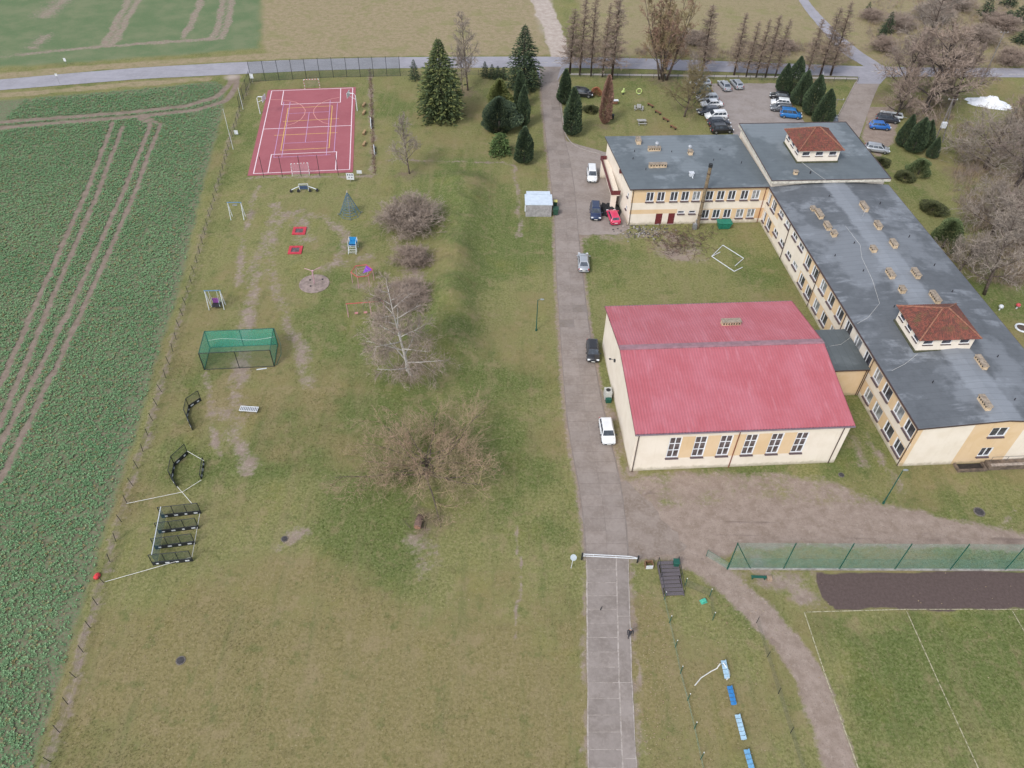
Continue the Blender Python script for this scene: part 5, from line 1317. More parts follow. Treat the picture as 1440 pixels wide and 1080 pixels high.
# roadside row
LL = (('larch', (801, 103), 12, 34, 'larch beside the driveway mouth, first from the left in the roadside row'), ('larch', (815, 106), -16, 26, 'second roadside larch right of the driveway mouth'), ('larch_b', (831, 107), -6, 24, 'third roadside larch right of the driveway mouth'), ('larch', (847, 108), 4, 22, 'fourth roadside larch, behind the columnar beech top'), ('larch_b', (860, 112), -4, 38, 'largest larch left of the many-stemmed tree'),
      ('larch_b', (986, 108), 8, 34, 'larch just right of the many-stemmed tree'), ('larch', (1032, 106), 18, 26, 'larch behind the two silver cars at the lot top'), ('larch', (1049, 108), 30, 22, 'slim larch right of the two silver cars'), ('larch', (1063, 109), 26, 22, 'larch in the middle of the row behind the parking lot'), ('larch_b', (1076, 109), 22, 24, 'larch left of the dark hedge trees, second from them'), ('larch', (1090, 108), 26, 22, 'larch immediately left of the dark hedge trees'),
      ('larch', (1135, 106), 26, 24, 'larch immediately right of the dark hedge trees'), ('larch_b', (1153, 107), 10, 28, 'larch standing behind the white flagpole'), ('larch', (1168, 106), 2, 30, 'larch nearest the right road junction'))
for i, (k, b_, t, w, lb) in enumerate(LL):
    plant_px(k, 'larch_tree', lb, 'larch', b_, t, w, group='bare larches along the road', rz=i * 1.3, lean=(0.02 * math.sin(i * 2), 0.02 * math.cos(i * 3)))
plant_px('multi', 'many_stemmed_tree', 'big many-stemmed bare tree by the road above the garden lawn', 'tree', (932, 112), -22, 84)
plant_px('yellow', 'bare_tree', 'olive-twigged bare tree between garden lawn and parked cars', 'tree', (962, 164), 88, 66)
plant_px('slim', 'bare_tree', 'thin bare tree near the lot corner by the many-stemmed tree', 'tree', (972, 128), 70, 30, rz=1)
for i, (x, y, t, w, lb) in enumerate(((1099, 130, 88, 22, 'leftmost dark evergreen in the hedge beside the parking lot'), (1113, 132, 78, 26, 'tallest pointed dark evergreen in the hedge beside the lot'), (1124, 148, 98, 28, 'third dark evergreen of the hedge, behind the blue van'), (1139, 162, 104, 30, 'fourth dark evergreen of the hedge, near the flagpole'), (1154, 176, 124, 30, 'rightmost dark evergreen of the hedge, nearest the entrance block'))):
    plant_px('thuja_b', 'evergreen_tree', lb, 'evergreen', (x, y), t, w, group='dark evergreens beside the lot', rz=i * 1.7)
for i, (x, y, t, w, lb) in enumerate(((1268, 206, 160, 24, 'leftmost dark evergreen in the clump right of the silver and black estate'), (1283, 214, 164, 30, 'largest dark evergreen in the clump behind the entrance block'), (1296, 208, 168, 24, 'third dark evergreen in the clump by the transformer pole'), (1309, 222, 192, 17, 'small dark evergreen at the right end of the clump'))):
    plant_px('thuja_b', 'evergreen_tree', lb, 'evergreen', (x, y), t, w, group='dark evergreens behind the entrance block', rz=i * 1.1)
plant_px('yew', 'yew_shrub', 'loose grey-green shrub in front of the evergreen clump', 'shrub', (1291, 245), 214, 34)
plant_px('juniper', 'low_shrub', 'flat dark shrub touching the entrance block corner', 'shrub', (1238, 231), 216, 28)
plant_px('juniper', 'low_shrub', 'flat dark shrub left of the loose grey-green shrub', 'shrub', (1272, 251), 236, 32, rz=1)
plant_px('juniper', 'low_shrub', 'flat dark shrub above the big round evergreen shrub', 'shrub', (1311, 296), 278, 40, rz=2)
plant_px('yew', 'round_evergreen_shrub', 'big dark round evergreen shrub beside the classroom block roof', 'shrub', (1325, 348), 290, 48, rz=2)
# bare woodland on the right
WD = (('round_b', (1300, 158), 10, 150, 'broad bare tree at the right road junction, largest of its cluster'), ('round', (1263, 138), 30, 80, 'bare tree at the left of the junction cluster'), ('tall', (1290, 98), -40, 90, 'tall pale-stemmed bare tree beyond the road at the junction'), ('round_b', (1258, 168), 82, 60, 'low reddish bare tree by the parked trailer'), ('round', (1340, 148), 38, 80, 'bare tree at the right of the junction cluster'),
      ('wide_b', (1385, 236), 128, 130, 'bare tree in front of the white tarpaulin'), ('round', (1428, 262), 150, 110, 'bare tree at the right edge beside the leaf litter'), ('wide_b', (1395, 330), 222, 130, 'grey bare tree over the leaf litter'), ('tall', (1384, 414), 268, 96, 'pale upright bare tree close to the block roof edge'), ('round', (1445, 352), 210, 120, 'bare tree cut by the right edge of view'), ('wide_b', (1350, 380), 306, 70, 'small grey bare tree beside the round evergreen shrub'), ('round_b', (1432, 200), 108, 80, 'bare tree right of the white tarpaulin'))
for i, (k, b_, t, w, lb) in enumerate(WD):
    plant_px(k, 'bare_tree', lb, 'tree', b_, t, w, group='bare trees right of the school', rz=i * 0.9)
SC = (('shrub', (1378, 60), 24, 56, 'bare grey bush across the road below the far pines'), ('shrub_b', (1420, 92), 56, 50, 'bare bush across the road at the right edge'), ('shrub_b', (1352, 92), 62, 40, 'bare bush across the road right of the junction'), ('shrub', (1310, 30), -10, 60, 'bare bush high at the top of the meadow'), ('shrub_b', (1240, 72), 40, 44, 'bare bush above the junction by the far lane'), ('shrub', (1262, 40), 8, 50, 'bare thicket left of the pale-stemmed tree'), ('shrub_b', (1405, 40), 6, 60, 'bare bush among the far small pines'), ('shrub', (1340, 12), -20, 60, 'bare thicket at the very top right'), ('shrub_b', (1225, 28), 4, 36, 'bare bush near the far lane'), ('shrub', (975, 62), 34, 46, 'bare bush on the meadow behind the roadside row'), ('shrub_b', (1100, 70), 48, 40, 'bare bush on the meadow above the hedge'))
for i, (k, b_, t, w, lb) in enumerate(SC):
    plant_px(k, 'bare_bush', lb, 'bush', b_, t, w, group='bare bushes across the road', rz=i * 1.9)
PN = ((1218, 22, 2, 14, 'small dark pine left of the far thicket'), (1246, 46, 16, 20, 'pair-forming dark pine above the junction'), (1240, 52, 34, 16, 'shorter dark pine above the junction'), (1385, 22, -6, 24, 'dark pine in the far top right meadow'), (1412, 38, 14, 34, 'broad dark pine near the right top corner'), (1434, 30, 4, 34, 'dark pine at the right top corner'), (1390, 30, 12, 18, 'small dark pine beside the broad one'), (1436, 60, 40, 30, 'dark low pine at the right edge across the road'), (1418, 8, -14, 26, 'dark pine cut by the top edge'))
for i, (x, y, t, w, lb) in enumerate(PN):
    plant_px('spruce_s', 'small_pine', lb, 'pine', (x, y), t, w, group='small pines across the road', rz=i)

# scrub and tall dry stems between the trees, too many to count
def scrub(label, polys, n, seed, h, mats):
    rng = random.Random(seed); rs = np.random.RandomState(seed); mb = MB(); left = n
    for poly, share in polys:
        q = GL(poly); lo, hi = q.min(0), q.max(0); got = 0
        for _ in range(n * 6):
            x, y = rng.uniform(lo[0], hi[0]), rng.uniform(lo[1], hi[1])
            if d_poly(np.array([x]), np.array([y]), q)[0] > 0 or fbm(np.array([x]), np.array([y]), 6.0, 77.0)[0] < 0.42: continue
            k = rng.uniform(0.5, 1.3) * h; mi = rng.randrange(len(mats))
            for j in range(12):
                a = rng.uniform(0, 6.283); p = Vector((x + rng.gauss(0, 0.3), y + rng.gauss(0, 0.3), -0.03)); e = p + Vector((math.cos(a) * k * 0.45, math.sin(a) * k * 0.45, k * rng.uniform(0.5, 1.0))); s_ = Vector((-math.sin(a), math.cos(a), 0)) * 0.022
                i0 = len(mb.v); mb.v += [tuple(p - s_), tuple(p + s_), tuple(e)]; mb.f.append((i0, i0 + 1, i0 + 2)); mb.m.append(mi)
            got += 1
            if got >= n * share: break
    o = stuff(mb.build('scrub', mats)); return tag(o, label, 'scrub')
scrub('tangled brown scrub between the bare trees right of the school and across the road', [([(1225, 0), (1300, -30), (1460, -30), (1460, 92), (1260, 91), (1218, 60)], 0.45), ([(1255, 120), (1340, 118), (1340, 178), (1292, 190), (1262, 150)], 0.12), ([(1345, 175), (1460, 170), (1460, 405), (1375, 400), (1340, 270)], 0.33), ([(800, 55), (1200, 62), (1196, 88), (1040, 83), (806, 77)], 0.22)], 4200, 5, 1.3, [M_TWIG, M_TWIGG, M_TWIGR, mat('dry_stems', P(176, 156, 124), 0.95, 0.2)])
# ================================================================== cars
M_TYRE = mat('tyre_rubber', P(40, 40, 42), 0.9, 0.2, 8); M_RIM = mat('alloy_rim', P(170, 172, 176), 0.35, 0.1, metal=0.7)
M_CGLASS = glass('car_glass', P(52, 58, 66)); M_HEAD = mat('headlight_glass', P(232, 236, 240), 0.15, 0.05); M_TAIL = mat('tail_light', P(170, 30, 34), 0.25, 0.05)
M_PLATE = mat('number_plate', P(236, 236, 230), 0.5, 0.05); M_PLAST = mat('black_plastic', P(44, 44, 46), 0.7, 0.15, 6)
def paint(name, c, metal=0.0): return mat('car_paint_' + name, c, 0.28, 0.06, 1.2, metal=metal, coat=0.7)
PAINT = dict(white=paint('white', P(238, 240, 242)), black=paint('black', P(38, 38, 42)), silver=paint('silver', P(186, 190, 196), 0.35), grey=paint('grey', P(110, 114, 120), 0.3), navy=paint('navy', P(44, 58, 92), 0.2), pink=paint('pink', P(224, 66, 104)), blue=paint('blue', P(38, 116, 184)), azure=paint('azure', P(44, 110, 190)), dgreen=paint('dark_green', P(60, 72, 64), 0.2), dark=paint('dark_grey', P(66, 70, 80), 0.3))
STYLE = dict(hatch=dict(L=4.05, W=1.74, H=1.48, hood=0.22, rear=0.03, roofb=0.12, belt=0.94), wagon=dict(L=4.55, W=1.78, H=1.50, hood=0.23, rear=0.03, roofb=0.10, belt=0.94), sedan=dict(L=4.55, W=1.77, H=1.44, hood=0.24, rear=0.14, roofb=0.27, belt=0.92), suv=dict(L=4.45, W=1.84, H=1.68, hood=0.22, rear=0.03, roofb=0.09, belt=1.04), van=dict(L=4.35, W=1.80, H=1.82, hood=0.19, rear=0.02, roofb=0.05, belt=1.06))
def car(style, col, base, ang, label, group, second=None):
    S = STYLE[style]; L, W, H, bz = S['L'], S['W'], S['H'], S['belt']; w = W / 2
    pnt = PAINT[col]
    root = thing('parked_car', label, 'car', G(*base) + Vector((0, 0, 0.055)), ang, group)
    st = []      # lower body stations: x, top height, half width, bottom
    hx = L / 2 - S['hood'] * L
    for f, zt, ww, zb in ((-0.5, 0.66, 0.80, 0.38), (-0.488, bz * 0.90, 0.90, 0.28), (-0.44, bz * 0.985, 0.97, 0.22), (-0.30, bz, 1.0, 0.20), (0.0, bz, 1.0, 0.20), (hx / L, bz * 0.985, 1.0, 0.20), (hx / L + 0.10, bz * 0.93, 0.99, 0.20), (0.42, bz * 0.84, 0.95, 0.22), (0.475, bz * 0.74, 0.88, 0.26), (0.5, 0.52, 0.74, 0.34)):
        st.append((f * L, zt, ww * w, zb))
    b = MB(); secs = []
    for x, zt, ww, zb in st:
        zm = zb + (zt - zb) * 0.55
        half = [(0.0, zb), (ww * 0.82, zb), (ww * 0.96, zb + (zt - zb) * 0.15), (ww, zm), (ww * 0.975, zt - (zt - zb) * 0.12), (ww * 0.88, zt), (0.0, zt + 0.025)]
        secs.append([(x, y, z) for y, z in half] + [(x, -y, z) for y, z in reversed(half[1:-1])])
    k = len(secs[0])
    for s_ in secs: b.v.extend(s_)
    for i in range(len(secs) - 1):
        for j in range(k):
            j2 = (j + 1) % k; b.f.append((i * k + j, i * k + j2, (i + 1) * k + j2, (i + 1) * k + j)); b.m.append(0)
    b.f.append(tuple(range(k))); b.m.append(0); b.f.append(tuple((len(secs) - 1) * k + k - 1 - j for j in range(k))); b.m.append(0)
    body = b.build('body', pnt, root, True)
    # cabin
    xb0, xb1 = -L / 2 + S['rear'] * L, hx + 0.02 * L; xt0, xt1 = -L / 2 + S['roofb'] * L, xb1 - 0.17 * L
    zb_, zt_ = bz - 0.03, H
    base_r = [(xb1, -w * 0.90, zb_), (xb1, w * 0.90, zb_), (xb0, w * 0.90, zb_), (xb0, -w * 0.90, zb_)]
    e = 0.70
    top_r = [(xt1, -w * e, zt_ - 0.07), (xt1, w * e, zt_ - 0.07), (xt0, w * e, zt_ - 0.06), (xt0, -w * e, zt_ - 0.06)]
    crown = [(xt1 - 0.22, -w * e * 0.8, zt_), (xt1 - 0.22, w * e * 0.8, zt_), (xt0 + 0.2, w * e * 0.8, zt_), (xt0 + 0.2, -w * e * 0.8, zt_)]
    cb_ = MB(); cb_.v = base_r + top_r + crown
    for i in range(4):
        j = (i + 1) % 4; cb_.f += [(i, j, 4 + j, 4 + i), (4 + i, 4 + j, 8 + j, 8 + i)]; cb_.m += [0, 0]
    cb_.f.append((8, 9, 10, 11)); cb_.m.append(0)
    cb_.build('cabin', pnt, root, False, bevel=0.03)
    V = Vector
    def pane(name, q, a0=0.06, a1=0.94, c0=0.14, c1=0.92, off=0.012):
        q = [V(p) for p in q]; n = (q[1] - q[0]).cross(q[3] - q[0]).normalized() * off
        pt = lambda s_, t_: (q[0].lerp(q[1], s_)).lerp(q[3].lerp(q[2], s_), t_) + n
        o = [pt(a0, c0), pt(a1, c0), pt(a1, c1), pt(a0, c1)]
        MB().hexa([p - n * 0.6 for p in o] + o).build(name, M_CGLASS, root)
    pane('windscreen', [base_r[0], base_r[1], top_r[1], top_r[0]], 0.04, 0.96)
    pane('rear_window', [base_r[2], base_r[3], top_r[3], top_r[2]], 0.10, 0.90, 0.25 if style != 'sedan' else 0.1)
    for q in ([base_r[1], base_r[2], top_r[2], top_r[1]], [base_r[3], base_r[0], top_r[0], top_r[3]]):
        for a, c in ((0.07, 0.36), (0.39, 0.66), (0.69, 0.93)):
            if style == 'van' and (a > 0.6) and col == 'white': continue
            pane('side_window', q, a, c, 0.14, 0.88)
    for x in (L * 0.315, -L * 0.30):
        for s_ in (-1, 1):
            wr = 0.315 if style != 'suv' else 0.35
            y0, y1 = s_ * (w - 0.20), s_ * (w + 0.005)
            t_ = MB().tube([(x, y0, wr - 0.0), (x, y1, wr - 0.0)], wr, 14).build('wheel', M_TYRE, root)
            MB().tube([(x, y1 - s_ * 0.02, wr), (x, y1 + s_ * 0.012, wr)], [wr * 0.66, wr * 0.58], 10).build('rim', M_RIM, t_)
    for s_ in (-1, 1):
        MB().box((L / 2 - 0.13, s_ * w * 0.70, bz * 0.70), (0.22, 0.36, 0.15), s_ * -0.25).build('headlight', M_HEAD, root, bevel=0.02)
        MB().box((-L / 2 + 0.07, s_ * w * 0.80, bz * 0.84), (0.10, 0.18, 0.28), s_ * 0.2).build('tail_light', M_TAIL, root, bevel=0.01)
        MB().box((xb1 - 0.25, s_ * (w + 0.09), bz + 0.06), (0.14, 0.20, 0.13)).build('mirror', pnt if col not in ('white',) else M_PLAST, root, bevel=0.03)
    MB().box((L / 2 - 0.02, 0, 0.46), (0.08, 1.05, 0.14)).build('grille', M_PLAST, root); MB().box((L / 2 + 0.025, 0, 0.43), (0.015, 0.5, 0.11)).build('number_plate', M_PLATE, root)
    MB().box((-L / 2 - 0.005, 0, 0.58), (0.03, 0.5, 0.11)).build('number_plate', M_PLATE, root)
    MB().box((-L / 2 + 0.05, 0, 0.42), (0.12, W * 0.82, 0.16)).build('bumper', M_PLAST if style in ('suv', 'van') else pnt, root, bevel=0.02)
    MB().box((0, 0, 0.20), (L * 0.9, W * 0.86, 0.12)).build('underbody', M_PLAST, root)
    if style in ('wagon', 'suv'):
        for s_ in (-1, 1): MB().tube([(xt1 - 0.3, s_ * w * 0.62, zt_ - 0.03), (xt1 - 0.4, s_ * w * 0.62, zt_ + 0.05), (xt0 + 0.35, s_ * w * 0.62, zt_ + 0.05), (xt0 + 0.25, s_ * w * 0.62, zt_ - 0.03)], 0.018, 5).build('roof_rail', M_RIM, root)
    return root
GD, GW, GP, GR = 'cars along the driveway', 'cars by the school wing', 'cars in the parking lot', 'cars beside the entrance block'
car('hatch', 'white', (853, 611), heading((850, 590), (857, 632)), 'white hatchback parked beside the gym wall facing the camera', GD)
car('hatch', 'black', (833, 498), heading((832, 480), (834, 515)), 'black hatchback parked by the rear corner of the gym', GD)
car('sedan', 'silver', (820, 373), heading((821, 392), (819, 352)), 'silver saloon parked alone on the driveway edge', GD)
car('suv', 'navy', (837, 302), heading((836, 285), (838, 318)), 'dark navy car next to the pink car by the wing', GW)
car('hatch', 'pink', (862, 309), heading((866, 320), (857, 297)), 'bright pink small car by the coal heap', GW)
car('van', 'white', (832, 250), heading((831, 236), (833, 264)), 'white small van in front of the wing terrace', GW)
car('suv', 'black', (819, 135), heading((806, 134), (832, 137)), 'black off-road car parked behind the driveway thujas', 'cars beside the garden')
for (st_, c_, p_, a_, lb) in (
    ('wagon', 'silver', (984, 121), (196, 0), 'silver estate car at the upper left corner of the lot'), ('hatch', 'dgreen', (986, 132), (190, 0), 'dark green car half hidden by the olive bare tree'),
    ('wagon', 'silver', (994, 142), (188, 0), 'silver estate car, third from the top in the left lot row'), ('sedan', 'white', (1000, 150), (188, 0), 'white saloon, fourth from the top in the left lot row'), ('wagon', 'dark', (995, 160), (188, 0), 'dark grey estate car between two white cars in left row'),
    ('suv', 'white', (1006, 167), (188, 0), 'white off-road car, sixth from the top in the left lot row'), ('wagon', 'dark', (1010, 176), (8, 0), 'dark car just below the white off-road car in left row'), ('suv', 'black', (1014, 186), (8, 0), 'black car nearest the wing roof in the left lot row'),
    ('sedan', 'silver', (1018, 124), (102, 0), 'left of the two silver cars at the top of the lot'), ('hatch', 'silver', (1035, 122), (102, 0), 'right of the two silver cars at the top of the lot'),
    ('sedan', 'black', (1097, 139), (164, 0), 'black saloon, topmost of the right row in the lot'), ('hatch', 'white', (1097, 148), (170, 0), 'white car below the black saloon in the right lot row'), ('wagon', 'grey', (1098, 156), (172, 0), 'grey estate car above the blue van in the right lot row'), ('van', 'blue', (1111, 165), (-10, 0), 'bright blue small van at the lower end of the right lot row')):
    car(st_, c_, p_, R(a_[0]), lb, GP)
car('hatch', 'dark', (1170, 172), R(80), 'dark car behind the rightmost hedge evergreen', GR)
car('hatch', 'azure', (1236, 181), R(-8), 'bright blue car beside the white trailer', GR)
car('wagon', 'dark', (1247, 171), R(-12), 'dark car between the blue car and the white trailer', GR)
car('wagon', 'silver', (1232, 213), R(-14), 'silver and black estate car at the entrance block corner', GR)

# ================================================================== street and yard furniture
M_STEEL = mat('galvanised_steel', P(168, 170, 172), 0.45, 0.15, 4, metal=0.5); M_BLACKM = mat('black_metal', P(40, 44, 48), 0.55, 0.15, 5); M_GREENM = mat('green_metal', P(30, 92, 78), 0.5, 0.15, 4)
M_WHITEM = mat('white_metal', P(226, 230, 234), 0.45, 0.1, 4); M_REDM = mat('red_metal', P(206, 82, 84), 0.5, 0.15, 4); M_BLUEM = mat('blue_plastic', P(48, 146, 204), 0.45, 0.1, 3); M_TEALN = veil('teal_net', P(52, 178, 150), 0.52)
M_WOOD = mat('weathered_wood', P(150, 116, 88), 0.85, 0.3, 4); M_TANW = mat('pale_wood', P(184, 152, 112), 0.85, 0.25, 4); M_TAPE = mat('white_tape', P(232, 230, 226), 0.7, 0.08)
M_CHAIN = veil('chain_link', P(110, 112, 104), 0.20); M_GNET = veil('green_ball_net', P(140, 176, 162), 0.27, 1.5); M_GNETL = veil('green_windbreak', P(80, 126, 104), 0.34, 1.2); M_BNET = veil('dark_net', P(60, 82, 76), 0.30); M_BLUEN = veil('blue_net', P(70, 130, 150), 0.45)
def post_fence(name, label, pts, step, h, r, m, mesh_m, rails=(), group=None, mesh_h=None, jit=0.0, n=6, seed=1, cap=None, plinth=None):
    rng = random.Random(seed); P_ = resample(np.array([[*G(*p)[:2]] for p in pts]), step)
    c = P_.mean(0); root = thing(name, label, 'fence', (c[0], c[1], 0), 0, group)
    pm = keep_mesh(MB().tube([(0, 0, -0.05), (0, 0, h)], r, n), 'post', m)
    cm = keep_mesh(MB().tube([(0, 0, h), (0, 0, h + 0.06)], r * 1.3, n), 'cap', cap) if cap else None
    for i, q in enumerate(P_):
        o = link(pm, 'post', root, (q[0] - c[0], q[1] - c[1], 0)); o.rotation_euler = (rng.uniform(-jit, jit), rng.uniform(-jit, jit), 0)
        if cm: link(cm, 'cap', o)
        if i + 1 < len(P_):
            d = P_[i + 1] - q; a = Vector((q[0] - c[0], q[1] - c[1], 0)); e = Vector((P_[i + 1][0] - c[0], P_[i + 1][1] - c[1], 0))
            if mesh_m:
                mh = mesh_h or h * 0.95; k = 4; mb = MB()
                for j in range(k):
                    s0, s1 = a.lerp(e, j / k), a.lerp(e, (j + 1) / k)
                    mb.face([s0 + Vector((0, 0, 0.03)), s1 + Vector((0, 0, 0.03)), s1 + Vector((0, 0, mh - jit * 2 * math.sin((j + 1) / k * 3.14))), s0 + Vector((0, 0, mh - jit * 2 * math.sin(j / k * 3.14)))])
                mb.build('mesh_panel', mesh_m, root)
            for z in rails: MB().tube([a + Vector((0, 0, z)), e + Vector((0, 0, z))], r * 0.5, 5).build('rail', m, root)
            if plinth: MB().box((a + e) / 2 + Vector((0, 0, 0.10)), (np.hypot(*d), 0.16, 0.22), math.atan2(d[1], d[0])).build('plinth', plinth, root)
    return root, P_
post_fence('wire_fence', 'long sagging chain-link fence between the crop field and the lawn', FENCE_L[:-1] + [(58, 1115)], 2.5, 1.45, 0.035, M_BLACKM, M_CHAIN, group=None, jit=0.10, seed=3)
post_fence('court_fence', 'tall dark ball fence along the road behind the red court', [(354, 115), (462, 109), (563, 107)], 2.75, 4.3, 0.05, M_BLACKM, M_BNET, (4.2, 0.1), seed=4, jit=0.01)
post_fence('court_fence', 'tall dark ball fence across the near end of the red court', [(371, 249), (398, 248.5), (476, 246.5)], 3.25, 4.0, 0.045, M_BLACKM, None, seed=5, jit=0.02)
post_fence('court_fence', 'tall dark ball fence along the left side of the court', [(352, 116), (346, 130), (337, 152)], 3.0, 2.4, 0.045, M_BLACKM, M_BNET, (2.3,), seed=6, jit=0.02)
post_fence('road_fence', 'low dark fence between the garden lawn and the sidewalk', [(800, 108.5), (900, 109.8), (1050, 112.3), (1206, 115)], 2.6, 1.1, 0.035, M_BLACKM, M_CHAIN, (1.05,), seed=7, jit=0.02)
post_fence('road_fence', 'low wire fence by the road from court to driveway spruce', [(563, 107), (640, 106), (745, 104)], 2.6, 1.2, 0.03, M_BLACKM, M_CHAIN, seed=8, jit=0.02)
gf, gfp = post_fence('ball_fence', 'tall green net fence on a concrete kerb beside the football pitch', [(1023, 800.5), (1087.5, 800.8), (1222, 801.5), (1354.4, 802), (1490, 802.5)], 5.28, 5.0, 0.06, M_GREENM, M_GNET, (0.06,), mesh_h=5.0, seed=9, plinth=mat('kerb_concrete', P(176, 170, 164), 0.9, 0.3, 2))
a, e = gfp[0], gfp[1]
gl = Vector((gf.location.x, gf.location.y, 0)); A0 = Vector((a[0], a[1], 0)) - gl; A1 = Vector((e[0], e[1], 0)) - gl
MB().tube([A0 + Vector((0, 0, 4.9)), A0.lerp(A1, 0.42)], 0.05, 6).build('brace', M_GREENM, gf)
for i in range(len(gfp) - 1):
    s0 = Vector((gfp[i][0], gfp[i][1], 0)) - gl + Vector((0, 0.09, 0)); s1 = Vector((gfp[i + 1][0], gfp[i + 1][1], 0)) - gl + Vector((0, 0.09, 0))
    MB().face([s0 + Vector((0, 0, 0.2)), s1 + Vector((0, 0, 0.2)), s1 + Vector((0, 0, 2.0)), s0 + Vector((0, 0, 2.0))]).build('windbreak', M_GNETL, gf)
post_fence('low_fence', 'short green mesh fence left of the tall green net fence', [(993, 782), (1022, 800)], 1.7, 1.2, 0.03, M_GREENM, M_GNET, (1.15,), seed=10)
post_fence('post_row', 'row of low green posts with white caps beside the concrete path', [(934, 843), (941.6, 877), (949.4, 911), (957, 949), (967, 986), (976.6, 1026.6), (986, 1070), (995, 1112)], 2.55, 1.45, 0.04, M_GREENM, M_GNET, cap=M_TAPE, seed=11, mesh_h=0.5, jit=0.02)
post_fence('post_row', 'short row of green posts with white caps near the steps', [(963, 824), (998, 839), (1002, 872)], 2.5, 1.45, 0.04, M_GREENM, M_CHAIN, cap=M_TAPE, seed=12, jit=0.02)
post_fence('wire_fence', 'thin wire fence between seat rows and the dirt track', [(1063.6, 876), (1079.7, 928), (1096, 981), (1113, 1035), (1130, 1090)], 3.6, 1.2, 0.03, M_BLACKM, M_CHAIN, seed=13, jit=0.05)
def lamp_post(label, base, top, arm):
    h = height_at(base, top); o = thing('lamp_post', label, 'lamp post', G(*base), 0, 'lamp posts')
    MB().tube([(0, 0, 0), (0, 0, 1.0), (0, 0, h)], [0.10, 0.07, 0.05], 8).build('pole', M_GREENM, o); MB().tube([(0, 0, 0), (0, 0, 0.3)], 0.13, 8).build('base', M_GREENM, o)
    MB().tube([(0, 0, h), (arm * 0.5, 0, h + 0.12), (arm, 0, h + 0.15)], 0.035, 6).build('arm', M_GREENM, o)
    MB().blob((arm * 1.15, 0, h + 0.14), (0.32, 0.14, 0.10), 10, 6).build('lamp_head', mat('lamp_head', P(150, 156, 158), 0.4), o)
lamp_post('green lamp post on the lawn left of the driveway', (754, 465), 422, 0.5)
lamp_post('green lamp post on the grass in front of the school block end', (1242, 708), 662, 0.25)
def pole(label, base, h, m, r=0.11, cross=0.0, name='utility_pole', lean=0.0, a_frame=False, box=False, rz=0.0):
    o = thing(name, label, 'pole', G(*base), rz)
    MB().tube([(0, 0, -0.1), (lean, 0, h)], [r, r * 0.65], 8).build('pole', m, o)
    if a_frame: MB().tube([(1.6, 0, -0.1), (lean, 0, h * 0.97)], [r, r * 0.6], 8).build('strut', m, o)
    if cross:
        MB().box((lean, 0, h - 0.3), (cross, 0.08, 0.10)).build('crossarm', m, o)
        for s_ in (-0.45, 0.0, 0.45): MB().tube([(lean + s_ * cross, 0, h - 0.25), (lean + s_ * cross, 0, h - 0.02)], [0.05, 0.03], 6).build('insulator', M_WHITEM, o)
    if box:
        MB().box((0.2, -0.35, h * 0.42), (0.9, 0.6, 1.1)).build('transformer', M_WHITEM, o, bevel=0.04)
    return o
M_CPOLE = mat('concrete_pole', P(140, 134, 130), 0.9, 0.25, 3)
pole('concrete utility pole with crossarm across from the white tarpaulin', (1379, 119), height_at((1379, 119), 44), M_CPOLE, 0.14, 1.6)
pole('grey double pole carrying a white transformer box by the evergreen clump', (1314, 200), height_at((1314, 200), 138), M_CPOLE, 0.13, 1.8, a_frame=True, box=True)
pole('slim white flagpole standing in the dark hedge', (1151, 126), height_at((1151, 126), 101), M_WHITEM, 0.07, name='flagpole')
pole('thin utility pole with long crossarm behind the entrance block', (1166, 178), height_at((1166, 178), 138), M_CPOLE, 0.08, 2.4)
pole('leaning dark wooden pole right of the white tarpaulin', (1424, 168), height_at((1424, 168), 134), M_WOOD, 0.10, lean=0.7)
pole('white thin pole at the field edge left of the red court, near one', (328, 210), height_at((328, 210), 153), M_WHITEM, 0.05, name='thin_pole')
pole('white thin pole at the field track end, far one', (342, 154), height_at((342, 154), 123), M_WHITEM, 0.05, name='thin_pole')
def road_sign(label, base, h, w, hh, m=None):
    o = thing('sign', label, 'sign', G(*base)); MB().tube([(0, 0, 0), (0, 0, h)], 0.03, 6).build('pole', M_STEEL, o)
    MB().box((0, -0.05, h - hh / 2), (w, 0.03, hh)).build('panel', m or M_WHITEM, o)
    return o
road_sign('small white roadside marker on the field verge, upper one', (94, 92), 1.6, 0.5, 0.7); road_sign('thin white roadside marker on the near road edge', (84, 118), 2.2, 0.45, 0.5)
road_sign('white notice box on the tall fence post at the track entrance', (356, 118), 2.2, 0.7, 1.0); road_sign('small white sign by the thin pole left of the court', (333, 190), 1.0, 0.7, 0.8)
o = road_sign('white information board with five dark pictograms at the court corner', (493.5, 256), 1.75, 1.3, 1.25)
for i, (x, z) in enumerate(((-0.38, 1.45), (0.0, 1.45), (0.38, 1.45), (-0.2, 0.95), (0.28, 0.95))): MB().box((x, -0.075, z), (0.2, 0.02, 0.26 if i < 3 else 0.18)).build('pictogram', mat('pictogram_ink', P(70, 74, 92), 0.7), o)
road_sign('blank white notice board on a short post at the court corner', (506, 248), 1.2, 0.9, 0.6)

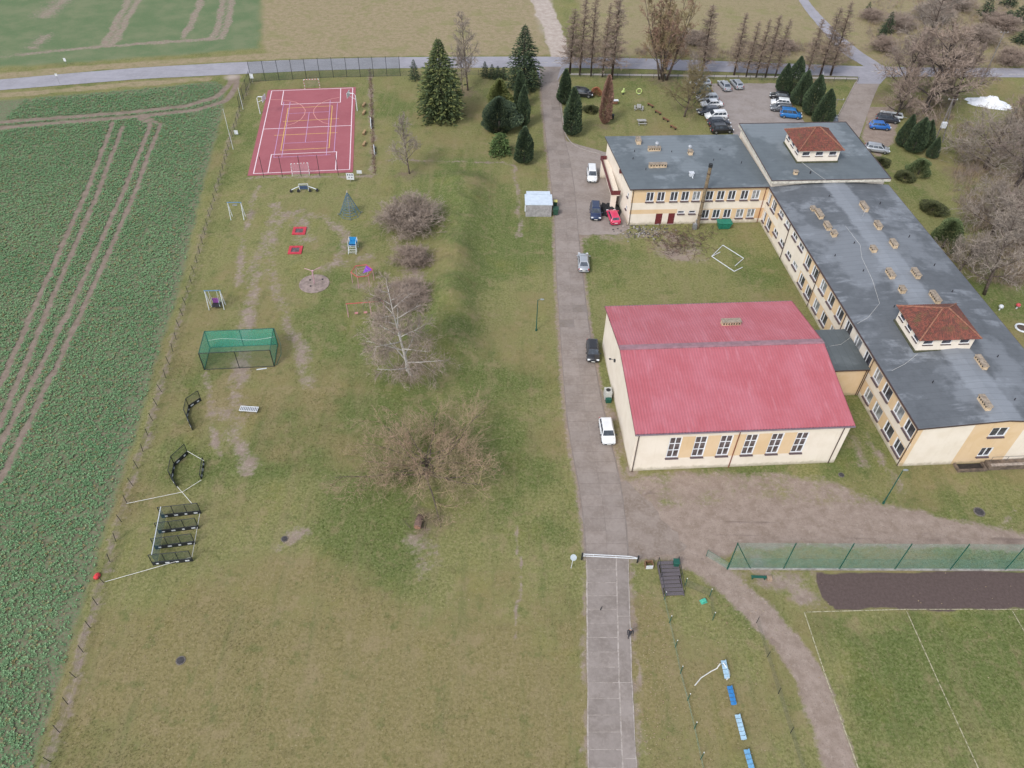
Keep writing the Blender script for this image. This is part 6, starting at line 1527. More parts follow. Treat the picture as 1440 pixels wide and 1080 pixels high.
# goals, hoops
def goal(label, a, b, h=2.0, depth=0.9, group='court goals', back=1):
    A, Bq = G(*a), G(*b); c = (A + Bq) / 2; rz = math.atan2(Bq.y - A.y, Bq.x - A.x); w = (Bq - A).length
    o = thing('goal', label, 'goal', c + Vector((0, 0, 0.04)), rz, group)
    def striped(p, q, n, name):
        p, q = Vector(p), Vector(q)
        m = MB()
        for i in range(n): m.tube([p.lerp(q, i / n), p.lerp(q, (i + 1) / n)], 0.05, 6, mi=i % 2)
        m.build(name, [M_WHITEM, M_REDM], o)
    striped((-w / 2, 0, 0), (-w / 2, 0, h), 7, 'post'); striped((w / 2, 0, 0), (w / 2, 0, h), 7, 'post'); striped((-w / 2, 0, h), (w / 2, 0, h), 11, 'crossbar')
    for s_ in (-1, 1): MB().tube([(s_ * w / 2, 0, h), (s_ * w / 2, back * depth, 0.02)], 0.025, 5).build('stay', M_WHITEM, o)
    MB().face([(-w / 2, 0, h), (w / 2, 0, h), (w / 2, back * depth, 0.02), (-w / 2, back * depth, 0.02)]).build('net', veil('white_net', P(220, 210, 214), 0.12), o)
goal('red and white goal at the near end of the red court', (411.5, 245), (435.5, 243.5), back=-1); goal('red and white goal at the far end of the red court', (429, 125.5), (450, 124.5))
def hoop(label, base, rz):
    o = thing('basketball_hoop', label, 'basketball hoop', G(*base) + Vector((0, 0, 0.0)), rz, 'basketball hoops')
    MB().tube([(0, 0, 0), (0, 0, 3.2), (0.3, 0, 3.55), (1.4, 0, 3.6)], 0.08, 6).build('post', M_WHITEM, o)
    MB().tube([(0.0, 0, 2.4), (1.3, 0, 3.0)], 0.04, 5).build('stay', M_WHITEM, o)
    MB().box((1.45, 0, 3.35), (0.05, 1.8, 1.05)).build('backboard', M_WHITEM, o)
    MB().tube([(1.7 + 0.23 * math.cos(i * 0.524), 0.23 * math.sin(i * 0.524), 3.05) for i in range(13)], 0.015, 5).build('ring', M_REDM, o)
hoop('white basketball hoop on the left side of the red court', (366, 160), R(-8)); hoop('white basketball hoop on the right side of the red court', (502.5, 156), R(172))
# benches and boards right of the court
M_LOWW = mat('brown_edging', P(140, 112, 100), 0.95, 0.35, 1.5, col2=P(104, 84, 74))
for i, (x, y, lb) in enumerate(((512, 149, 'topmost'), (512, 160, 'second'), (512.5, 188, 'third'), (512.5, 204, 'lowest'))):
    o = thing('court_bench', lb + ' of the four small wooden benches right of the red court', 'bench', G(x, y), R(90 - 6), 'benches right of the court')
    MB().box((0, 0, 0.45), (1.5, 0.42, 0.06)).build('seat', M_TANW, o)
    for s_ in (-0.55, 0.55): MB().box((s_, 0, 0.21), (0.1, 0.36, 0.42)).build('leg', M_WOOD, o)
o = thing('leaf_edging', 'low strip of brown twigs and leaves edging the court lawn', 'edging', G(523, 170))
mb = MB(); rng = random.Random(4)
for i in range(900):
    t = rng.random(); p = G(520.5 + 6 * t + rng.gauss(0, 1.0), 98 + 147 * t) - G(523, 170)
    d = Vector((rng.uniform(-1, 1), rng.uniform(-1, 1), rng.uniform(0, 0.8))).normalized(); leaf(mb, p + Vector((0, 0, rng.uniform(0, 0.18))), d, rng.uniform(0.2, 0.5), rng.uniform(0.03, 0.08), rng, 0)
stuff(mb.build('twigs', [M_LOWW], o))
for (x, y0, y1, lb) in ((521.3, 169.5, 182, 'longer white board leaning along the court edging'), (526, 208, 218, 'shorter white board lying along the court edging')):
    A, Bq = G(x, y0), G(x + 0.8, y1); c = (A + Bq) / 2
    o = thing('white_board', lb, 'board', c, math.atan2((Bq - A).y, (Bq - A).x), 'white boards by the court'); MB().box((0, 0, 0.35), ((Bq - A).length, 0.12, 0.7)).build('panel', M_WHITEM, o, bevel=0.02)
    for s_ in (-0.4, 0.4): MB().box((s_ * (Bq - A).length, 0.16, 0.2), (0.08, 0.3, 0.4)).build('foot', M_STEEL, o)
# ================================================================== playground
def frame_swing(label, a, b, h, m_post, m_beam, seat=None):
    A, Bq = G(*a), G(*b); c = (A + Bq) / 2; w = (Bq - A).length
    o = thing('swing_frame', label, 'swing', c, math.atan2((Bq - A).y, (Bq - A).x))
    for s_ in (-1, 1):
        for d in (-0.55, 0.55): MB().tube([(s_ * w / 2, d, 0), (s_ * w / 2, 0, h)], 0.055, 6).build('leg', m_post, o)
    MB().tube([(-w / 2 - 0.1, 0, h), (w / 2 + 0.1, 0, h)], 0.075, 8).build('beam', m_beam, o)
    return o, w
o, w = frame_swing('white swing frame with blue beam and short hanging seat nearest the court', (326, 307), (344.3, 307), 3.0, M_WHITEM, mat('blue_beam', P(96, 136, 170), 0.5))
for s_ in (-0.3, 0.3): MB().tube([(s_, 0, 3.0), (s_, 0, 2.5)], 0.02, 5).build('chain', M_STEEL, o)
MB().box((0, 0, 2.5), (0.75, 0.3, 0.06)).build('seat', M_STEEL, o)
o, w = frame_swing('white swing frame with blue beam holding a purple-backed platform', (295.3, 432.6), (316.3, 432), 3.05, M_WHITEM, mat('blue_beam', P(96, 136, 170), 0.5))
for s_ in (-0.55, 0.55):
    for d in (-0.5, 0.5): MB().tube([(s_, 0, 3.0), (s_, d, 0.5)], 0.02, 5).build('hanger', M_WHITEM, o)
MB().box((0, 0, 0.5), (1.2, 1.1, 0.08)).build('platform', M_PLAST, o); MB().box((-0.1, 0.45, 0.95), (0.9, 0.08, 0.8)).build('backrest', mat('purple_panel', P(146, 84, 158), 0.5), o)
for s_ in (-0.6, 0.6): MB().tube([(s_, -0.5, 0.5), (s_, -0.5, 1.2), (s_, 0.5, 1.25), (s_, 0.5, 0.5)], 0.03, 5).build('guard_rail', mat('pale_green_rail', P(150, 190, 170), 0.5), o)
# balance module with blue panel
o = thing('balance_module', 'grey play module with sloping blue panel and curved arms below the court', 'play equipment', G(428, 269), R(6))
for s_ in (-0.75, 0.75): MB().tube([(s_, 0.1, 0), (s_, 0.1, 1.35)], 0.06, 6).build('post', M_WHITEM, o)
MB().box((0, 0, 0.75), (1.35, 0.06, 0.95), M=Matrix.Rotation(R(25), 3, 'X')).build('panel', mat('slate_blue_panel', P(92, 116, 160), 0.5), o); MB().tube([(-0.8, 0.1, 1.35), (0.8, 0.1, 1.35)], 0.05, 6).build('top_bar', M_WHITEM, o)
for s_ in (-1, 1):
    MB().tube([(s_ * 0.75, 0.1, 0.9), (s_ * 1.5, 0.0, 0.65), (s_ * 2.1, -0.2, 0.45)], 0.07, 6).build('arm', M_WHITEM, o)
    for x in (1.0, 2.2): MB().tube([(s_ * x, -0.35, 0.22), (s_ * x, 0.1, 0.22)], 0.22, 12).build('roller', M_PLAST, o)
for (x, y, lb) in ((421, 325, 'upper of two red square ground trampolines'), (415.5, 352, 'lower of two red square ground trampolines')):
    o = thing('trampoline', lb, 'trampoline', G(x, y), R(4), 'ground trampolines'); m = MB(); s_ = 1.05; q = 0.62
    for a_, b_, c_, d_ in ((-s_, s_, -s_, -q), (-s_, s_, q, s_), (-s_, -q, -q, q), (q, s_, -q, q)): m.box(((a_ + b_) / 2, (c_ + d_) / 2, 0.07), (b_ - a_, d_ - c_, 0.14))
    m.build('frame', mat('red_rubber', P(206, 62, 78), 0.8, 0.15, 3), o); MB().box((0, 0, 0.05), (2 * q, 2 * q, 0.03)).build('mat', mat('jump_mat', P(120, 108, 112), 0.9, 0.3, 5, col2=P(70, 60, 62)), o)
# rope pyramid
o = thing('rope_pyramid', 'blue rope climbing pyramid on a pale central mast', 'climbing net', G(492.5, 301), 0.2); h = 4.2
MB().tube([(0, 0, 0), (0, 0, h + 0.2)], [0.10, 0.08], 8).build('mast', mat('pale_mast', P(206, 190, 176), 0.5), o)
M_ROPE = mat('blue_rope', P(84, 124, 150), 0.8, 0.15, 6)
mb = MB(); n = 8; rad = 1.75; c = [Vector((rad * math.cos(i * 6.283 / n), rad * math.sin(i * 6.283 / n), 0.05)) for i in range(n)]; T = Vector((0, 0, h))
for i in range(n): mb.tube([c[i], T], 0.03, 4)
for k in range(9):
    f = k / 9.5
    ring = [c[i].lerp(T, f) for i in range(n)]; mb.tube(ring + [ring[0]], 0.026, 4)
    mid = [r_.lerp(Vector((0, 0, r_.z)), 0.45) for r_ in ring]; mb.tube(mid + [mid[0]], 0.024, 4)
stuff(mb.build('rope_net', M_ROPE, o))
for i in range(0, n, 2): MB().tube([c[i] * 1.12, c[i] * 1.12 + Vector((0, 0, 0.3))], 0.07, 6).build('anchor', M_STEEL, o)
# slide tower
o = thing('slide_tower', 'small play tower with blue slide tray and white ladder', 'slide', G(497, 352), R(0))
for sx in (-0.62, 0.62):
    for sy, hh in ((0.9, 1.9), (-0.35, 1.75)): MB().tube([(sx, sy, 0), (sx, sy, hh)], 0.05, 6).build('post', M_WHITEM, o)
MB().box((0, 0.28, 1.15), (1.2, 1.25, 0.08)).build('platform', mat('blue_deck', P(70, 120, 170), 0.5), o); MB().box((0, 0.95, 1.5), (1.2, 0.06, 0.7)).build('panel', M_BLUEM, o); MB().box((0, 0.3, 1.32), (1.1, 1.2, 0.05), M=Matrix.Rotation(R(-12), 3, 'X')).build('slide_tray', M_BLUEM, o)
for sx in (-0.6, 0.6): MB().tube([(sx, -0.35, 1.3), (sx, -1.1, 0.0)], 0.04, 6).build('ladder_rail', M_WHITEM, o); MB().tube([(sx, -0.35, 1.75), (sx, 0.9, 1.9)], 0.035, 6).build('top_rail', M_WHITEM, o)
for k in range(5): MB().tube([(-0.6, -0.45 - 0.13 * k, 1.13 - 0.23 * k), (0.6, -0.45 - 0.13 * k, 1.13 - 0.23 * k)], 0.03, 5).build('rung', M_WHITEM, o)
# carousel on a round rubber pad
o = thing('carousel', 'pink three-armed carousel pole on a round sandy pad', 'carousel', G(442, 399), 0.3)
MB().tube([(0, 0, -0.02), (0, 0, 0.05)], 2.25, 28).build('pad', mat('sandy_pad', P(166, 148, 140), 0.95, 0.25, 1.2), o); M_PINKM = mat('pink_metal', P(206, 160, 170), 0.5, 0.1)
MB().tube([(0, 0, 0.05), (0.1, 0, 2.3)], 0.06, 8).build('mast', M_PINKM, o); MB().tube([(0.1, 0, 2.2), (0.1, 0, 2.42)], 0.16, 10).build('hub', M_PINKM, o)
for k in range(3):
    t = k * 2.094 + 0.4; e_ = Vector((0.1 + 1.35 * math.cos(t), 1.35 * math.sin(t), 2.45)); MB().tube([(0.1, 0, 2.35), e_], 0.045, 6).build('arm', M_PINKM, o)
for k, (x, y) in enumerate(((-0.6, -0.5), (1.3, 0.7), (-0.5, 1.0))): MB().tube([(x, y, 0.05), (x, y, 0.11)], 0.14, 10).build('footplate', M_PLAST, o)
# hexagonal climbing frame
o = thing('climbing_frame', 'hexagonal climbing frame with red top ring, rope net and purple panel', 'climbing frame', G(511, 396), 0.25); h = 2.0; ring = [Vector((1.6 * math.cos(i * 1.0472), 1.6 * math.sin(i * 1.0472), h)) for i in range(6)]
for q in ring: MB().tube([(q.x, q.y, 0), q], 0.05, 6).build('post', M_PINKM, o)
for i in range(6): MB().tube([ring[i], ring[(i + 1) % 6]], 0.055, 6).build('ring_bar', M_REDM, o)
mb = MB()
for i in range(6):
    for f in (0.33, 0.66): mb.tube([ring[i] * (1, 1, 1)[0] - Vector((0, 0, 0.1)), Vector((0, 0, h - 0.5))], 0.018, 4); mb.tube([ring[i].lerp(Vector((0, 0, h - 0.5)), f), ring[(i + 1) % 6].lerp(Vector((0, 0, h - 0.5)), f)], 0.018, 4)
stuff(mb.build('rope_net', mat('pale_rope', P(196, 184, 188), 0.8), o))
MB().face([ring[0] - Vector((0, 0, 0.12)), ring[1] - Vector((0, 0, 0.12)), Vector((0.1, 0.05, h - 0.45))]).face([ring[0] - Vector((0, 0, 0.15)), Vector((0.1, 0.05, h - 0.48)), ring[1] - Vector((0, 0, 0.15))]).build('panel', mat('violet_panel', P(140, 70, 200), 0.5), o)
# red double swing
A, Bq = G(490, 445), G(541, 441); c = (A + Bq) / 2; w = (Bq - A).length
o = thing('double_swing', 'double swing with red beam beside the white birch', 'swing', c, math.atan2((Bq - A).y, (Bq - A).x))
for x in (-w / 2, 0.13 * w, w / 2): MB().tube([(x, -0.2, 0), (x, 0, 2.3)], 0.05, 6).build('leg', M_PINKM, o); MB().tube([(x, 0.5, 0), (x, 0, 2.3)], 0.045, 6).build('leg', M_PINKM, o)
MB().tube([(-w / 2 - 0.1, 0, 2.3), (w / 2 + 0.1, 0, 2.3)], 0.06, 6).build('beam', M_REDM, o)
for x in (-0.27 * w, -0.02 * w):
    for d in (-0.2, 0.2): MB().tube([(x + d, 0, 2.3), (x + d, 0, 0.55)], 0.015, 4).build('chain', M_STEEL, o)
    MB().box((x, 0, 0.52), (0.5, 0.35, 0.08)).build('seat', mat('pink_seat', P(206, 140, 140), 0.6), o)
# net cage
o = thing('net_cage', 'green net sports cage with black frame on the lawn', 'net cage', (0, 0, 0)); bl, br, tl, trr = G(287.5, 520), G(385.6, 515.2), G(295.3, 489), G(378.5, 486); c = (bl + br + tl + trr) / 4; o.location = c; h = 2.95
tl, trr = bl + (tl - bl), br + (tl - bl)
cn = [q - c for q in (bl, br, trr, tl)]; up = Vector((0, 0, h))
for i, q in enumerate(cn): MB().tube([q, q + up], 0.06, 6).build('post', M_BLACKM if i < 2 else M_GREENM, o)
for i in range(4):
    a_, b_ = cn[i], cn[(i + 1) % 4]; m_ = M_BLACKM if i == 0 else M_GREENM
    MB().tube([a_ + up, b_ + up], 0.05, 6).build('top_rail', m_, o); MB().tube([a_ + Vector((0, 0, 0.05)), b_ + Vector((0, 0, 0.05))], 0.045, 6).build('bottom_rail', m_, o)
    if i != 0: MB().face([a_, b_, b_ + up, a_ + up]).build('net', M_TEALN, o)
    if i in (0, 2): MB().tube([(a_ + b_) / 2, (a_ + b_) / 2 + up], 0.05, 6).build('post', m_, o)
MB().face([cn[0] + up, cn[1] + up, cn[2] + up, cn[3] + up]).build('net', veil('pale_teal_net', P(60, 150, 128), 0.26), o); MB().face([cn[0], cn[1], cn[1] + up, cn[0] + up]).build('net', veil('thin_green_net', P(60, 110, 90), 0.16), o)
mb = MB(); 
mb.tube([cn[1] + Vector((0.25, 0.2, 0.05)), cn[1] + Vector((0.75, 1.5, 0.9)), cn[1].lerp(cn[2], 0.6) + Vector((0.9, 0, 1.6)), cn[2] + up + Vector((0.1, 0, 0))], 0.04, 5).build('hoop_brace', M_GREENM, o)
p = [cn[3].lerp(cn[2], f) + Vector((0, 0, 1.3 + 0.25 * math.sin(f * 7))) for f in (0.02, 0.2, 0.4, 0.55, 0.7, 0.85, 0.98)]
MB().tube(p, 0.03, 4).build('tape', M_TAPE, o)
MB().box((0, 0, 0.03), (1.3, 0.14, 0.05), R(14)).build('loose_board', M_WHITEM, thing('loose_board', 'thin white board lying in front of the net cage', 'board', G(368, 519)))
# framed barrier panels
def barrier(o, a, b, h=1.9, div=1, lean=0.0):
    a, b = Vector(a), Vector(b); d = b - a; n = Vector((-d.y, d.x, 0)).normalized() * lean; up_ = Vector((0, 0, h)) + n
    f = MB()
    f.tube([a, a + up_], 0.045, 5).tube([b, b + up_], 0.045, 5).tube([a + up_, b + up_], 0.04, 5).tube([a + up_ * 0.28, b + up_ * 0.28], 0.035, 5)
    for i in range(1, div + 1): f.tube([a.lerp(b, i / (div + 1)), a.lerp(b, i / (div + 1)) + up_], 0.04, 5)
    fo = f.build('panel', M_BLACKM, o)
    k = d.normalized() * 0.02; nn = Vector((-d.y, d.x, 0)).normalized() * 0.05
    MB().hexa([a - nn, b - nn, b + nn, a + nn, a - nn + up_ * 0.26, b - nn + up_ * 0.26, b + nn + up_ * 0.26, a + nn + up_ * 0.26]).build('board', M_BLACKM, fo)
    pr = MB(); L = d.length
    for i in range(int(L / 0.85)):
        t = (i + 0.5) / int(L / 0.85); q = a.lerp(b, t) + up_ * 0.14
        for s_ in (-1, 1): pr.box(q + nn * 1.12 * s_, (0.42 if i % 2 else 0.28, 0.012, 0.2), math.atan2(d.y, d.x))
    stuff(pr.build('print', M_WHITEM, fo))
    MB().face([a + up_ * 0.26, b + up_ * 0.26, b + up_, a + up_]).build('net', M_BNET, fo)
def screen(label, pts, h, group=None, div=0):
    w_ = [G(*p) for p in pts]; c = sum(w_, Vector()) / len(w_); o = thing('folding_barrier', label, 'barrier', c, 0, group)
    for a_, b_ in zip(w_[:-1], w_[1:]): barrier(o, a_ - c, b_ - c, h, div)
    return o
screen('upper folding barrier of black framed net panels left of the white grate', [(283, 563), (266.5, 574), (263.5, 589), (271, 605)], 1.75, 'folding barriers')
screen('middle folding barrier of black framed net panels standing in an arc', [(264.5, 638), (246, 655), (242, 675), (249, 685)], 1.75, 'folding barriers')
screen('short pale net barrier panel facing the arc of panels', [(287, 650), (283, 674)], 0.9, 'folding barriers')
P4 = [((215.6, 794.7), (271.4, 789)), ((219, 772), (274.6, 765)), ((224, 750), (279.8, 743)), ((228, 728), (283, 722))]
c = sum((G(*q) for pr_ in P4 for q in pr_), Vector()) / 8
rack = thing('barrier_rack', 'four parallel black net barriers tied together with a white bar', 'barrier', c)
for a_, b_ in P4: barrier(rack, G(*a_) - c, G(*b_) - c, 1.85, 2, 0.05)
q0, q1 = G(*P4[0][0]).lerp(G(*P4[0][1]), 0.1) - c, G(*P4[3][0]).lerp(G(*P4[3][1]), 0.1) - c
MB().tube([q0 + Vector((0, 0, 1.95)), q1 + Vector((0, 0, 1.95))], 0.05, 6).build('white_bar', M_WHITEM, rack)
q2, q3 = G(*P4[0][0]) - c, G(*P4[3][0]) - c
MB().face([q2 + Vector((0.45, 0, 0.05)), q3 + Vector((0.45, 0, 0.05)), q3 + Vector((0.3, 0, 1.9)), q2 + Vector((0.3, 0, 1.9))]).build('side_net', M_BLUEN, rack)
def tape(label, pts, zs, name='tape', r=0.03):
    w_ = [G(p[0], p[1], z) for p, z in zip(pts, zs)]; c = w_[0].copy(); c.z = 0
    o = MB().tube([p - c for p in w_], r, 4).build(name, M_TAPE); o.location = c; return tag(o, label, 'tape')
tape('white tape stretched from the fence to the front barrier panel', [(148, 818), (215, 799), (270, 783), (281, 722)], (0.25, 0.3, 0.3, 0.35)); tape('white tape stretched from the fence toward the arc of panels', [(178, 708), (256, 692), (283, 675)], (0.3, 0.1, 0.35))
tape('white tape joining the arc of panels and the short panel', [(263, 634), (287, 648)], (0.5, 0.6)); tape('white tape from the arc of panels to the barrier rack', [(249, 684), (270, 708)], (0.4, 1.6))
# white grate
o = thing('white_grate', 'low white grated bench on the lawn right of the upper folding barrier', 'bench', G(351, 578), R(-3)); mb = MB()
for s_ in (-1, 1): mb.box((0, s_ * 0.38, 0.4), (2.3, 0.08, 0.08)); mb.box((s_ * 1.11, 0, 0.4), (0.08, 0.68, 0.078))
mb.build('frame', M_WHITEM, o)
for i in range(9): MB().box((-0.9 + i * 0.225, 0, 0.39), (0.09, 0.64, 0.05)).build('slat', M_WHITEM if i % 1 == 0 else M_STEEL, o)
for x in (-1, 1):
    for y in (-0.3, 0.3): MB().box((x, y, 0.18), (0.07, 0.07, 0.36)).build('leg', M_STEEL, o)
MB().box((0, 0, 0.30), (2.1, 0.6, 0.02)).build('tray', mat('grey_tray', P(150, 146, 148), 0.7), o)
def manhole(label, base, r=0.42, ring=True):
    o = thing('manhole_cover', label, 'manhole', G(*base)); MB().tube([(0, 0, -0.02), (0, 0, 0.05)], r * 1.3, 16).build('ring', mat('manhole_ring', P(128, 120, 112), 0.9, 0.3, 5), o); m = MB().tube([(0, 0, 0.0), (0, 0, 0.07)], r, 16); 
    for k in range(4): m.box((0, -0.24 + 0.16 * k, 0.075), (r * 1.3, 0.05, 0.02))
    m.build('lid', mat('manhole_iron', P(78, 74, 76), 0.7, 0.3, 6), o)
manhole('round dark manhole cover on the lawn near the bottom left', (254, 929), 0.36); manhole('dark manhole lid on the lawn right of the barrier rack', (400, 758), 0.3); manhole('round manhole cover on the grass near the school block end', (1377, 720), 0.5); manhole('small round cover on the grass right of the gym corner', (1183, 668), 0.28)
# cut log under the wide tree
o = thing('cut_log', 'thick cut log standing under the wide bare tree', 'log', G(588, 738)); rng = random.Random(2)
MB().tube([(0, -0.55, 0.32), (0.05, 0.2, 0.36), (0.25, 0.95, 0.42)], [0.42, 0.40, 0.36], 12).build('bark', mat('pinkish_log_bark', P(134, 108, 98), 0.95, 0.35, 3), o, True); MB().tube([(0, -0.57, 0.32), (0, -0.555, 0.32)], 0.37, 12).build('cut_face', mat('log_cut_face', P(168, 126, 104), 0.9, 0.25, 6), o)
br = MB()
for k in range(6): t = rng.uniform(-0.9, 0.9); br.tube([(t, -0.5, 0.05), (t * 1.4 - 0.3, 0.1 + rng.random() * 0.5, 0.25), (t * 1.7, 0.9, 0.1)], [0.03, 0.02, 0.01], 4)
stuff(br.build('loose_branches', M_BARK, o))
o = MB().blob((0, 0, 0.12), (0.32, 0.42, 0.22), 10, 6, jit=0.35, rng=random.Random(3)).build('red_bag', mat('red_bag', P(222, 60, 66), 0.7, 0.2, 4), None, True, G(137, 811)); tag(o, 'crumpled red bag lying at the crop edge by the fence', 'bag')

# ================================================================== shelter, bins, yard, wing surroundings
o = thing('shelter', 'small grey metal shelter with pale blue flat roof beside the driveway', 'shelter', G(757, 304), R(2)); 
sx, sy = 4.3, 3.4
MB().box((0, 1.3, 2.35), (sx + 0.3, 3.0, 0.10), M=Matrix.Rotation(R(3), 3, 'X')).build('roof', mat('pale_metal_roof', P(208, 220, 232), 0.45, 0.08, 1.5), o); MB().box((0.0, 3.15, 2.55), (sx - 0.3, 0.9, 0.10)).build('rear_roof', mat('pale_metal_roof', P(208, 220, 232), 0.45, 0.08, 1.5), o)
M_SHW = mat('grey_shed_wall', P(176, 172, 172), 0.8, 0.2, 2)
MB().box((0, -0.1, 1.1), (sx, 0.10, 2.25)).build('wall', M_SHW, o); MB().box((-sx / 2 + 0.05, 1.6, 1.1), (0.10, sy - 0.1, 2.25)).build('wall', M_SHW, o); MB().box((0, 3.4, 1.1), (sx, 0.10, 2.3)).build('wall', M_SHW, o); MB().box((-sx / 2 - 0.1, -0.2, 1.6), (0.18, 0.1, 1.1)).build('side_trim', M_WHITEM, o)
for i in range(7): MB().box((-sx / 2 + 0.35 + i * 0.6, -0.165, 1.1), (0.05, 0.03, 2.2)).build('batten', M_SHW, o)
def bin_(label, base, m, h=1.25, w=0.75, rz=0.0, group=None, lidm=None):
    o = thing('waste_bin', label, 'bin', G(*base) + Vector((0, 0, 0.05)), rz, group); q = w / 2
    MB().hexa([(-q * .8, -q * .8, 0.1), (q * .8, -q * .8, 0.1), (q * .8, q * .8, 0.1), (-q * .8, q * .8, 0.1), (-q, -q, h), (q, -q, h), (q, q, h), (-q, q, h)]).build('body', m, o, bevel=0.03)
    MB().box((0, 0.02, h + 0.04), (w * 1.08, w * 1.1, 0.09), M=Matrix.Rotation(R(4), 3, 'X')).build('lid', lidm or m, o, bevel=0.03)
    for s_ in (-1, 1): MB().tube([(s_ * q * 0.7, q * 0.8, 0.1), (s_ * q * 0.9, q * 0.8, 0.1)], 0.1, 8).build('wheel', M_TYRE, o)
M_GBIN = mat('dark_green_bin', P(44, 84, 66), 0.6, 0.15, 4)
bin_('dark green bin at the right side of the grey shelter', (781, 302), M_GBIN, 1.2, 0.9, group='bins'); bin_('yellow-lidded bin behind the dark green shelter bin', (780.5, 292), M_GBIN, 1.2, 0.6, group='bins', lidm=mat('yellow_lid', P(232, 224, 130), 0.5))
bin_('green wheeled container under the wing terrace, left one', (853, 240), M_GBIN, 1.3, 1.1, group='bins'); bin_('dark container under the wing terrace, nearer one', (854, 249), mat('charcoal_bin', P(58, 62, 62), 0.6), 1.2, 1.0, group='bins'); bin_('small green litter bin beside the steel steps', (949, 798), M_GREENM, 1.1, 0.6, group='bins')
bin_('dark litter bin right of the columnar beech', (861, 168), M_BLACKM, 0.9, 0.6, group='bins')
def heap(name, label, cat, base, rx, ry, h, m, seed, n=14, rz=0.0, jit=0.25):
    rng = random.Random(seed); mb = MB(); k = 18; rings = 8
    for i in range(rings + 1):
        f = i / rings
        for j in range(k):
            t = 6.283 * j / k; q = 1 + rng.uniform(-jit, jit) * (0.3 + 0.7 * f)
            mb.v.append((rx * f * math.cos(t) * q, ry * f * math.sin(t) * q, h * (math.cos(f * math.pi) * 0.5 + 0.5) * (1 + rng.uniform(-jit, jit)) - (0.06 if i == rings else 0)))
    for i in range(rings):
        for j in range(k): j2 = (j + 1) % k; mb.f.append((i * k + j, (i + 1) * k + j, (i + 1) * k + j2, i * k + j2)); mb.m.append(0)
    o = mb.build(name, m, None, False, G(*base)); o.rotation_euler = (0, 0, rz)
    return tag(o, label, cat)
heap('coal_heap', 'black coal heap against the wing wall behind the pink car', 'coal heap', (858, 296), 2.2, 2.6, 1.0, mat('coal', P(36, 35, 38), 0.8, 0.3, 8), 1)
o = heap('white_tarpaulin', 'white tarpaulin covering a long heap on the meadow', 'tarpaulin', (1391, 146), 4.6, 2.6, 1.5, mat('white_tarp', P(244, 246, 250), 0.6, 0.06, 1.0), 8, rz=R(-14), jit=0.22)
def scatter_pieces(name, label, cat, base, n, rx, ry, mk, mats, seed):
    rng = random.Random(seed); o = thing(name, label, cat, G(*base)); mb = MB()
    for i in range(n): mk(mb, Vector((rng.gauss(0, rx), rng.gauss(0, ry), 0)), rng)
    p = stuff(mb.build('pieces', mats, o)); return o
def stick(mb, p, rng):
    a = rng.uniform(0, 3.14); L = rng.uniform(0.4, 1.3); d = Vector((math.cos(a), math.sin(a), rng.uniform(-0.2, 0.35))) * L; mb.tube([p + Vector((0, 0, rng.uniform(0.02, 0.35))), p + d * 0.5 + Vector((0, 0, 0.2)), p + d + Vector((0, 0, 0.05 + max(0, 0.1)))], [0.035, 0.028, 0.015], 4, rng.randint(0, 1))
def rock(mb, p, rng):
    s_ = rng.uniform(0.05, 0.19); mb.blob(p + Vector((0, 0, s_ * 0.4)), (s_, s_ * 0.8, s_ * 0.7), 6, 4, rng.randint(0, 2), 0.4, rng)
scatter_pieces('brushwood_pile', 'pile of cut brushwood on bare ground below the wing', 'brushwood', (962, 338), 300, 2.6, 2.4, stick, [mat('cut_branch', P(140, 112, 96), 0.9, 0.3, 4), mat('dark_branch', P(98, 82, 70), 0.9, 0.3, 4)], 3)
scatter_pieces('brushwood_pile', 'scattered cut sticks on the courtyard grass below the bigger pile', 'brushwood', (950, 350), 120, 1.7, 1.5, stick, [mat('cut_branch', P(140, 112, 96), 0.9, 0.3, 4), mat('dark_branch', P(98, 82, 70), 0.9, 0.3, 4)], 5)
scatter_pieces('rubble_heap', 'grey rubble and white debris below the maroon doors', 'rubble', (905, 327), 200, 2.2, 1.2, rock, [mat('rubble_grey', P(132, 126, 122), 0.95, 0.3, 5), mat('rubble_dark', P(104, 98, 94), 0.95, 0.3, 5), mat('rubble_white', P(176, 170, 164), 0.9, 0.2, 5)], 4)
# boiler flue in front of the wing
o = thing('flue_stack', 'tall weathered flue stack standing against the wing front', 'chimney', B(39.3, 106.7)); MB().tube([(0, 0, 0), (0, 0, 1.2), (0, 0, 11.2)], [0.34, 0.30, 0.27], 12).build('flue', mat('weathered_flue', P(146, 128, 100), 0.9, 0.4, 2.0, col2=P(104, 92, 78)), o); MB().tube([(0, 0, 11.2), (0, 0, 11.7)], 0.33, 12).build('soot_cap', M_BLACKM, o)
for z in (2.5, 5, 7.5, 10): MB().tube([(0, 0, z), (0, 0, z + 0.12)], 0.33, 12).build('band', M_TRIM, o)
MB().box((-0.5, -0.3, 0.5), (0.7, 0.6, 1.0)).build('base_box', M_STEEL, o, bevel=0.05); MB().tube([(-0.4, -0.2, 1.0), (-0.35, 0, 1.6), (0, 0, 1.9)], 0.12, 8).build('duct', M_STEEL, o)
o = thing('skip_container', 'green open container standing by the wing windows', 'container', B(43.7, 106.6), BA); MB().hexa([(-0.9, -0.5, 0.1), (0.9, -0.5, 0.1), (0.9, 0.5, 0.1), (-0.9, 0.5, 0.1), (-1.15, -0.7, 1.2), (1.15, -0.7, 1.2), (1.15, 0.7, 1.2), (-1.15, 0.7, 1.2)]).build('tub', mat('teal_green_paint', P(40, 136, 112), 0.55, 0.2, 3), o)
MB().box((0, 0, 1.23), (2.4, 1.5, 0.06)).build('lid', mat('teal_green_paint', P(40, 136, 112), 0.55, 0.2, 3), o)
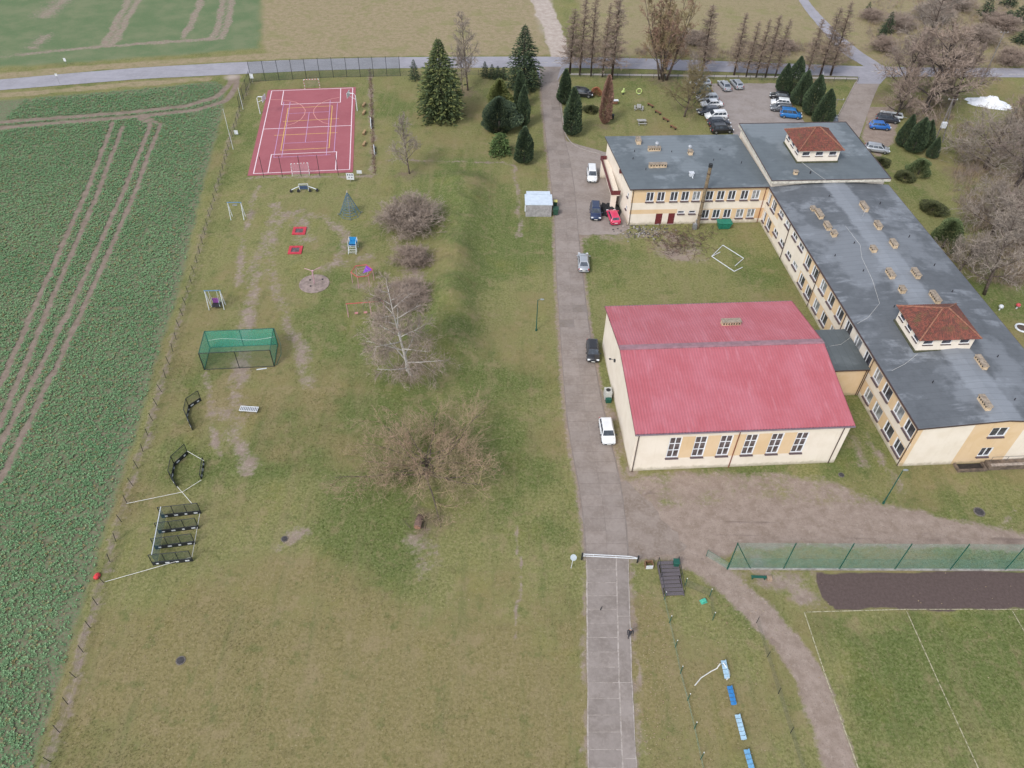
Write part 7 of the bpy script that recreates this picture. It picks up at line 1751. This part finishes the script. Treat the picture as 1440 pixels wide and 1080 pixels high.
for s_ in (-0.7, 0.7): MB().box((s_, 0, 0.06), (0.12, 1.0, 0.12)).build('foot', M_BLACKM, o)
# small football goal lying in the courtyard
o = thing('fallen_goal', 'white tubular goal frame lying on the courtyard grass', 'goal', G(1023, 365)); c = G(1023, 365)
cz = lambda x, y: G(820 + x / 5.143, 180 + y / 5.143) - c + Vector((0, 0, 0.08))
for a_, b_ in (((1010, 850), (1160, 945)), ((1160, 945), (1098, 1000)), ((1010, 850), (930, 930)), ((930, 932), (1092, 1040)), ((930, 932), (990, 900)), ((1092, 1040), (1152, 1010))): MB().tube([cz(*a_), cz(*b_)], 0.06, 6).build('tube', M_WHITEM, o)
# garden furniture
def picnic(label, base, rz):
    o = thing('picnic_table', label, 'picnic table', G(*base), rz, 'picnic tables'); M_PG = mat('grey_bench_wood', P(186, 184, 180), 0.8, 0.2, 3)
    for i in range(4): MB().box((0, -0.33 + i * 0.22, 0.75), (1.7, 0.19, 0.05)).build('plank', M_PG, o)
    for s_ in (-1, 1): MB().box((0, s_ * 0.8, 0.44), (1.7, 0.26, 0.05)).build('seat', M_PG, o); MB().tube([(s_ * 0.6, -0.85, 0), (s_ * 0.6, 0.0, 0.74)], 0.05, 5).tube([(s_ * 0.6, 0.85, 0), (s_ * 0.6, 0, 0.74)], 0.05, 5).tube([(s_ * 0.6, -0.8, 0.4), (s_ * 0.6, 0.8, 0.4)], 0.04, 5).build('trestle', M_PG, o)
picnic('upper grey picnic table on the garden lawn', (898, 154), R(84)); picnic('lower grey picnic table on the garden lawn', (902, 174), R(4))
for i, (x, y, lb) in enumerate(((914.5, 150, 'topmost brown bench in the slanting row on the garden lawn'), (925, 160, 'second brown bench in the slanting garden row'), (936, 170, 'third brown bench in the slanting garden row'), (946.5, 181, 'lowest brown bench in the slanting row near the wing'))):
    o = thing('garden_bench', lb, 'bench', G(x, y), R(-52), 'brown garden benches'); M_GB = mat('red_brown_wood', P(142, 98, 72), 0.8, 0.25, 4)
    for k in range(3): MB().box((0, -0.14 + 0.14 * k, 0.45), (1.7, 0.12, 0.05)).build('plank', M_GB, o)
    for s_ in (-0.6, 0.6): MB().box((s_, 0, 0.2), (0.1, 0.36, 0.42)).build('leg', M_PLAST, o)
o = thing('garden_table', 'white-topped table with reddish base right of the columnar beech', 'table', G(864, 146), R(3)); MB().box((0, 0, 0.78), (1.5, 0.8, 0.06)).build('table_top', M_WHITEM, o); MB().box((0, 0, 0.4), (1.2, 0.55, 0.7)).build('base', mat('red_brown_wood', P(142, 98, 72), 0.8, 0.25, 4), o)
M_LIME = mat('lime_plastic', P(206, 226, 140), 0.6, 0.1)
o = thing('lime_ring', 'pale lime ring ornament standing on the garden lawn', 'ornament', G(898, 133)); MB().tube([(0.55 * math.cos(i * 0.4488), 0, 0.75 + 0.55 * math.sin(i * 0.4488)) for i in range(15)], 0.10, 7).build('ring', M_LIME, o); MB().box((0, 0, 0.1), (0.3, 0.3, 0.2)).build('foot', M_STEEL, o)
o = thing('lime_figure', 'pale lime figure ornament left of the lime ring', 'ornament', G(876, 133), 0.5); MB().tube([(0, 0, 0.0), (0, 0, 0.4)], 0.14, 8).build('spring', M_PLAST, o); MB().blob((0, 0, 0.65), (0.5, 0.2, 0.28), 10, 6).build('body', M_LIME, o); MB().blob((0.1, 0, 1.1), (0.22, 0.16, 0.28), 8, 6).build('head', M_LIME, o)
# trailer
o = thing('trailer', 'white flat trailer beside the dark car near the junction', 'trailer', G(1252, 166), R(-12)); MB().box((0, 0, 0.55), (4.2, 1.8, 0.12)).build('bed', M_PLAST, o)
for s_ in (-1, 1): MB().box((0, s_ * 0.88, 0.78), (4.2, 0.06, 0.36)).build('side_board', M_WHITEM, o); MB().tube([(-0.3, s_ * 0.98, 0.3), (-0.3, s_ * 0.8, 0.3)], 0.3, 12).build('wheel', M_TYRE, o); MB().box((s_ * 2.1, 0, 0.78), (0.06, 1.7, 0.36)).build('end_board', M_WHITEM, o)
MB().tube([(2.1, 0, 0.5), (3.1, 0, 0.45)], 0.05, 6).build('drawbar', M_STEEL, o)
# heat pump by the gym wall
o = thing('outdoor_unit', 'grey outdoor unit with fan beside the gym side wall', 'outdoor unit', G(854, 559), BA); MB().box((0, 0, 0.75), (0.9, 1.1, 1.3)).build('casing', mat('pale_grey_casing', P(200, 200, 194), 0.6, 0.15, 3), o, bevel=0.03); MB().tube([(0, 0, 1.38), (0, 0, 1.43)], 0.3, 14).build('fan_grille', M_PLAST, o); MB().box((0, -0.75, 0.3), (0.7, 0.5, 0.6)).build('planter', M_GREENM, o)
for s_ in (-0.35, 0.35): MB().box((s_, 0, 0.05), (0.12, 1.0, 0.1)).build('foot', M_PLAST, o)

# ================================================================== path gate, steps, seats
gA, gB = G(818, 787), G(896, 791); c = (gA + gB) / 2; o = thing('barrier_gate', 'white double-bar barrier gate across the concrete path', 'gate', c, math.atan2((gB - gA).y, (gB - gA).x)); w = (gB - gA).length
for s_ in (-1, 1): MB().tube([(s_ * w / 2, 0, 0), (s_ * w / 2, 0, 1.25)], 0.09, 8).build('post', M_BLACKM, o)
for z in (0.75, 1.1): MB().tube([(-w / 2, 0, z), (w / 2 - 0.9, 0, z), (w / 2, 0, 0.85 if z > 1 else 0.75)], 0.05, 6).build('bar', M_WHITEM, o)
for x in (-0.3, 0.1): MB().tube([(x * w, 0, 0.75), (x * w, 0, 1.1)], 0.03, 5).build('strut', M_WHITEM, o)
o = thing('round_sign', 'round grey traffic sign on a leaning pole left of the barrier gate', 'sign', G(803, 799)); MB().tube([(0, 0, 0), (0.12, 0.1, 2.0)], 0.035, 6).build('pole', M_WHITEM, o); MB().tube([(0.12, 0.04, 2.0), (0.12, 0.02, 2.03)], 0.34, 18).build('disc', mat('grey_sign_back', P(176, 186, 192), 0.5, 0.1), o)
o = thing('steel_steps', 'grey metal grating steps with railings leading down beside the path', 'steps', G(943, 818), R(4)); M_GRAT = mat('metal_grating', P(112, 104, 108), 0.7, 0.25, 12)
for i in range(9): MB().box((0.12 * math.sin(i), 1.9 - 0.42 * i, 0.62 - 0.065 * i), (2.0, 0.39, 0.05)).build('tread', M_GRAT, o); 
for s_ in (-1.06, 1.06):
    MB().hexa([(s_ - 0.03, 2.1, 0.0), (s_ + 0.03, 2.1, 0.0), (s_ + 0.03, -1.75, 0), (s_ - 0.03, -1.75, 0), (s_ - 0.03, 2.1, 0.66), (s_ + 0.03, 2.1, 0.66), (s_ + 0.03, -1.75, 0.1), (s_ - 0.03, -1.75, 0.1)]).build('stringer', M_GRAT, o)
    for y, zb in ((2.0, 0.6), (0.3, 0.4), (-1.5, 0.1)): MB().tube([(s_, y, zb), (s_, y, zb + 1.0)], 0.028, 5).build('rail_post', M_BLACKM, o)
    MB().tube([(s_, 2.0, 1.6), (s_, 0.3, 1.4), (s_, -1.5, 1.1)], 0.03, 5).build('handrail', M_BLACKM, o)
o = thing('wooden_box', 'small open wooden box frame between gate and steel steps', 'box', G(912, 796), R(4))
for s_ in (-0.4, 0.4): MB().box((s_, 0, 0.3), (0.06, 0.7, 0.6)).build('side', M_WOOD, o); MB().box((0, s_ * 0.85, 0.3), (0.74, 0.06, 0.56)).build('panel', M_WOOD if s_ > 0 else M_WHITEM, o)
o = thing('teal_crate', 'small overturned teal crate on the grass near the green posts', 'crate', G(989, 846), 0.4); MB().hexa([(-0.3, -0.22, 0), (0.3, -0.22, 0), (0.3, 0.22, 0), (-0.3, 0.22, 0), (-0.24, -0.17, 0.35), (0.24, -0.17, 0.35), (0.24, 0.17, 0.35), (-0.24, 0.17, 0.35)]).build('tub', mat('teal_plastic', P(84, 186, 160), 0.5, 0.1), o, bevel=0.03); MB().box((0, 0, 0.03), (0.68, 0.52, 0.05)).build('rim', mat('teal_plastic', P(84, 186, 160), 0.5, 0.1), o)
o = thing('low_bench', 'long low green bench by the kerb of the tall net fence', 'bench', G(1066, 814), R(-1)); MB().box((0, 0, 0.4), (1.6, 0.3, 0.06)).build('seat', M_GREENM, o)
for s_ in (-0.65, 0.65): MB().box((s_, 0, 0.19), (0.08, 0.26, 0.38)).build('leg', M_GREENM, o)
MB().box((1.15, 0, 0.18), (0.5, 0.5, 0.36)).build('block', mat('sandstone_block', P(178, 152, 130), 0.9, 0.2), o)
def seat_row(label, a, b, n, m):
    A, Bq = G(*a), G(*b); c = (A + Bq) / 2; L = (Bq - A).length; o = thing('seat_row', label, 'seats', c, math.atan2((Bq - A).y, (Bq - A).x), 'plastic seat rows')
    MB().box((0, 0, 0.32), (L, 0.10, 0.06)).build('beam', M_STEEL, o)
    for s_ in (-0.4, 0.4): MB().box((s_ * L, 0, 0.15), (0.06, 0.35, 0.3)).build('leg', M_STEEL, o)
    for i in range(n):
        x = (i + 0.5) / n * L - L / 2; q = L / n * 0.44
        MB().hexa([(x - q, -0.2, 0.36), (x + q, -0.2, 0.36), (x + q, 0.2, 0.36), (x - q, 0.2, 0.36), (x - q, -0.22, 0.40), (x + q, -0.22, 0.40), (x + q, 0.22, 0.40), (x - q, 0.22, 0.40)]).hexa([(x - q, 0.17, 0.40), (x + q, 0.17, 0.40), (x + q, 0.22, 0.40), (x - q, 0.22, 0.40), (x - q, 0.2, 0.58), (x + q, 0.2, 0.58), (x + q, 0.25, 0.58), (x - q, 0.25, 0.58)]).build('seat', m, o)
    return o
M_SB, M_SP = mat('blue_seat', P(60, 136, 200), 0.5, 0.12, 3), mat('pale_blue_seat', P(176, 208, 228), 0.5, 0.12, 3)
seat_row('pale blue seat row farthest from the bottom, with white banner', (1015.5, 931), (1021, 957), 4, M_SP); seat_row('saturated blue seat row, second from the top', (1024, 967), (1030.5, 994), 5, M_SB)
seat_row('pale blue seat row, third from the top', (1035, 1007), (1044.5, 1043), 6, M_SP); seat_row('pale blue seat row cut by the bottom edge', (1047.5, 1056), (1059, 1098), 6, mat('mid_blue_seat', P(120, 176, 216), 0.5, 0.12, 3))
tape('white banner ribbon trailing from the first seat row over the grass', [(977, 964), (986, 953), (1000, 944), (1008, 940), (1013, 933)], (0.05, 0.06, 0.06, 0.15, 0.5), 'banner_ribbon', 0.05); tape('white loop of ribbon at the side of the first seat row', [(1017, 932), (1025, 943), (1026, 949), (1022, 956)], (0.5, 0.35, 0.3, 0.45), 'banner_ribbon', 0.06)
o = thing('dropped_stick', 'short dark stick lying on the concrete path', 'stick', G(845.5, 856) + Vector((0, 0, 0.06)), 1.1); MB().tube([(-0.22, 0, 0.04), (0, 0.02, 0.05), (0.22, 0, 0.04)], [0.05, 0.045, 0.03], 6).build('wood', M_BLACKM, o)
for i, (x, y, lb, m_) in enumerate(((1429, 434, 'red and white garden ornament right of the school block', M_REDM), (1405, 436, 'white garden ornament right of the school block', M_WHITEM), (1437, 462, 'round white flowerbed ring right of the school block', M_WHITEM))):
    o = thing('garden_ornament', lb, 'ornament', G(x, y))
    if i < 2: MB().tube([(0, 0, 0), (0, 0, 0.5)], 0.1, 8).build('stem', M_WHITEM, o); MB().blob((0, 0, 0.7), (0.35, 0.35, 0.28), 10, 6).build('head', m_, o); MB().blob((0.3, 0.2, 0.35), (0.25, 0.25, 0.2), 8, 6).build('side_lobe', M_WHITEM, o)
    else: MB().tube([(0.9 * math.cos(k * 0.4488), 0.9 * math.sin(k * 0.4488), 0.12) for k in range(15)], 0.14, 6).build('ring', M_WHITEM, o); MB().blob((0, 0, 0.05), (0.8, 0.8, 0.12), 12, 5).build('soil', mat('bed_soil', P(96, 82, 72), 0.95), o)

# ================================================================== person on the path
def person(base, rz):
    root = thing('person', 'person in dark jacket and trousers walking at the path edge', 'person', G(*base) + Vector((0, 0, 0.05)), rz)
    V = [(0, 0, 0.95), (0, 0.0, 1.15), (0, 0.02, 1.38), (0, 0.02, 1.50), (0, 0.04, 1.58), (0, 0.05, 1.68), (0, 0.04, 1.75),
         (0.19, 0.01, 1.42), (0.27, -0.06, 1.16), (0.28, 0.10, 0.95), (0.28, 0.15, 0.87), (-0.19, 0.01, 1.42), (-0.27, 0.08, 1.16), (-0.26, 0.20, 0.98), (-0.25, 0.25, 0.90),
         (0.10, 0, 0.90), (0.11, 0.16, 0.52), (0.11, 0.10, 0.09), (0.11, 0.26, 0.05), (-0.10, 0, 0.90), (-0.11, -0.05, 0.50), (-0.11, -0.26, 0.11), (-0.11, -0.12, 0.05)]
    E_ = [(0, 1), (1, 2), (2, 3), (3, 4), (4, 5), (5, 6), (2, 7), (7, 8), (8, 9), (9, 10), (2, 11), (11, 12), (12, 13), (13, 14), (0, 15), (15, 16), (16, 17), (17, 18), (0, 19), (19, 20), (20, 21), (21, 22)]
    rad = [0.16, 0.15, 0.17, 0.06, 0.07, 0.105, 0.07, 0.075, 0.055, 0.042, 0.035, 0.075, 0.055, 0.042, 0.035, 0.10, 0.07, 0.05, 0.035, 0.10, 0.07, 0.05, 0.035]
    for hx, w_, tip in ((0.28, 10, 1), (-0.25, 14, -1)):          # five short fingers on each hand
        b_ = Vector(V[w_])
        for k in range(5):
            V.append(tuple(b_ + Vector(((k - 2) * 0.018, 0.035 + (0.02 if k == 0 else 0), -0.03)))); V.append(tuple(b_ + Vector(((k - 2) * 0.02 * (1.6 if k == 0 else 1), 0.05, -0.07 - 0.008 * (2 - abs(k - 2)))))); n_ = len(V)
            E_ += [(w_, n_ - 2), (n_ - 2, n_ - 1)]; rad += [0.010, 0.008]
    me = bpy.data.meshes.new('body'); me.from_pydata(V, E_, []); o = link(me, 'body', root)
    o.modifiers.new('skin', 'SKIN'); sv = me.skin_vertices[0].data if me.skin_vertices else None
    if sv is None:
        bm = bmesh.new(); bm.from_mesh(me); bm.verts.layers.skin.verify(); bm.to_mesh(me); bm.free(); sv = me.skin_vertices[0].data
    for i, r_ in enumerate(rad): sv[i].radius = (r_, r_ * (0.72 if i in (0, 1, 2) else 1)); sv[i].use_root = (i == 0)
    o.modifiers.new('sub', 'SUBSURF').levels = 2; o.modifiers['sub'].render_levels = 2
    m = bpy.data.materials.new('walker'); t = NT(m); s_ = t.n('ShaderNodeSeparateXYZ'); t.l(t.tc.outputs['Object'], s_.inputs[0]); z = s_.outputs[2]
    c_ = t.mix(t.ramp(z, 0.88, 0.92), P(52, 52, 60), P(40, 42, 50)); c_ = t.mix(t.ramp(z, 1.485, 1.50), c_, P(206, 164, 140)); c_ = t.mix(t.ramp(z, 0.10, 0.12, 1, 0), c_, P(40, 36, 36))
    t.l(c_, t.bsdf.inputs['Base Color']); t.bsdf.inputs['Roughness'].default_value = 0.85; me.materials.append(m)
    MB().blob((0, 0.025, 1.73), (0.105, 0.12, 0.10), 12, 8).build('hair', mat('grey_hair', P(150, 146, 144), 0.8, 0.2, 10), root, True)
    for s2 in (-1, 1): MB().blob((s2 * 0.035, 0.145, 1.69), (0.012, 0.01, 0.01), 6, 4).build('eye', M_BLACKM, root); MB().blob((s2 * 0.105, 0.04, 1.67), (0.015, 0.025, 0.035), 6, 4).build('ear', mat('skin', P(206, 164, 140), 0.7), root)
    MB().blob((0, 0.158, 1.66), (0.015, 0.022, 0.025), 6, 4).build('nose', mat('skin', P(206, 164, 140), 0.7), root); MB().box((0, 0.145, 1.615), (0.045, 0.012, 0.010)).build('mouth', mat('lips', P(160, 100, 90), 0.7), root)
person((884.5, 896), R(180))
